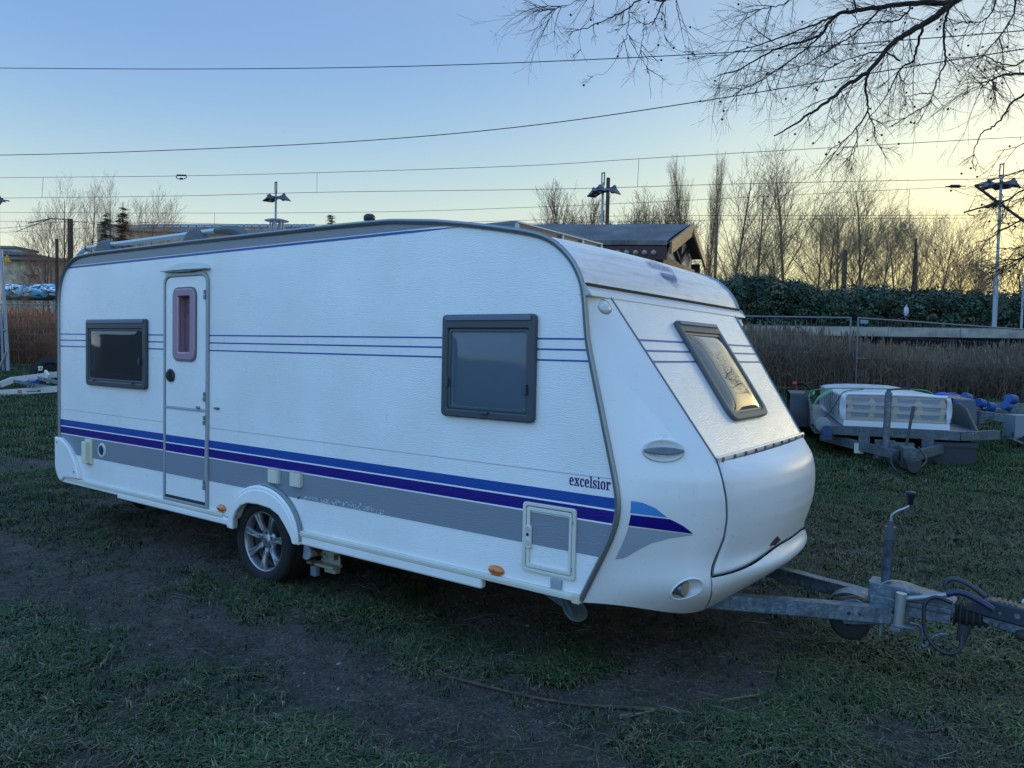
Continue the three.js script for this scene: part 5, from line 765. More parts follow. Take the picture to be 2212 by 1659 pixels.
{ // trees seen over the hedge on the right, left to right
  const L = [
    ['poplar', 1512, 322, 50, 'slim upright bare tree, left one of the twin columns right of the hut', twigDark, 0.3, 0.55], ['poplar', 1531, 330, 51, 'slim upright bare tree, right one of the twin columns right of the hut', twigDark, 2.2, 0.5],
    ['tall', 1588, 300, 46, 'tall bare tree with fine spreading branches just right of the twin columns', twigBrown, 1.0, 1.0], ['tall', 1650, 345, 45, 'tall bare tree second right of the twin columns', twigBrown, 0.3, 1.0],
    ['willow2', 1705, 288, 47, 'tallest bare tree, leaning to the right, under the overhanging branch', twigBrown, 5.9, 1.0], ['willow', 1770, 415, 44, 'dense bare willow left of the middle of the thicket', twigDark, 0.8, 1.15],
    ['willow2', 1815, 385, 49, 'bare tree with a feathery crown in the middle of the thicket', twigBrown, 5.5, 1.1], ['willow2', 1868, 325, 47, 'high bare tree leaning right at the right shoulder of the thicket', twigBrown, 6.2, 0.95],
    ['willow', 1905, 430, 43, 'dense low willow below the leaning tree at the right shoulder of the thicket', twigDark, 3.0, 1.1], ['spindly', 1950, 428, 45, 'thin bare tree with a kinked trunk left of the dark tapered post', twigDark, 1.5, 1.1],
    ['spindly', 1988, 440, 46, 'thin bare tree directly behind the dark tapered post', twigDark, 3.9, 1.0], ['willow', 2030, 420, 47, 'broad bare tree alone against the yellow sky left of the platform lamp', twigBrown, 2.0, 1.0],
    ['shrub', 2085, 500, 44, 'low bare bush right of the broad tree, before the yellow sky', twigBrown, 0.5, 1.3], ['shrub', 2120, 545, 43, 'smallest bare bush left of the platform lamp pole', twigBrown, 2.5, 1.3],
    ['willow', 1622, 490, 43, 'bushy bare willow behind the hut gable', twigDark, 4.0, 1.2], ['willow', 1690, 455, 42, 'bushy bare willow at the dark centre left of the thicket', twigDark, 5.2, 1.0],
    ['willow', 1838, 468, 42, 'bushy bare willow at the dark centre right of the thicket', twigDark, 2.7, 1.2], ['spindly', 1795, 440, 41, 'thin forked tree in front of the thicket, right of its centre', twigDark, 4.4, 1.1],
    ['shrub', 1575, 540, 41, 'reddish bare bush beside the right eave of the hut', twigRed, 1.1, 1.2], ['shrub', 1650, 560, 40, 'low bare bush on the hedge left of the thicket', twigDark, 3.3, 1.4], ['shrub', 1870, 560, 40, 'low bare bush on the hedge under the right of the thicket', twigDark, 0.9, 1.4], ['shrub', 1760, 565, 40, 'low bare bush on the hedge in the middle of the thicket', twigDark, 5.0, 1.4], ['shrub', 1990, 560, 41, 'low bare bush at the foot of the dark tapered post', twigDark, 1.9, 1.3],
    ['willow', 2290, 380, 40, 'dense bare tree cut by the right edge behind the platform lamp', twigDark, 0.4, 1.1], ['shrub', 2215, 500, 38, 'brown bush cut by the right edge of the picture', twigBrown, 2.2, 1.5],
    ['round', 1385, 392, 62, 'rounded bare tree, left one of the pair above the hut ridge', twigBrown, 0.2, 1.05], ['round', 1455, 388, 60, 'rounded bare tree, right one of the pair above the hut ridge', twigBrown, 3.4, 1.0], ['shrub', 1345, 455, 62, 'low bare bush right of the mast above the hut roof', twigBrown, 1.3, 1.2],
    ['poplar', 1238, 392, 75, 'narrow reddish bare poplar left of the lamp above the hut', twigRed, 0.9, 1.25], ['poplar', 1249, 402, 77, 'second reddish poplar stem close behind the narrow one', twigRed, 3.9, 1.2], ['shrub', 1290, 480, 75, 'far low bush left of the lamp above the hut', twigRed, 0.4, 1.3],
    ['spindly', 108, 428, 60, 'leftmost bare tree of the group behind the caravan rear, flecked with old leaves', twigRed, 0.6, 1.1], ['tall', 142, 368, 62, 'tall slim bare tree left of the thick brown mast', twigBrown, 2.0, 0.75], ['tall', 188, 378, 64, 'bare tree just right of the thick brown mast', twigBrown, 0.0, 0.8], ['tall', 238, 366, 62, 'tallest bare tree in the middle of the left group', twigBrown, 5.9, 0.8], ['spindly', 302, 386, 60, 'bare tree at the right end of the left group', twigBrown, 1.0, 1.1],
    ['shrub', 96, 530, 58, 'bush with brown leaves left of the thin dark mast', twigRed, 2.7, 1.0], ['shrub', 42, 600, 44, 'small bare bush before the grey pipe at left', twigDark, 2.7, 0.9],
  ];
  L.forEach(([k, x, y, d, label, m, turn, wide]) => plantTree(k, x, y, d, label, m, 'bare trees beyond the railway', turn, wide, d < 45 && x > 1500 ? 3.2 : 2.3));
}
{ // conifers at left and a spruce tip behind the roof
  const con = (px, topY, d, h, w, m, label, dens) => { const top = at(px, topY, d), r = rng(px), base = V(top.x, top.y - h, top.z), t = thing('tree', label, 'tree', base, 'conifers behind the caravan roof'); part(t, 'trunk', tube([base, V(base.x, base.y + h * 0.5, base.z), top], [w * 0.06, w * 0.04, 0.01], 6, false), barkGrey); const gs = []; for (let i = 0; i < dens; i++) { const q = Math.pow(r(), 0.8), a = r() * 6.28, y = base.y + h * (0.12 + 0.86 * q), L = w * (1.04 - q) * (0.5 + 0.6 * r()), e = V(top.x + Math.cos(a) * L, y - L * 0.25, top.z + Math.sin(a) * L); gs.push(tube([V(top.x, y, top.z), e], [0.03, 0.01], 3, false)); for (let k = 0; k < 7; k++) { const u = 0.3 + 0.7 * r(), p = V(top.x, y, top.z).lerp(e, u), b = r() * 6.28, l = 0.25 + 0.35 * r(); gs.push(tube([p, V(p.x + Math.cos(b) * l, p.y - 0.10 + (r() - 0.3) * 0.2, p.z + Math.sin(b) * l)], [0.035, 0.008], 3, false)); } } part(t, 'crown', gs, m); };
  con(265, 436, 58, 9, 1.9, std([0.11, 0.055, 0.03], 0.95), 'brown withered conifer among the left trees', 120); con(228, 455, 57, 9, 1.6, std([0.045, 0.045, 0.035], 0.95), 'dark thin conifer left of the brown one', 90);
  con(715, 462, 75, 6, 1.2, std([0.02, 0.035, 0.022], 0.95), 'dark green spruce tip peeping over the caravan roof', 90);
}
// ---- platform lamps
function hoodGeo() { return M([lathe([[0.0, 0.30], [0.05, 0.29], [0.10, 0.20], [0.36, 0.02], [0.38, -0.02], [0.34, -0.02], [0.10, 0.10], [0.0, 0.12]], 4)]); }
function lamp(px, topY, baseYpx, d, label, hoods, slim = 1, lean = 0) {
  const top = at(px, topY, d), basePx = at(px - (baseYpx - topY) * 0.07 * slim, baseYpx, d), base = V(lerp(top.x, basePx.x, lean), Math.min(2.86, basePx.y), top.z); base.x = top.x + lean; const t = thing('platform_lamp', label, 'lamp', base, 'hooded lamps along the platform');
  part(t, 'pole', [cyl(base, V(lerp(base.x, top.x, 0.4), lerp(base.y, top.y, 0.32), base.z), 0.085, 0.085, 14), cyl(V(lerp(base.x, top.x, 0.4), lerp(base.y, top.y, 0.32), base.z), V(top.x, top.y - 0.2, top.z), 0.055, 0.05, 12)], steelPost);
  part(t, 'finial', [box(0.04, 0.55, 0.04, top.x - 0.06, top.y - 0.05, top.z), box(0.04, 0.55, 0.04, top.x + 0.06, top.y - 0.05, top.z), box(0.16, 0.04, 0.04, top.x, top.y + 0.2, top.z)], darkHood);
  part(t, 'bracket', [beam(V(top.x - 0.5, top.y - 0.50, top.z), V(top.x + 0.5, top.y - 0.50, top.z), 0.06, 0.06), beam(V(top.x, top.y - 0.50, top.z - 0.5), V(top.x, top.y - 0.50, top.z + 0.5), 0.06, 0.06)], darkHood);
  for (const [dx, dz, tilt] of hoods) { const g = hoodGeo(); g.rotateY(0.6); g.rotateZ(tilt); g.translate(top.x + dx, top.y - 0.62, top.z + dz); part(t, 'hood', g, darkHood); const b = lathe([[0, 0.0], [0.09, -0.02], [0.10, -0.07], [0.0, -0.12]], 12); b.translate(top.x + dx, top.y - 0.58, top.z + dz); part(t, 'lamp_glass', b, std([0.45, 0.42, 0.35], 0.2)); }
}
lamp(596, 403, 690, 36.2, 'platform lamp with two hoods above the rear half of the caravan roof', [[-0.30, 0.1, 0.15], [0.36, -0.15, -0.2]]);
lamp(1303, 384, 700, 32.2, 'platform lamp with a pointed hood above the hut roof', [[0, 0.25, 0], [-0.42, -0.1, 0.35], [0.42, -0.1, -0.35]]);
lamp(2164, 366, 709, 28.6, 'platform lamp near the right edge before the yellow sky', [[-0.34, 0.1, 0.2], [0.34, -0.1, -0.2], [0.0, -0.35, 0]], 1, 0);
lamp(-3, 410, 690, 40, 'platform lamp cut by the left edge of the picture', [[0.28, 0.1, -0.2], [-0.4, 0, 0.2]]);
// ---- masts
function mast(px, topY, botY, d, w0, w1, m, label, extra) { const top = at(px, topY, d), b = V(top.x, Math.max(2.0, at(px, botY, d).y - 1), top.z); const t = thing('mast', label, 'mast', b, 'railway masts'); const g = new THREE.CylinderGeometry(w0 * 0.7071, w1 * 0.7071, top.y - b.y, 4); g.rotateY(Math.PI / 4 + YAW); g.translate(top.x, (top.y + b.y) / 2, top.z); part(t, 'post', g, m); if (extra) extra(t, top, b); return t; }
mast(1314, 384, 700, 38, 0.14, 0.14, rustBrown, 'dark square mast standing directly behind the lamp above the hut', (t, p) => { part(t, 'insulator', [cyl(V(p.x - 0.2, p.y - 2.1, p.z), V(p.x - 0.2, p.y - 1.6, p.z), 0.05, 0.03, 8), cyl(V(p.x + 0.25, p.y - 2.6, p.z), V(p.x + 0.25, p.y - 3.1, p.z), 0.08, 0.06, 8), beam(V(p.x - 0.35, p.y - 2.1, p.z), V(p.x + 0.4, p.y - 2.4, p.z), 0.05, 0.05)], rustBrown); });
mast(152, 473, 700, 44, 0.24, 0.27, rustBrown, 'thick brown mast in front of the left trees', (t, p) => { part(t, 'arm', [tube([V(p.x, p.y - 0.05, p.z), at(110, 472, 44), at(60, 482, 44)], 0.03, 6), tube([at(110, 472, 44), at(36, 500, 44)], 0.02, 5)], rustBrown); });
mast(123, 516, 700, 46, 0.16, 0.18, rustBrown, 'shorter thin dark mast left of the thick brown mast'); mast(1549, 458, 640, 46, 0.13, 0.14, std([0.16, 0.10, 0.075], 0.8), 'reddish square mast between the hut and the thicket');
mast(1979, 515, 640, 44, 0.08, 0.24, rustBrown, 'dark tapered post standing in the thicket'); mast(1826, 540, 640, 42, 0.17, 0.20, std([0.14, 0.14, 0.13], 0.9, { map: blot }), 'pale grey mast half hidden in the thicket');
{ // white notice post at the right edge
  const a = at(2209, 650, 28), b = at(2204, 715, 28); const t = thing('notice_post', 'pale post with dark panel cut by the right edge on the platform', 'post', V(b.x, 2.86, b.z)); part(t, 'post', [box(0.07, 1.9, 0.07, a.x, 3.8, a.z)], steelPost); part(t, 'panel', box(0.5, 0.75, 0.06, a.x + 0.32, 4.1, a.z, -YAW), std([0.45, 0.5, 0.56], 0.5)); part(t, 'shelf', box(0.6, 0.06, 0.1, a.x + 0.3, 3.66, a.z, -YAW), darkHood);
  // leaning tube mast with the warning triangle
  const p0 = gAt(pxX(17, 21), 21), p1 = at(2, 540, 21), s = thing('sign_mast', 'pair of leaning steel tubes with a yellow warning triangle at the left edge', 'mast', p0);
  part(s, 'tube', cyl(p0, p1, 0.05, 0.045, 12), steelPost); part(s, 'tube', cyl(p0.clone().add(V(-0.18, 0, 0.05)), at(2, 668, 20.9), 0.035, 0.03, 10), steelPost); part(s, 'brace', cyl(at(14, 760, 20.95), at(-4, 800, 20.95), 0.025, 0.025, 8), steelPost); part(s, 'brace', cyl(at(6, 715, 20.95), at(13, 712, 20.95), 0.025, 0.025, 8), steelPost);
  const tri = canvasTex(128, 128, (c) => { c.fillStyle = '#e2a92c'; c.fillRect(0, 0, 128, 128); c.strokeStyle = '#7a4a12'; c.lineWidth = 8; c.beginPath(); c.moveTo(64, 14); c.lineTo(118, 112); c.lineTo(10, 112); c.closePath(); c.stroke(); c.fillStyle = '#a8541c'; c.beginPath(); c.moveTo(72, 42); c.lineTo(50, 76); c.lineTo(62, 76); c.lineTo(54, 104); c.lineTo(80, 68); c.lineTo(67, 68); c.closePath(); c.fill(); });
  const cpt = at(15.5, 557, 20.9), sh = poly([[-0.125, -0.11], [0.125, -0.11], [0, 0.125]]); const g = new THREE.ShapeGeometry(sh), uv = g.attributes.uv, pp = g.attributes.position; for (let i = 0; i < uv.count; i++) uv.setXY(i, pp.getX(i) / 0.25 + 0.5, (pp.getY(i) + 0.11) / 0.25); const fr = g.toNonIndexed(); fr.userData.keepUV = true; fr.translate(0, 0, 0.008); fr.rotateY(-YAW); fr.translate(cpt.x, cpt.y, cpt.z); const bk = ext(poly([[-0.135, -0.117], [0.135, -0.117], [0, 0.137]]), 0.014, 0.002, -0.01); bk.rotateY(-YAW); bk.translate(cpt.x, cpt.y, cpt.z);
  const plate = part(s, 'warning_sign', bk, std([0.10, 0.09, 0.05], 0.6)); part(plate, 'sign_face', fr, new THREE.MeshStandardMaterial({ map: tri, roughness: 0.5 })); part(plate, 'sign_clip', beam(cpt, at(4, 557, 20.95), 0.03, 0.03), steelPost);
}
// ---- wires over the railway
const wireM = std([0.022, 0.024, 0.028], 0.7);
function wire(name, pts, d0, d1, r, label, cat = 'cable', group = 'overhead railway wires') { const n = pts.length; const c = spline(pts.map(([x, y]) => at(x, y, lerp(d0, d1, x / 2212))), n * 8); return single(name, tube(c, r, 5), wireM, label, cat, group); }
wire('overhead_wire', [[-200, 146], [0, 147], [400, 149], [800, 145], [1158, 133.7], [1607, 111.3], [2000, 83], [2212, 66], [2500, 40]], 34, 22, 0.016, 'topmost overhead wire crossing the blue sky');
wire('overhead_wire', [[-200, 335], [0, 335], [300, 327], [800, 303], [1158, 269.8], [1607, 204.2], [1944, 147.7], [2212, 105.5], [2500, 55]], 34, 20, 0.016, 'second overhead wire from the top, rising to the right');
wire('overhead_wire', [[-200, 388], [0, 384], [390, 380], [685, 373], [1175, 356], [1380, 343], [1590, 330.8], [2107, 301.3], [2212, 295.6], [2500, 278]], 38, 27, 0.011, 'third overhead wire from the top, carrying the thin hangers');
wire('contact_wire', [[-200, 431], [0, 428], [400, 423], [684, 415.5], [1220, 408], [1590, 397.4], [2152, 386], [2500, 380]], 38, 27, 0.011, 'contact wire below the hangers, crossing in front of the platform lamps');
wire('overhead_wire', [[-200, 458], [0, 458.6], [300, 460], [622, 459.8], [900, 456], [1175, 446.5], [1355, 439], [1893.7, 412], [2042, 404.5], [2062, 403]], 46, 34, 0.011, 'thin wire ending at the insulator of the right cantilever');
wire('contact_wire', [[-200, 470], [0, 478], [326, 480], [622, 486], [1175, 474.6], [1296, 467.6], [1908, 465.5], [2500, 462]], 46, 34, 0.010, 'lower thin wire just above the hut roof');
wire('contact_wire', [[-200, 504], [0, 502], [330, 487], [622, 489.5], [1175, 482.5], [1590, 475], [2152, 470.6], [2500, 468]], 48, 36, 0.010, 'lowest thin wire just above the hut roof');
wire('overhead_wire', [[-200, 500], [0, 493], [60, 488], [152, 478], [230, 486], [326, 480]], 44.5, 44, 0.012, 'short wire running to the thick brown mast at left');
const hang = (x0, y0, x1, y1, d, label) => single('hanger', tube([at(x0, y0, d), at(x1, y1, d)], 0.010, 4), wireM, label, 'hanger', 'thin hangers between the overhead wires');
hang(93.5, 382.6, 90.5, 427.5, 37.4, 'hanger above the leftmost tree of the left group'); hang(685, 373, 684.5, 415.5, 34.6, 'hanger in the sky right of the lamp over the rear roof'); hang(1380, 343, 1377, 404, 31, 'hanger above the rounded trees'); hang(1965.5, 408, 1962, 440, 35.4, 'hanger left of the right cantilever'); hang(464, 460, 463, 487, 43.2, 'hanger above the brown roof light row at left'); hang(37, 478, 36, 500, 45.5, 'hanger near the left edge under the contact wire'); hang(2205, 296, 2203, 303, 27, 'stub hanger at the right edge of the third wire');
{ const q = (x, y) => at(x, y, 36.0); const t = thing('wire_fitting', 'small dark six-sided spacer frame clamped on the third wire at left', 'fitting', q(391, 383)); part(t, 'frame', tube([q(381, 379.5), q(381, 384), q(385, 386.5), q(398, 386.5), q(403, 383), q(402, 378.5)], 0.022, 5), wireM); part(t, 'weights', [cyl(q(382, 378.5), q(402, 379), 0.04, 0.04, 8), cyl(q(389, 386), q(394, 386), 0.05, 0.05, 8)], wireM); }
{ // cantilever arm at the right edge
  const q = (x, y, d = 33) => at(x, y, d), t = thing('cantilever', 'dark railway cantilever arm with insulators at the right edge', 'cantilever', q(2180, 470).setY(2.8));
  part(t, 'tube', [tube([q(2106, 400), q(2212, 478), q(2330, 560)], 0.06, 8), tube([q(2106, 400), q(2160, 384), q(2260, 350), q(2330, 330)], 0.025, 6), tube([q(2082, 459), q(2128, 446), q(2158, 433), q(2166, 420)], 0.035, 6), tube([q(2090, 460), q(2092, 464), q(2104, 466), q(2105, 470)], 0.02, 5), tube([q(2106, 428), q(2092, 456)], 0.012, 4), tube([q(2055, 407), q(2080, 418), q(2106, 424), q(2125, 420), q(2150, 400)], 0.010, 4)], wireM);
  part(t, 'insulator', [cyl(q(2042, 403), q(2052, 403), 0.02, 0.04, 8), ...[0, 1, 2, 3].map((i) => cyl(q(2054 + i * 5, 402.5), q(2057 + i * 5, 402.3), 0.075, 0.075, 10)), cyl(q(2050, 402.7), q(2076, 402.3), 0.04, 0.04, 8), cyl(q(2074, 402.3), q(2086, 402), 0.02, 0.02, 6)], wireM); part(t, 'insulator', [cyl(q(2132, 447), q(2150, 441), 0.08, 0.06, 10), cyl(q(2128, 448), q(2156, 439), 0.04, 0.04, 8)], wireM); part(t, 'insulator', [cyl(q(2112, 402), q(2136, 396), 0.05, 0.05, 8)], wireM);
  const m = q(2330, 560); part(t, 'post', box(0.3, 8, 0.3, m.x, 6.5, m.z, -YAW), rustBrown);
}
{ // far buildings at left
  const D = 72, q = (x, y, d = D) => at(x, y, d), wall = std([0.70, 0.55, 0.36], 0.9, { map: blot }), wallP = std([0.66, 0.46, 0.31], 0.9, { map: blot }), roofD = std([0.16, 0.16, 0.16], 0.8), white = std([0.5, 0.5, 0.48], 0.8), glass = std([0.03, 0.035, 0.045], 0.15), lintel = std([0.22, 0.16, 0.12], 0.9);  // wall colour carries the warm sunlight, lighter than the bare brick
  const face = (x0, x1, y0, y1, d, th, m) => { const a = q(x0, y1, d), b = q(x1, y1, d), h = q(x0, y0, d).y - a.y; return beam(V(a.x, a.y + h / 2, a.z), V(b.x, a.y + h / 2, b.z), th, h); };
  const f = thing('factory_building', 'beige brick works building with a row of high windows at the far left', 'building', V(q(40, 600).x, 2.3, q(40, 600).z));
  part(f, 'wall', [face(-120, 103, 553, 720, D, 4), face(36, 200, 566, 720, D - 4, 4)], wall); part(f, 'clerestory', face(-120, 57, 538, 552, D + 2, 3, white), white);
  part(f, 'roof', [face(-124, 104, 549, 554, D - 0.5, 5.5), face(32, 204, 562, 567, D - 4.4, 5), face(-124, 60, 533, 538, D + 2, 3.6)], roofD);
  for (const [x0, x1, y0, y1, dd] of [[1, 7, 541, 549, D], [10, 15, 542, 550, D], [19, 25, 543, 551, D], [28, 34, 544, 551, D], [-9, -3, 541, 549, D]]) part(f, 'window', face(x0, x1, y0, y1, dd + 0.35, 0.1), glass);
  const w = part(f, 'window', face(59, 80, 577, 593, D - 6.1, 0.12), glass); for (let i = 0; i < 5; i++) part(w, 'mullion', face(59.5 + i * 4.6, 61.2 + i * 4.6, 578, 593, D - 6.2, 0.12), white); part(w, 'sill', face(58, 81.5, 593, 595, D - 6.3, 0.3), lintel);
  part(f, 'drainpipe', face(95, 99, 570, 612, D - 6.2, 0.2), darkHood); part(f, 'drainpipe', face(109, 111, 568, 612, D - 6.2, 0.12), lintel); for (const x of [70, 120, 150]) part(f, 'wall_pilaster', face(x, x + 5, 568, 612, D - 6.1, 0.25), wallP); part(f, 'wall_lamp', tube([q(66, 566, D - 6.2), q(72, 563, D - 6.6), q(78, 567, D - 6.8)], 0.06, 5), darkHood);
  // second building with rows of roof lights, seen over the caravan
  const E2 = 90, h2 = thing('factory_hall', 'long beige hall with a glazed roof seen over the caravan roof rails', 'building', V(q(450, 600, E2).x, 2.3, q(450, 600, E2).z));
  part(h2, 'wall', face(260, 800, 500, 720, E2, 10), wallP); part(h2, 'roof', face(262, 800, 493, 500, E2 - 5.4, 1.2), std([0.20, 0.21, 0.22], 0.7));
  for (let i = 0; i < 22; i++) part(h2, 'roof_light', (() => { const a = q(312 + i * 17, 493, E2 - 5), b = q(312 + i * 17 + 14.5, 493, E2 - 5); return beam(V(a.x, a.y + 0.18, a.z), V(b.x, b.y + 0.18, b.z), 1.4, 0.36); })(), std([0.36, 0.42, 0.46], 0.2));
  for (let i = 0; i < 11; i++) part(h2, 'window', face(300 + i * 26, 314 + i * 26, 514, 528, E2 - 5.05, 0.15), i % 4 === 1 ? white : glass); for (const [x, c] of [[520, 1], [532, 1]]) part(h2, 'door', face(x, x + 8, 508, 534, E2 - 5.06, 0.15), std([0.34, 0.11, 0.05], 0.8));
  part(h2, 'chimney', face(470, 484, 489, 500, E2 - 6, 1.2), wallP);
}
{ // insulated pipe with graffiti
  const D = 50, a = at(-260, 630, D), b = at(360, 632, D + 2), L = a.distanceTo(b), R = 0.56;
  const gt = canvasTex(1024, 256, (c, w, h) => { c.fillStyle = '#575d5a'; c.fillRect(0, 0, w, h); const r = rng(77); c.fillStyle = '#464b40'; c.fillRect(0, h * 0.34, w, h * 0.4); for (let i = 0; i < 60; i++) { c.fillStyle = ['#dfe6e8', '#9dc4d8', '#cfd9dd', '#5c9bb6', '#e9eef0'][Math.floor(r() * 5)]; const x = 430 + r() * 320, y = h * (0.08 + 0.24 * r()); c.beginPath(); c.ellipse(x, y, 12 + 26 * r(), 5 + 13 * r(), (r() - 0.5) * 1.2, 0, 7); c.fill(); } c.fillStyle = '#2e7fb0'; for (let i = 0; i < 22; i++) { const x = 770 + r() * 110, y = h * (0.08 + 0.32 * r()); c.beginPath(); c.ellipse(x, y, 8 + 18 * r(), 6 + 14 * r(), r() * 3, 0, 7); c.fill(); } c.strokeStyle = '#2c3b3b'; c.lineWidth = 5; for (let i = 0; i < 46; i++) { const x = 430 + r() * 330, y = h * (0.08 + 0.26 * r()); c.beginPath(); c.moveTo(x, y); c.quadraticCurveTo(x + 24 * r(), y + 30 * (r() - 0.5), x + 34 * (r() - 0.3), y + 26 * (r() - 0.5)); c.stroke(); } });
  const ax = b.clone().sub(a).normalize(), sd = V(0, 0, 0).crossVectors(ax, V(0, 1, 0)).normalize();
  const g = grid(40, 24, (u, v) => { const t = Math.PI / 2 - v * 6.283; return a.clone().addScaledVector(ax, u * L).add(V(0, R * Math.sin(t), 0)).addScaledVector(sd, -R * Math.cos(t)); }, false, true);
  const pipe = thing('pipe', 'thick grey pipe sprayed with white and blue graffiti at the far left', 'pipe', V((a.x + b.x) / 2, 2.3, (a.z + b.z) / 2)); part(pipe, 'shell', g, new THREE.MeshStandardMaterial({ map: gt, roughness: 0.6 }));
  for (let i = 0; i < 9; i++) { const p = a.clone().lerp(b, (i + 0.5) / 9); part(pipe, 'support', box(0.3, p.y - 2.2, 0.5, p.x, (p.y - 0.4 + 2.2) / 2 - 0.1, p.z), concrete); }
}
{ // market hut on the meadow behind the caravan
  const q = crop(1360, 380, 720), dF = 11.6, dB = 13.9, dR = 12.75;
  const eF = q(945, 708, dF), eB = q(1213, 848, dB), rg = q(1120, 577, dR);           // roof corners of the right gable
  const along = q(480, 705, 11.72).sub(eF).setY(0).normalize(), L = 4.6, out = along.clone().multiplyScalar(-0.02);
  const felt = std([0.165, 0.16, 0.155], 0.85, { map: blot }), oak = std([0.42, 0.35, 0.25], 0.7, { map: woodT }), planks = std([0.36, 0.27, 0.17], 0.75, { map: woodT }), maroon = std([0.055, 0.014, 0.016], 0.6), plaster = std([0.6, 0.59, 0.56], 0.8, { map: blot }), dark = std([0.035, 0.028, 0.026], 0.85);
  const hut = thing('market_hut', 'timber market hut with a grey felt roof and bulb row behind the caravan', 'hut', V((eF.x + eB.x) / 2 + along.x * L / 2, hgt(eF.x, eF.z), (eF.z + eB.z) / 2 + along.z * L / 2));
  const quadR = (a, b, up) => grid(10, 4, (u, v) => a.clone().lerp(b, v).addScaledVector(along, u * L).add(V(0, up + 0.008 * Math.sin(u * 19 + v * 5), 0)));
  part(hut, 'roof', [quadR(eF, rg, 0.05), quadR(eF, rg, 0), quadR(eB, rg, 0.05), beam(eF.clone().add(V(0, 0.02, 0)), eF.clone().addScaledVector(along, L).add(V(0, 0.02, 0)), 0.03, 0.07)], felt);
  // barge boards with a wavy lower edge
  const barge = (a, b, label) => { const dir = b.clone().sub(a), len = dir.length(); dir.normalize(); const s = new THREE.Shape(); s.moveTo(0, 0.07); s.lineTo(len, 0.07); s.lineTo(len, -0.13); for (let i = 12; i >= 0; i--) { const x = len * i / 12; s.quadraticCurveTo(x + len / 24, -0.13 - 0.035, x, -0.13); } s.closePath(); const g = ext(s, 0.035, 0.003); const n = along.clone().negate(), up = V(0, 0, 0).crossVectors(n, dir); g.applyMatrix4(new THREE.Matrix4().makeBasis(dir, up, n).setPosition(a.clone().addScaledVector(along, -0.04))); return part(hut, 'barge_board', g, oak, label); };
  barge(eF.clone().addScaledVector(V(0, 1, 0), -0.02), rg); { const dir = eB.clone().sub(rg), a = rg; const g = (() => { const len = dir.length(), d = dir.clone().normalize(); const s = new THREE.Shape(); s.moveTo(0, 0.07); s.lineTo(len, 0.07); s.lineTo(len, -0.13); for (let i = 12; i >= 0; i--) { const x = len * i / 12; s.quadraticCurveTo(x + len / 24, -0.165, x, -0.13); } s.closePath(); const gg = ext(s, 0.035, 0.003), n = along.clone().negate(), up = V(0, 0, 0).crossVectors(n, d); gg.applyMatrix4(new THREE.Matrix4().makeBasis(d, up, n).setPosition(a.clone().addScaledVector(along, -0.04))); return gg; })(); part(hut, 'barge_board', g, oak); }
  // the gable wall stands back under the overhang
  const ov = 0.13, W2 = (t, y) => eF.clone().lerp(eB, t).setY(y).addScaledVector(along, ov), yE = eF.y, gF = 0.10, gB = 0.90, yR = (t) => yE + (rg.y - yE) * (1 - Math.abs(t - 0.5) * 2);
  const gp = [W2(gF, yE - 0.15), W2(gB, yE - 0.15), W2(gB, yR(gB)), W2(0.5, yR(0.5)), W2(gF, yR(gF))], gg = new THREE.BufferGeometry(); { const pos = []; for (const [a, b, c] of [[0, 1, 2], [0, 2, 3], [0, 3, 4]]) for (const k of [a, c, b]) pos.push(gp[k].x, gp[k].y, gp[k].z); gg.setAttribute('position', new THREE.Float32BufferAttribute(pos, 3)); gg.computeVertexNormals(); } part(hut, 'gable', gg, plaster);
  const fr = (t0, y0, t1, y1, w) => beam(W2(t0, y0).addScaledVector(along, -0.03), W2(t1, y1).addScaledVector(along, -0.03), w, 0.05, along); for (const [t0, y0, t1, y1] of [[0.5, yE - 0.14, 0.5, yE + 0.32], [0.5, yE - 0.13, 0.27, yE + 0.15], [0.5, yE - 0.13, 0.75, yE + 0.17], [0.12, yE - 0.14, 0.20, yE + 0.05]]) part(hut, 'timber_brace', fr(t0, y0, t1, y1, 0.09), dark);
  for (let i = 0; i < 7; i++) part(hut, 'plank', beam(W2(0.06, yE - 0.21 - i * 0.13).addScaledVector(along, -0.03), W2(0.94, yE - 0.21 - i * 0.13).addScaledVector(along, -0.03), 0.03, 0.122), planks);
  part(hut, 'wall', [beam(W2(0.06, yE - 1.9), W2(0.94, yE - 1.9), 0.04, 1.6), beam(eB.clone().lerp(eF, 0.1).setY(yE - 1.1).addScaledVector(along, ov), eB.clone().lerp(eF, 0.1).setY(yE - 1.1).addScaledVector(along, L), 0.04, 2.4), beam(W2(0.12, yE - 1.9), W2(0.12, yE - 1.9).addScaledVector(along, L - ov), 0.04, 1.2)], planks);
  part(hut, 'corner_post', [box(0.1, 2.6, 0.1, W2(gF, 0).x, yE - 1.35, W2(gF, 0).z)], oak); part(hut, 'rear_lining', grid(2, 2, (u, v) => eB.clone().addScaledVector(along, 0.02 + u * (L - 0.1)).add(V(0, -0.04 - 0.5 * v, 0)).lerp(eF.clone().addScaledVector(along, 0.02 + u * (L - 0.1)), 0.02)), dark);
  // fascia with the row of bulbs under the front eave
  part(hut, 'fascia', beam(eF.clone().add(V(0, -0.135, 0)).addScaledVector(along, 0.0), eF.clone().addScaledVector(along, L).add(V(0, -0.135, 0)), 0.05, 0.20), maroon); part(hut, 'awning_box', beam(eF.clone().lerp(eB, 0.06).add(V(0, -0.36, 0)).addScaledVector(along, 0.35), eF.clone().lerp(eB, 0.06).addScaledVector(along, L).add(V(0, -0.36, 0)), 0.10, 0.12), dark);
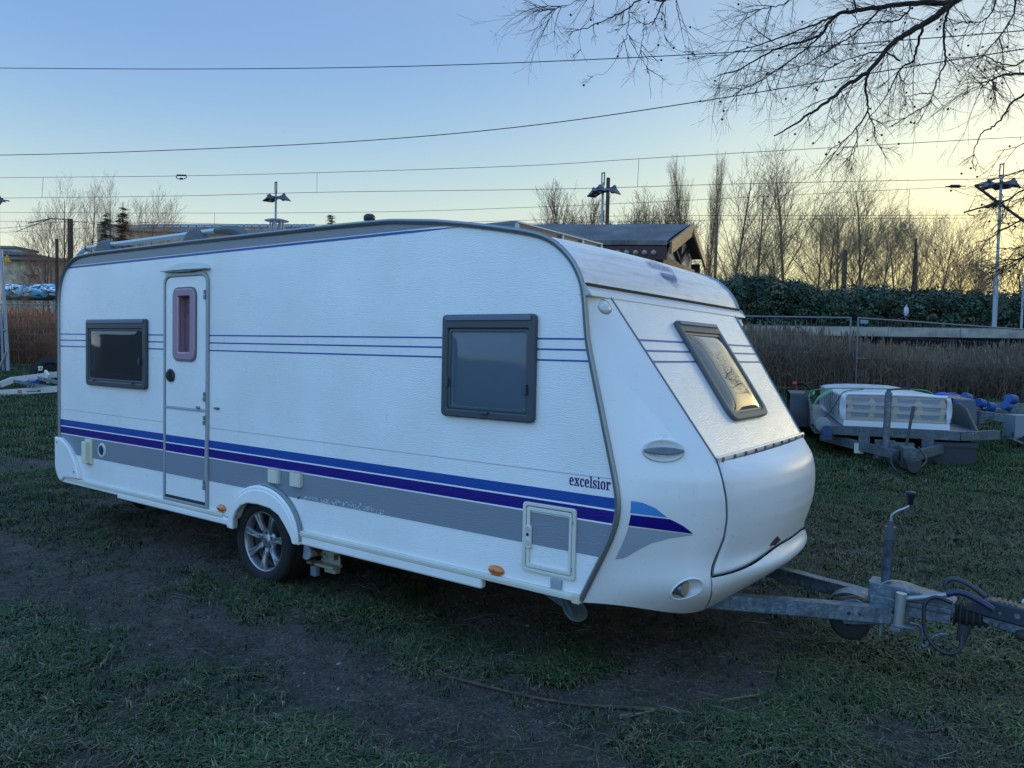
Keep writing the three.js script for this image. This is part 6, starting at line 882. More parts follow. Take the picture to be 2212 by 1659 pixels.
  const bulb = lathe([[0, 0.045], [0.022, 0.04], [0.04, 0.018], [0.044, 0], [0.03, -0.01]], 16); bulb.rotateX(Math.PI / 2); const toCam = V(0, 0, 0).crossVectors(along, V(0, 1, 0)); if (toCam.dot(fwdH) > 0) toCam.negate(); const bm = std([0.30, 0.24, 0.21], 0.25), step = q(880, 745, dF).distanceTo(q(813, 745, dF)) * 1.02;
  for (let i = 0; i < 12; i++) { const g = bulb.clone(); g.lookAt(toCam); const p = eF.clone().addScaledVector(along, 0.20 + i * step).add(V(0, -0.135, 0)).addScaledVector(toCam, 0.03); g.translate(p.x, p.y, p.z); part(hut, 'bulb', g, bm); }
}
// ---------------------------------------------------------------- trailers
{ // load trailer with a wrapped stack, standing nose towards the viewer
  const gal = galvPaint, plateM = std([0.11, 0.13, 0.125], 0.6, { map: spangle }), rV = camR0.clone().multiplyScalar(0.953).addScaledVector(fwdH, -0.304), fV = camR0.clone().multiplyScalar(-0.304).addScaledVector(fwdH, -0.953), O = place(5.43, 0, 10.8);
  const P = (r, y, f) => V(O.x + rV.x * r + fV.x * f, y, O.z + rV.z * r + fV.z * f);           // r to the right, f towards the viewer from the front of the load
  const bx = (r0, r1, y0, y1, f0, f1) => { const g = new THREE.BoxGeometry(r1 - r0, y1 - y0, f1 - f0); g.applyMatrix4(new THREE.Matrix4().makeBasis(rV, V(0, 1, 0), fV).setPosition(P((r0 + r1) / 2, (y0 + y1) / 2, (f0 + f1) / 2))); return fin(g); };
  const gy = 0.30, t = thing('flatbed_trailer', 'galvanised flatbed trailer carrying a white wrapped stack, right of the caravan', 'trailer', P(0, gy, -1.6));
  const bedY = 0.68;
  part(t, 'front_beam', [bx(-1.0, 0.80, bedY - 0.12, bedY, 0.12, 0.18), beam(P(0.80, bedY - 0.06, 0.15), P(1.33, bedY - 0.035, -0.10), 0.06, 0.12)], gal);
  part(t, 'side_beam', [beam(P(-1.02, bedY - 0.06, 0.16), P(-1.02, bedY - 0.06, -5.2), 0.06, 0.12)], gal); part(t, 'side_beam', [beam(P(1.02, bedY - 0.06, -0.05), P(1.02, bedY - 0.06, -5.2), 0.06, 0.12)], gal);
  const tread = dataTex(128, (u, v) => { const a = (Math.floor(u * 8) + Math.floor(v * 8)) % 2; const x = (u * 8) % 1 - 0.5, y = (v * 8) % 1 - 0.5; const k = Math.hypot(a ? x * 0.5 : x, a ? y : y * 0.5) < 0.22 ? 0.9 : 0.55; return k; }, true, 1 / 0.3);
  part(t, 'deck', [bx(-1.0, 1.0, bedY - 0.03, bedY - 0.005, -5.2, 0.12)], std([0.36, 0.38, 0.40], 0.5, { metalness: 0.5, map: tread }));
  for (const s of [-1, 1]) {
    part(t, 'drawbar', beam(P(s * 0.92, bedY - 0.20, -0.3), P(s * 0.10, bedY - 0.27, 0.98), 0.07, 0.12), gal);
    const c = P(s * 1.2, gy + 0.31, -1.62), w = lathe([[0.13, -0.10], [0.20, -0.11], [0.28, -0.10], [0.31, -0.07], [0.31, 0.07], [0.28, 0.10], [0.20, 0.11], [0.13, 0.10]], 40); w.rotateX(Math.PI / 2); w.rotateY(Math.atan2(fV.x, fV.z) + Math.PI / 2); w.translate(c.x, c.y, c.z); const tw = part(t, 'tyre', w, tyreM);
    const hub = lathe([[0, 0.05], [0.06, 0.05], [0.13, 0.02], [0.14, -0.02]], 24); hub.rotateX(Math.PI / 2); hub.rotateY(Math.atan2(fV.x, fV.z) + Math.PI / 2); hub.translate(c.x, c.y, c.z); part(tw, 'rim', hub, gal);
    const c2 = P(s * 1.2, gy + 0.33, -2.42), w2 = w.clone().translate(c2.x - c.x, c2.y - c.y, c2.z - c.z); part(t, 'tyre', w2, tyreM);
    const mud = grid(4, 24, (u, v) => { const a = lerp(-0.25, Math.PI + 0.25, v), f = v < 0.5 ? -1.62 + 0.40 * Math.cos(a) : -2.42 + 0.40 * Math.cos(a); return P(s * 1.2 + (u - 0.5) * 0.27, gy + 0.36 + 0.40 * Math.min(1, Math.sin(Math.max(0, Math.min(Math.PI, a))) * 1.25) + (a < 0 || a > Math.PI ? -0.12 : 0), f); }); part(t, 'mudguard', [mud, mud.clone().translate(0, -0.012, 0)], s > 0 ? std([0.06, 0.065, 0.07], 0.4) : std([0.035, 0.04, 0.047], 0.5));
    part(t, 'guard_plate', [ext(poly([[-1.15, bedY], [-0.05, bedY - 0.05], [-0.75, bedY + 0.27], [-1.15, bedY + 0.31], [-2.9, bedY + 0.31], [-2.9, bedY]]), 0.01, 0).applyMatrix4(new THREE.Matrix4().makeBasis(fV, V(0, 1, 0), rV.clone().negate()).setPosition(P(s * 1.05, 0, 0))), tube([P(s * 1.07, bedY - 0.02, -0.08), P(s * 1.07, bedY + 0.27, -0.75), P(s * 1.07, bedY + 0.32, -1.15)], 0.02, 6)], plateM);
  }
  part(t, 'nose_plate', [bx(-0.17, 0.15, bedY - 0.36, bedY - 0.14, 0.62, 0.72), bx(-0.05, 0.10, bedY - 0.42, bedY - 0.16, 0.72, 1.15)], gal);
  part(t, 'coupling_head', [bx(-0.06, 0.11, bedY - 0.40, bedY - 0.28, 1.15, 1.38), cyl(P(0.02, bedY - 0.36, 1.35), P(0.02, bedY - 0.36, 1.45), 0.075, 0.07, 14), tube(spline([P(-0.1, bedY - 0.2, 0.9), P(-0.18, bedY - 0.36, 1.1), P(-0.1, bedY - 0.47, 1.25), P(0.02, bedY - 0.40, 1.35)], 16), 0.016, 6), tube(spline([P(0.16, bedY - 0.16, 0.9), P(0.22, bedY - 0.30, 1.1), P(0.12, bedY - 0.38, 1.3)], 14), 0.012, 6)], std([0.03, 0.03, 0.035], 0.5));
  part(t, 'jockey_post', [cyl(P(-0.20, bedY - 0.30, 0.72), P(-0.19, bedY + 0.53, 0.72), 0.045, 0.045, 18), cyl(P(-0.19, bedY + 0.53, 0.72), P(-0.19, bedY + 0.58, 0.72), 0.03, 0.02, 12)], galv); part(t, 'post_bracket', bx(-0.32, -0.08, bedY - 0.36, bedY - 0.12, 0.60, 0.70), gal); part(t, 'crank', [tube([P(-0.19, bedY + 0.56, 0.72), P(-0.12, bedY + 0.575, 0.72), P(0.04, bedY + 0.59, 0.72)], 0.012, 6), cyl(P(0.04, bedY + 0.57, 0.72), P(0.06, bedY + 0.66, 0.72), 0.022, 0.034, 10)], blackPl);
  part(t, 'brake_lever', [tube(spline([P(0.02, bedY - 0.28, 0.80), P(0.05, bedY - 0.05, 0.80), P(0.10, bedY + 0.32, 0.78)], 10), 0.018, 8), cyl(P(0.085, bedY + 0.20, 0.785), P(0.11, bedY + 0.36, 0.775), 0.024, 0.022, 8)], std([0.05, 0.055, 0.06], 0.5));
  for (const r of [-0.42, 0.37]) part(t, 'bracket', [bx(r - 0.07, r + 0.07, bedY - 0.32, bedY - 0.10, 0.32, 0.40)], gal);
  part(t, 'tool_box', [bx(0.38, 0.98, bedY - 0.58, bedY - 0.18, -0.15, 0.28)], std([0.02, 0.026, 0.035], 0.55)); part(t, 'tool_box_lid', bx(0.36, 1.0, bedY - 0.20, bedY - 0.15, -0.17, 0.30), std([0.025, 0.032, 0.042], 0.5));
  const wn = lathe([[0.0, 0.05], [0.095, 0.05], [0.105, 0.03], [0.105, -0.03], [0.095, -0.05], [0, -0.05]], 24); wn.rotateX(Math.PI / 2); wn.rotateY(Math.atan2(fV.x, fV.z)); const wp = P(-0.95, bedY + 0.02, 0.24); wn.translate(wp.x, wp.y, wp.z); part(t, 'winch', [wn], std([0.22, 0.24, 0.25], 0.5)); part(t, 'winch_gear', [cyl(P(-0.90, bedY - 0.06, 0.26), P(-0.90, bedY - 0.06, 0.36), 0.075, 0.075, 16), bx(-0.97, -0.83, bedY - 0.18, bedY - 0.06, 0.24, 0.34)], std([0.02, 0.05, 0.14], 0.4));
  part(t, 'number_plate', bx(-0.55, -0.43, bedY - 0.34, bedY - 0.20, 0.42, 0.43), std([0.55, 0.55, 0.42], 0.5));
  const lampP = P(-1.25, gy + 0.92, -1.3); part(t, 'marker_arm', tube(spline([P(-1.12, gy + 0.75, -1.2), P(-1.05, gy + 0.83, -1.2), P(-1.14, gy + 0.93, -1.2), lampP], 14), 0.022, 6), rubber); part(t, 'marker_lamp', cyl(lampP, P(-1.31, gy + 0.92, -1.3), 0.035, 0.03, 10), std([0.5, 0.02, 0.01], 0.3));
  // the load: flat bundles in film on white foam
  const load = thing('wrapped_stack', 'stack of wooden strips wrapped in clear film with white edges, on the flatbed trailer', 'stack', P(0.02, bedY, -2));
  part(load, 'foam_base', bx(-0.66, 0.70, bedY + 0.002, bedY + 0.085, -4.0, 0.04), std([0.66, 0.68, 0.70], 0.8));
  const wood = std([0.68, 0.60, 0.46], 0.7, { map: woodT });
  for (let L = 0; L < 4; L++) part(load, 'board', bx(-0.63, 0.65, bedY + 0.09 + L * 0.108, bedY + 0.09 + L * 0.108 + (L === 3 ? 0.03 : 0.045), -3.98, 0.0), wood);
  for (let L = 0; L < 3; L++) for (let i = 0; i < 5; i++) { const c = -0.59 + i * 0.30 + (L % 2) * 0.02, y0 = bedY + 0.135 + L * 0.108; const g = ext(poly([[c - 0.05, y0], [c + 0.05, y0], [c + 0.03, y0 + 0.03], [c + 0.03, y0 + 0.063], [c - 0.03, y0 + 0.063], [c - 0.03, y0 + 0.03]]), 3.9, 0, -3.92); g.applyMatrix4(new THREE.Matrix4().makeBasis(rV, V(0, 1, 0), fV).setPosition(P(0, 0, 0))); part(load, 'spacer', g, wood); }
  part(load, 'inner_core', bx(-0.61, 0.63, bedY + 0.1, bedY + 0.43, -3.9, -0.025), std([0.11, 0.15, 0.25], 0.8));
  const shell = grid(60, 40, (u, v) => { // film: rounded box skin over the top, sides and front
    const th = (u * 2 - 1) * 1.0, w = 0.68, x = Math.max(-1, Math.min(1, th * 1.75)), side = Math.max(0, Math.abs(th) - 0.571) / 0.429, f = lerp(0.0, -4.02, v), wr = 0.008 * Math.sin(v * 60 + u * 9) + 0.010 * fbm(u * 30, v * 60, 181, 3); const yTop = bedY + 0.455 + 0.02 * Math.cos(x * 1.4) - 0.03 * smooth(0.06, 0, v); return P(0.01 + x * (w + 0.0) + Math.sign(th) * (side > 0 ? 0.012 + wr : 0), side > 0 ? lerp(yTop, bedY + 0.09, side) : yTop + wr - 0.03 * Math.pow(Math.abs(x), 8), f); });
  part(load, 'film', shell, phys([0.70, 0.74, 0.78], 0.3, { bumpMap: fine, bumpScale: 0.006, clearcoat: 0.5 }));
  part(load, 'front_film', grid(40, 20, (u, v) => { const x = u * 2 - 1, y = v * 2 - 1; return P(0.01 + x * 0.69, bedY + 0.275 + y * 0.185, 0.012 + 0.04 * (1 - Math.pow(Math.abs(x), 6)) * (1 - Math.pow(Math.abs(y), 4)) - 0.03 * Math.pow(Math.abs(x), 10) + 0.006 * fbm(u * 12, v * 9, 191, 3)); }), phys([0.95, 0.97, 1.0], 0.10, { transmission: 0.84, ior: 1.25, thickness: 0 }));
  const edgeF = (s) => grid(8, 16, (u, v) => { const a = u * 1.57; return P(0.01 + s * (0.645 + (0.05 + 0.03 * Math.sin(v * 3.14)) * Math.sin(a)), bedY + 0.09 + 0.36 * v, 0.045 * Math.cos(a) - 0.012 + 0.01 * Math.sin(v * 9)); }); part(load, 'film_edge', edgeF(-1), phys([0.9, 0.93, 0.97], 0.2, { transmission: 0.45, ior: 1.2, thickness: 0 })); part(load, 'film_edge', edgeF(1), phys([0.9, 0.93, 0.97], 0.2, { transmission: 0.45, ior: 1.2, thickness: 0 })); part(load, 'film_fold', tube([P(-0.62, bedY + 0.462, 0.01), P(-0.2, bedY + 0.47, 0.03), P(0.3, bedY + 0.468, 0.03), P(0.66, bedY + 0.455, 0.01)], 0.022, 8), std([0.70, 0.73, 0.77], 0.35));
  for (let i = 0; i < 11; i++) part(load, 'film_fold', box(0.012, 0.33, 0.006, 0, 0, 0).applyMatrix4(new THREE.Matrix4().makeBasis(fV, V(0, 1, 0), rV).setPosition(P(-0.702, bedY + 0.27, -0.3 - i * 0.34))), std([0.40, 0.45, 0.48], 0.5));
  const green = std([0.03, 0.26, 0.13], 0.6), pale = std([0.32, 0.55, 0.36], 0.6), band = (pts, w, m, label, name) => { const c = spline(pts, 24), g = grid(24, 1, (u, v) => { const p = c[Math.round(u * 24)]; return p.clone().add(V(0, (v - 0.5) * w, 0)); }); part(strapT, name, [g, g.clone().translate(0.001, 0, 0.002)], m); };
  const strapT = thing('lashing_strap', 'green lashing strap over the wrapped stack, tied at the left side of the trailer', 'strap', P(-0.95, bedY, -1.0));
  band([P(-1.05, bedY + 0.10, -0.8), P(-0.97, bedY + 0.28, -1.0), P(-0.86, bedY + 0.38, -1.2), P(-0.70, bedY + 0.46, -1.35)], 0.05, pale, '', 'loose_end'); band([P(-1.06, bedY - 0.02, -0.5), P(-1.03, bedY + 0.16, -0.75), P(-1.08, bedY + 0.36, -0.95), P(-0.98, bedY + 0.42, -1.1)], 0.045, pale, '', 'loose_end');
  part(strapT, 'strap', tube(spline([P(-1.12, bedY + 0.42, -1.05), P(-0.95, bedY + 0.46, -1.15), P(-0.70, bedY + 0.485, -1.3), P(-0.3, bedY + 0.50, -1.25), P(0.2, bedY + 0.505, -1.2), P(0.68, bedY + 0.48, -1.2), P(0.80, bedY + 0.30, -1.2), P(1.0, bedY, -1.2)], 40), 0.009, 6), green); part(strapT, 'ratchet', bx(-1.12, -1.02, bedY + 0.36, bedY + 0.44, -1.15, -1.0), std([0.02, 0.12, 0.07], 0.5));
  const rp = thing('rope', 'thin black cord slung over the left front corner of the wrapped stack', 'cord', P(-0.8, bedY, -0.2)); part(rp, 'cord', tube(spline([P(-1.02, bedY + 0.02, -0.1), P(-0.85, bedY + 0.16, -0.1), P(-0.72, bedY + 0.38, -0.15), P(-0.64, bedY + 0.47, -0.3), P(-0.3, bedY + 0.50, -0.9)], 30), 0.007, 5), rubber);
}
{ // boat trailer with blue rollers at the right edge
  const q = crop(2300, 940, 260), d0 = 13.2, gal = galv, blue = std([0.012, 0.08, 0.28], 0.5);
  const t = thing('boat_trailer', 'galvanised boat trailer with blue rollers at the right edge', 'trailer', V(q(1600, 900, 13).x, 0.35, q(1600, 900, 13).z));
  const chain = (pts, w, h, d, dd = 0) => { const gs = []; for (let i = 0; i < pts.length - 1; i++) gs.push(beam(q(pts[i][0], pts[i][1], d + dd * i), q(pts[i + 1][0], pts[i + 1][1], d + dd * (i + 1)), w, h)); return gs; };
  part(t, 'frame_beam', chain([[930, 770], [1080, 790], [1280, 825], [1560, 865], [1900, 915], [2157, 940], [2500, 960]], 0.06, 0.12, 12.6, -0.12), gal); part(t, 'frame_beam', chain([[960, 635], [1500, 655], [2157, 680], [2500, 690]], 0.08, 0.17, 14.3), gal); part(t, 'cross_member', chain([[960, 740], [1500, 765], [1950, 735], [2157, 745]], 0.06, 0.09, 13.4), gal);
  for (const [x, y0, y1] of [[970, 560, 700], [1330, 690, 830], [1960, 620, 850]]) part(t, 'upright', beam(q(x, y0, 13), q(x, y1, 13), 0.10, 0.05, fwdH), gal);
  const roller = (x, y, ax, ay, len = 0.13, r = 0.075, d = 12.9) => { const c = q(x, y, d), e = q(x + ax * 100, y + ay * 100, d + 0.03).sub(c).normalize(); const g = part(t, 'roller', cyl(c.clone().addScaledVector(e, -len / 2), c.clone().addScaledVector(e, len / 2), r, r, 18), blue); };
  roller(995, 460, 0.9, 0.35); roller(1290, 580, 0.9, 0.3); roller(1480, 655, 0.9, 0.2); roller(1945, 490, 0.9, 0.2, 0.14, 0.08); roller(1840, 640, 0.9, 0.3);
  for (const [x0, y0, x1, y1] of [[960, 500, 925, 545], [1380, 620, 1330, 690], [1890, 560, 1860, 600], [980, 545, 1000, 580], [1420, 640, 1340, 680]]) part(t, 'roller_arm', beam(q(x0, y0, 12.9), q(x1, y1, 12.9), 0.03, 0.05, fwdH), std([0.5, 0.5, 0.44], 0.4, { metalness: 0.5 }));
  for (const [x, y] of [[1130, 822], [1565, 882], [980, 835]]) { const c = q(x, y, 12.45); part(t, 'hole', cyl(c, c.clone().addScaledVector(fwdH, -0.02), 0.022, 0.022, 10), rubber); }
  part(t, 'beam_clamp', beam(q(1830, 920, 12.15), q(1905, 925, 12.15), 0.10, 0.08), std([0.02, 0.04, 0.16], 0.5)); part(t, 'winch_housing', [beam(q(1890, 1050, 12.0), q(2500, 1060, 12.0), 0.30, 0.34)], std([0.20, 0.24, 0.28], 0.6)); part(t, 'bracket', [beam(q(1895, 1325, 11.8), q(2130, 1420, 11.8), 0.16, 0.03), beam(q(2050, 1190, 11.9), q(2060, 1330, 11.9), 0.12, 0.06, fwdH)], gal);
  part(t, 'leg', beam(q(1295, 890, 13.1), q(1295, 1010, 13.1), 0.09, 0.07, fwdH), gal); { const c = q(2140, 1440, 11.9), w = lathe([[0.06, -0.05], [0.13, -0.05], [0.15, 0], [0.13, 0.05], [0.06, 0.05]], 24); w.rotateX(Math.PI / 2); w.rotateY(0.3); w.translate(c.x + 0.10, c.y, c.z); part(t, 'support_wheel', w, rubber); }
  { const c = q(2400, 1250, 12.9), w = lathe([[0.14, -0.09], [0.27, -0.10], [0.30, 0], [0.27, 0.10], [0.14, 0.09]], 30); w.rotateX(Math.PI / 2); w.rotateY(0.5); w.translate(c.x + 0.5, 0.62, c.z); part(t, 'tyre', w, tyreM); }
  const b = thing('blue_bundle', 'bright blue bundled tarpaulin lying behind the right mudguard of the flatbed trailer', 'tarpaulin', q(700, 640, 13.8)); const bc = q(705, 565, 13.8), ax = camR0; const tp = grid(24, 16, (u, v) => { const th = v * 6.283, s = u * 2 - 1, R = 0.16 * Math.pow(1 - Math.pow(Math.abs(s), 4), 0.5) * (1 + 0.15 * fbm(u * 6, v * 6, 171, 2)); return bc.clone().addScaledVector(ax, s * 0.36).addScaledVector(fwdH, R * Math.cos(th)).add(V(0, R * 0.95 * Math.sin(th) - 0.05 * s, 0)); }); part(b, 'cloth', tp, std([0.006, 0.075, 0.42], 0.5)); part(b, 'tie', [tube([q(620, 470, 13.7), q(640, 560, 13.62), q(625, 640, 13.62)], 0.012, 5)], std([0.02, 0.05, 0.2], 0.6)); part(b, 'cap', [cyl(q(700, 470, 13.8), q(690, 385, 13.8), 0.05, 0.035, 10), beam(q(640, 362, 13.8), q(760, 358, 13.8), 0.04, 0.025)], std([0.10, 0.10, 0.10], 0.5));
}
{ // white boat trailer at the left edge
  const q = crop(0, 880, 500), wm = std([0.66, 0.66, 0.62], 0.45, { map: grime }), t = thing('boat_trailer', 'white A-frame boat trailer with a black mudguard at the left edge', 'trailer', V(q(200, 520, 16).x, 0.5, q(200, 520, 16).z));
  const ch = (pts, w, h, d0, d1) => { const gs = []; for (let i = 0; i < pts.length - 1; i++) gs.push(beam(q(pts[i][0], pts[i][1], lerp(d0, d1, i / (pts.length - 1))), q(pts[i + 1][0], pts[i + 1][1], lerp(d0, d1, (i + 1) / (pts.length - 1))), w, h)); return gs; };
  part(t, 'frame_beam', ch([[-260, 480], [0, 455], [300, 432], [680, 405], [1100, 372]], 0.08, 0.125, 15.4, 16.2), wm); part(t, 'frame_beam', ch([[-300, 420], [0, 362], [150, 305], [520, 258], [680, 246], [1000, 225]], 0.08, 0.125, 16.6, 17.6), wm); part(t, 'cross_member', ch([[160, 320], [420, 372], [560, 388]], 0.05, 0.06, 16.9, 16.0), galv); part(t, 'cross_member', ch([[430, 290], [680, 345]], 0.06, 0.07, 16.6, 16.2), galv); part(t, 'cross_member', ch([[500, 245], [540, 300]], 0.05, 0.2, 17.2, 17), wm);
  part(t, 'roller_bracket', [beam(q(310, 395, 15.7), q(345, 325, 15.7), 0.04, 0.03, fwdH), beam(q(355, 395, 15.7), q(385, 325, 15.7), 0.04, 0.03, fwdH)], galv); part(t, 'roller', [cyl(q(330, 318, 15.9), q(415, 325, 15.6), 0.045, 0.045, 14)], std([0.01, 0.035, 0.25], 0.4));
  const c = q(580, 255, 17.9), md = grid(4, 20, (u, v) => { const a = lerp(0.0, Math.PI, v); return c.clone().addScaledVector(camR0, 0.45 * Math.cos(a)).addScaledVector(fwdH, (u - 0.5) * 0.26).add(V(0, Math.min(0.36, 0.46 * Math.sin(a)), 0)); }); part(t, 'mudguard', [md, md.clone().translate(0, -0.015, 0), ext((() => { const s = new THREE.Shape(); s.absarc(0, 0, 0.44, 0, Math.PI, false); s.lineTo(-0.34, 0); s.absarc(0, 0, 0.32, Math.PI, 0, true); s.closePath(); return s; })(), 0.012, 0).rotateY(-YAW).translate(c.x - fwdH.x * 0.13, c.y, c.z - fwdH.z * 0.13)], std([0.02, 0.022, 0.028], 0.4));
  const w = lathe([[0.14, -0.08], [0.24, -0.09], [0.31, -0.06], [0.31, 0.06], [0.24, 0.09], [0.14, 0.08]], 32); w.rotateX(Math.PI / 2); w.rotateY(-YAW); w.translate(c.x, c.y - 0.02, c.z); part(t, 'tyre', w, tyreM); part(t, 'hub', cyl(V(c.x, c.y - 0.02, c.z), V(c.x - fwdH.x * 0.09, c.y - 0.02, c.z - fwdH.z * 0.09), 0.13, 0.12, 16), galvPaint);
  part(t, 'lamp_cable_roll', [tube([q(425, 170, 17.3), q(470, 165, 17.3), q(460, 200, 17.3), q(430, 205, 17.3), q(440, 180, 17.3)], 0.02, 6)], std([0.7, 0.7, 0.68], 0.6)); part(t, 'bow_support', [tube([q(250, 470, 15.5), q(270, 500, 15.4), q(310, 470, 15.4), q(280, 510, 15.4)], 0.018, 6), tube([q(-50, 522, 15.3), q(120, 510, 15.3), q(260, 488, 15.3)], 0.008, 5)], galv);
  
  const st = (x0, x1, y, h, m, name) => part(t, name, beam(q(x0, y, 15.32), q(x1, y - (x1 - x0) * 0.07, 15.36), 0.01, h), m); st(195, 240, 442, 0.07, std([0.42, 0.2, 0.17], 0.6), 'sticker'); st(295, 415, 440, 0.022, std([0.10, 0.11, 0.13], 0.6), 'lettering_strip'); st(415, 448, 432, 0.035, std([0.05, 0.06, 0.09], 0.6), 'sticker');
}
// ---------------------------------------------------------------- tree whose bare branches hang into the picture
{
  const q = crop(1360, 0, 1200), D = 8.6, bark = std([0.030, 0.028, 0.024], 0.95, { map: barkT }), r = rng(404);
  const base = gAt(10.2, 9.6), t = thing('tree', 'bare tree standing outside the right edge, its branches hanging into the sky', 'tree', base), limbs = [], twigs = [], balls = [];
  const crownBase = base.clone().add(V(0.1, 3.2, 0)), hi = base.clone().add(V(-1.2, 6.8, 0.3));
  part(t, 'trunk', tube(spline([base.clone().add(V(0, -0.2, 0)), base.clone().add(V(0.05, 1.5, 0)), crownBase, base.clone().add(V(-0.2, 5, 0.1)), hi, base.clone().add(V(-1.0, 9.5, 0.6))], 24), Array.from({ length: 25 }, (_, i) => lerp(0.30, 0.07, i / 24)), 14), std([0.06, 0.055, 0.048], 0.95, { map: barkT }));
  const twig = (p, dir, len, rad, lvl) => {
    const n = 5, pts = [p.clone()], rs = [rad]; const d = dir.clone(), cv = V(r() - 0.5, r() - 0.5, r() - 0.5).multiplyScalar(0.55); let x = p.clone();
    for (let i = 1; i <= n; i++) { d.addScaledVector(cv, 0.35).add(V(0, (lvl === 1 ? -0.10 : 0.04 * (r() - 0.3)), 0)).normalize(); x = x.clone().addScaledVector(d, len / n); pts.push(x); rs.push(lerp(rad, 0.0011, i / n)); }
    twigs.push(tube(pts, rs, 3, false));
    if (r() < 0.014) balls.push(x.clone());
    if (lvl < 3) { const N = lvl === 1 ? 5 : 2; for (let k = 0; k < N; k++) { const i = 1 + Math.floor(r() * (n - 1)), s = V(r() - 0.5, r() - 0.5, r() - 0.5).normalize(); const nd = pts[i].clone().sub(pts[i - 1]).normalize().addScaledVector(s, 0.75).normalize(); twig(pts[i], nd, len * (0.35 + 0.35 * r()), rs[i] * 0.75, lvl + 1); } }
  };
  const limb = (pts, r0, r1, o = {}) => {
    const c = spline(pts, pts.length * 5), n = c.length; c.forEach((p, i) => { if (i && i < n - 1) p.add(V((r() - 0.5), (r() - 0.5), (r() - 0.5)).multiplyScalar(0.018)); });
    limbs.push(tube(c, c.map((_, i) => lerp(r0, r1, Math.pow(i / (n - 1), 0.8))), r0 > 0.03 ? 8 : 5, false));
    const len = c.reduce((a, p, i) => i ? a + p.distanceTo(c[i - 1]) : 0, 0), N = Math.round(len * (o.dens || 9));
    for (let k = 0; k < N; k++) { const u = lerp(o.from || 0.05, 1, r()), i = Math.min(n - 2, Math.floor(u * (n - 1))), td = c[i + 1].clone().sub(c[i]).normalize(), s = V(r() - 0.5, r() - 0.5, r() - 0.5); s.addScaledVector(td, -s.dot(td)).normalize(); const nd = td.multiplyScalar(0.75).addScaledVector(s, 0.8).add(V(0, -0.1, 0)).normalize(); twig(c[i], nd, (o.len || 0.62) * (0.45 + 1.0 * r()), 0.0042 + 0.002 * r(), 1); }
  };
  const Q = (pts, d0 = D, d1 = D) => pts.map(([x, y], i) => q(x, y, lerp(d0, d1, i / (pts.length - 1))));
  const joint = q(1900, -5, D), out = [hi, q(2500, -420, D + 0.6), q(2100, -140, D + 0.2), joint];
  limb(out, 0.085, 0.052, { dens: 2 });
  limb([joint, ...Q([[1850, 40], [1750, 110], [1660, 160], [1600, 205], [1500, 325], [1400, 390], [1330, 450], [1260, 500], [1200, 540], [1130, 590], [1060, 625]], D, D - 0.7)], 0.044, 0.006, { len: 0.60 });
  limb([q(1870, 12, D), ...Q([[1700, 15], [1560, 30], [1430, 50], [1360, 65], [1310, 105], [1290, 145], [1230, 180], [1100, 215], [1000, 260], [900, 320], [800, 350]], D, D + 0.5)], 0.034, 0.005, { len: 0.58 });
  limb(Q([[1360, 65], [1310, 85], [1250, 110], [1120, 160], [1000, 205], [880, 240], [790, 295]], D, D + 0.3), 0.016, 0.004, { len: 0.5, dens: 10 });
  limb(Q([[1290, 150], [1200, 230], [1120, 290], [1050, 340], [960, 390], [870, 440]], D, D - 0.4), 0.012, 0.004, { len: 0.5, dens: 10 });
  limb(Q([[1500, 325], [1482, 380], [1485, 440], [1490, 512], [1440, 590], [1380, 650], [1310, 690]], D - 0.3, D), 0.017, 0.004, { len: 0.55, dens: 10 });
  limb(Q([[1490, 512], [1520, 580], [1530, 650], [1560, 690]], D, D + 0.1), 0.009, 0.003, { dens: 10, len: 0.4 });
  limb(Q([[1440, 580], [1445, 660], [1425, 710], [1445, 750]], D, D), 0.007, 0.003, { dens: 9, len: 0.35 });
  limb(Q([[1862, 50], [1842, 130], [1845, 230], [1850, 280], [1805, 390], [1780, 470], [1720, 510], [1600, 580]], D, D - 0.5), 0.016, 0.004, { dens: 7, len: 0.36 });
  limb(Q([[1785, 430], [1740, 430], [1700, 440], [1660, 445]], D - 0.3, D - 0.4), 0.007, 0.003, { dens: 6, len: 0.3 });
  limb(Q([[1750, 110], [1722, 200], [1700, 280], [1640, 320], [1600, 400], [1560, 470], [1500, 540]], D, D + 0.5), 0.018, 0.004, { dens: 9, len: 0.5 });
  limb(Q([[1560, 30], [1460, 130], [1380, 190], [1330, 220], [1200, 300], [1080, 330]], D, D + 0.8), 0.013, 0.004, { len: 0.5 });
  limb(Q([[1700, 15], [1640, 90], [1560, 100], [1480, 110], [1420, 140], [1340, 220]], D, D - 0.5), 0.012, 0.004, { len: 0.45 });
  limb(Q([[1440, 60], [1400, -40], [1200, -60], [1100, 20], [1000, 40], [930, 60]], D, D + 0.3), 0.012, 0.004, { dens: 10 });
  limb(Q([[1640, 280], [1560, 240], [1450, 260], [1330, 310], [1220, 400]], D, D + 0.7), 0.012, 0.004, { len: 0.5 });
  limb([q(2050, -120, D), ...Q([[2080, -20], [2060, 60], [2010, 100], [1940, 105]], D, D - 0.4)], 0.014, 0.004, { dens: 11, len: 0.5 });
  limb([q(2150, -140, D), ...Q([[2170, -10], [2160, 80], [2110, 150], [2080, 200]], D, D - 0.6)], 0.014, 0.004, { dens: 11, len: 0.5 });
  // the right edge: limbs lower down
  limb([base.clone().add(V(-0.3, 5.2, 0.1)), q(2420, 120, D + 0.3), ...Q([[2260, 330], [2130, 345], [2060, 370], [2010, 410]], D, D - 0.4)], 0.03, 0.004, { dens: 5.4, len: 0.5, from: 0.5 });
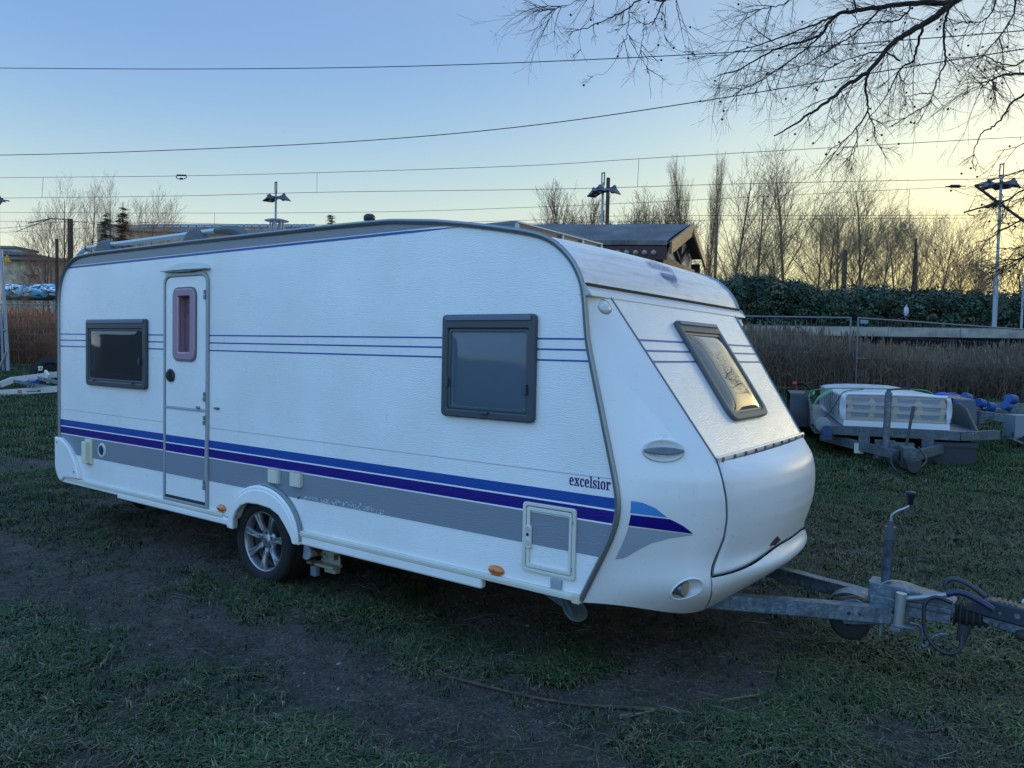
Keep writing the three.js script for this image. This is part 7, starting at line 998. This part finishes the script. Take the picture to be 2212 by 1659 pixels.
  limb([q(2330, 380, D), ...Q([[2215, 435], [2150, 480], [2110, 545], [2060, 590], [2020, 610], [1990, 670], [1978, 745], [1990, 790]], D, D - 0.3)], 0.016, 0.003, { dens: 2.4, len: 0.3, from: 0.1 });
  limb([q(2400, 200, D), ...Q([[2250, 250], [2180, 300], [2100, 290], [2030, 260], [1990, 275]], D, D)], 0.014, 0.004, { dens: 6.0, len: 0.5, from: 0.3 });
  limb([base.clone().add(V(-0.2, 4.0, 0.1)), q(2500, 700, D + 0.2), ...Q([[2300, 830], [2200, 880], [2120, 930], [2060, 960]], D, D)], 0.022, 0.004, { dens: 4.2, len: 0.42, from: 0.5 });
  limb([q(2500, 800, D), ...Q([[2300, 980], [2220, 1010], [2130, 1050], [2050, 1100], [1990, 1120]], D, D)], 0.018, 0.004, { dens: 4.2, len: 0.42, from: 0.4 });
  limb([base.clone().add(V(-0.1, 3.2, 0.1)), q(2500, 1000, D + 0.2), ...Q([[2300, 1140], [2200, 1190], [2120, 1230], [2060, 1260]], D, D)], 0.018, 0.004, { dens: 4.8, len: 0.4, from: 0.5 });
  for (let i = 0; i < 5; i++) limb(Q([[2260, 640 + i * 120], [2170, 660 + i * 118 + 30 * r()], [2080 - 40 * r(), 700 + i * 110]], D + 0.4, D), 0.008, 0.003, { dens: 4.8, len: 0.4 });
  // the tip of a higher limb hangs in at the top, left of the others
  const up0 = q(1100, -260, D), g1 = [hi, base.clone().add(V(-2.6, 8.2, -0.3)), q(1500, -480, D + 0.2), up0]; limb(g1, 0.06, 0.022, { dens: 2 });
  limb([up0, ...Q([[800, -90], [640, -20], [560, 0], [445, 0], [350, 62], [250, 106], [160, 140], [98, 146]], D, D - 0.3)], 0.018, 0.003, { dens: 4, len: 0.2, from: 0.3 });
  limb([q(700, -60, D), ...Q([[560, 0], [525, 60], [505, 100], [470, 112], [455, 120]], D, D)], 0.011, 0.004, { dens: 8, len: 0.26 }); limb(Q([[395, 28], [390, 90], [385, 150], [440, 260], [480, 330], [492, 455]], D, D - 0.1), 0.006, 0.002, { dens: 4, len: 0.24 }); limb(Q([[460, 118], [450, 200], [430, 290], [355, 405]], D, D), 0.004, 0.0015, { dens: 4, len: 0.25 }); limb(Q([[385, 160], [365, 200], [340, 260], [290, 330], [210, 352]], D, D), 0.004, 0.0015, { dens: 4, len: 0.25 });
  limb([q(600, -120, D), ...Q([[260, -40], [140, 10], [60, 40], [-20, 52]], D, D)], 0.006, 0.002, { dens: 0 }); limb(Q([[230, 0], [225, 60], [165, 150], [165, 210], [200, 290]], D, D), 0.004, 0.0015, { dens: 3, len: 0.25 }); limb(Q([[612, -10], [610, 20], [614, 48]], D, D), 0.006, 0.004, { dens: 0 });
  limb(Q([[560, 30], [555, 120], [560, 170], [600, 215], [660, 248]], D, D), 0.004, 0.0015, { dens: 4, len: 0.25 });
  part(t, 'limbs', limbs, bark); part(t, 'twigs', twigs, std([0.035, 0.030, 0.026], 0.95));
  for (const [x, y] of [[123, 69], [340, 260], [896, 20], [822, 550], [828, 511], [248, 110], [1190, 100], [1115, 455], [1240, 660], [1605, 580], [1655, 142], [1897, 137], [1670, 427], [1955, 210], [1967, 775], [1924, 800], [2146, 674], [2052, 1020], [1805, 1152], [1360, 655], [1635, 663]]) balls.push(q(x, y, D));
  const bg = new THREE.IcosahedronGeometry(0.013, 1); for (const p of balls.slice(0, 110)) { const g = bg.clone(); g.translate(p.x, p.y, p.z); part(t, 'seed_ball', g, bark); }
}
// unseen brick shed added behind the viewer's left shoulder for the rear window to mirror
{
  const shed = thing('added_brick_shed', 'unseen brown brick shed outside the picture, added for the rear side window to mirror', 'shed', V(-13.5, 0, 9.5)), br = std([0.10, 0.055, 0.035], 0.9, { map: blot });
  part(shed, 'wall', box(8, 3.6, 5, -13.5, 1.8, 9.5, 0.4), br); part(shed, 'roof', box(8.6, 0.3, 5.6, -13.5, 3.75, 9.5, 0.4), std([0.06, 0.055, 0.05], 0.9)); part(shed, 'door', box(2.2, 2.3, 0.1, -12.4, 1.15, 7.16, 0.4), std([0.05, 0.03, 0.02], 0.8));
}
renderer.render(scene, camera);
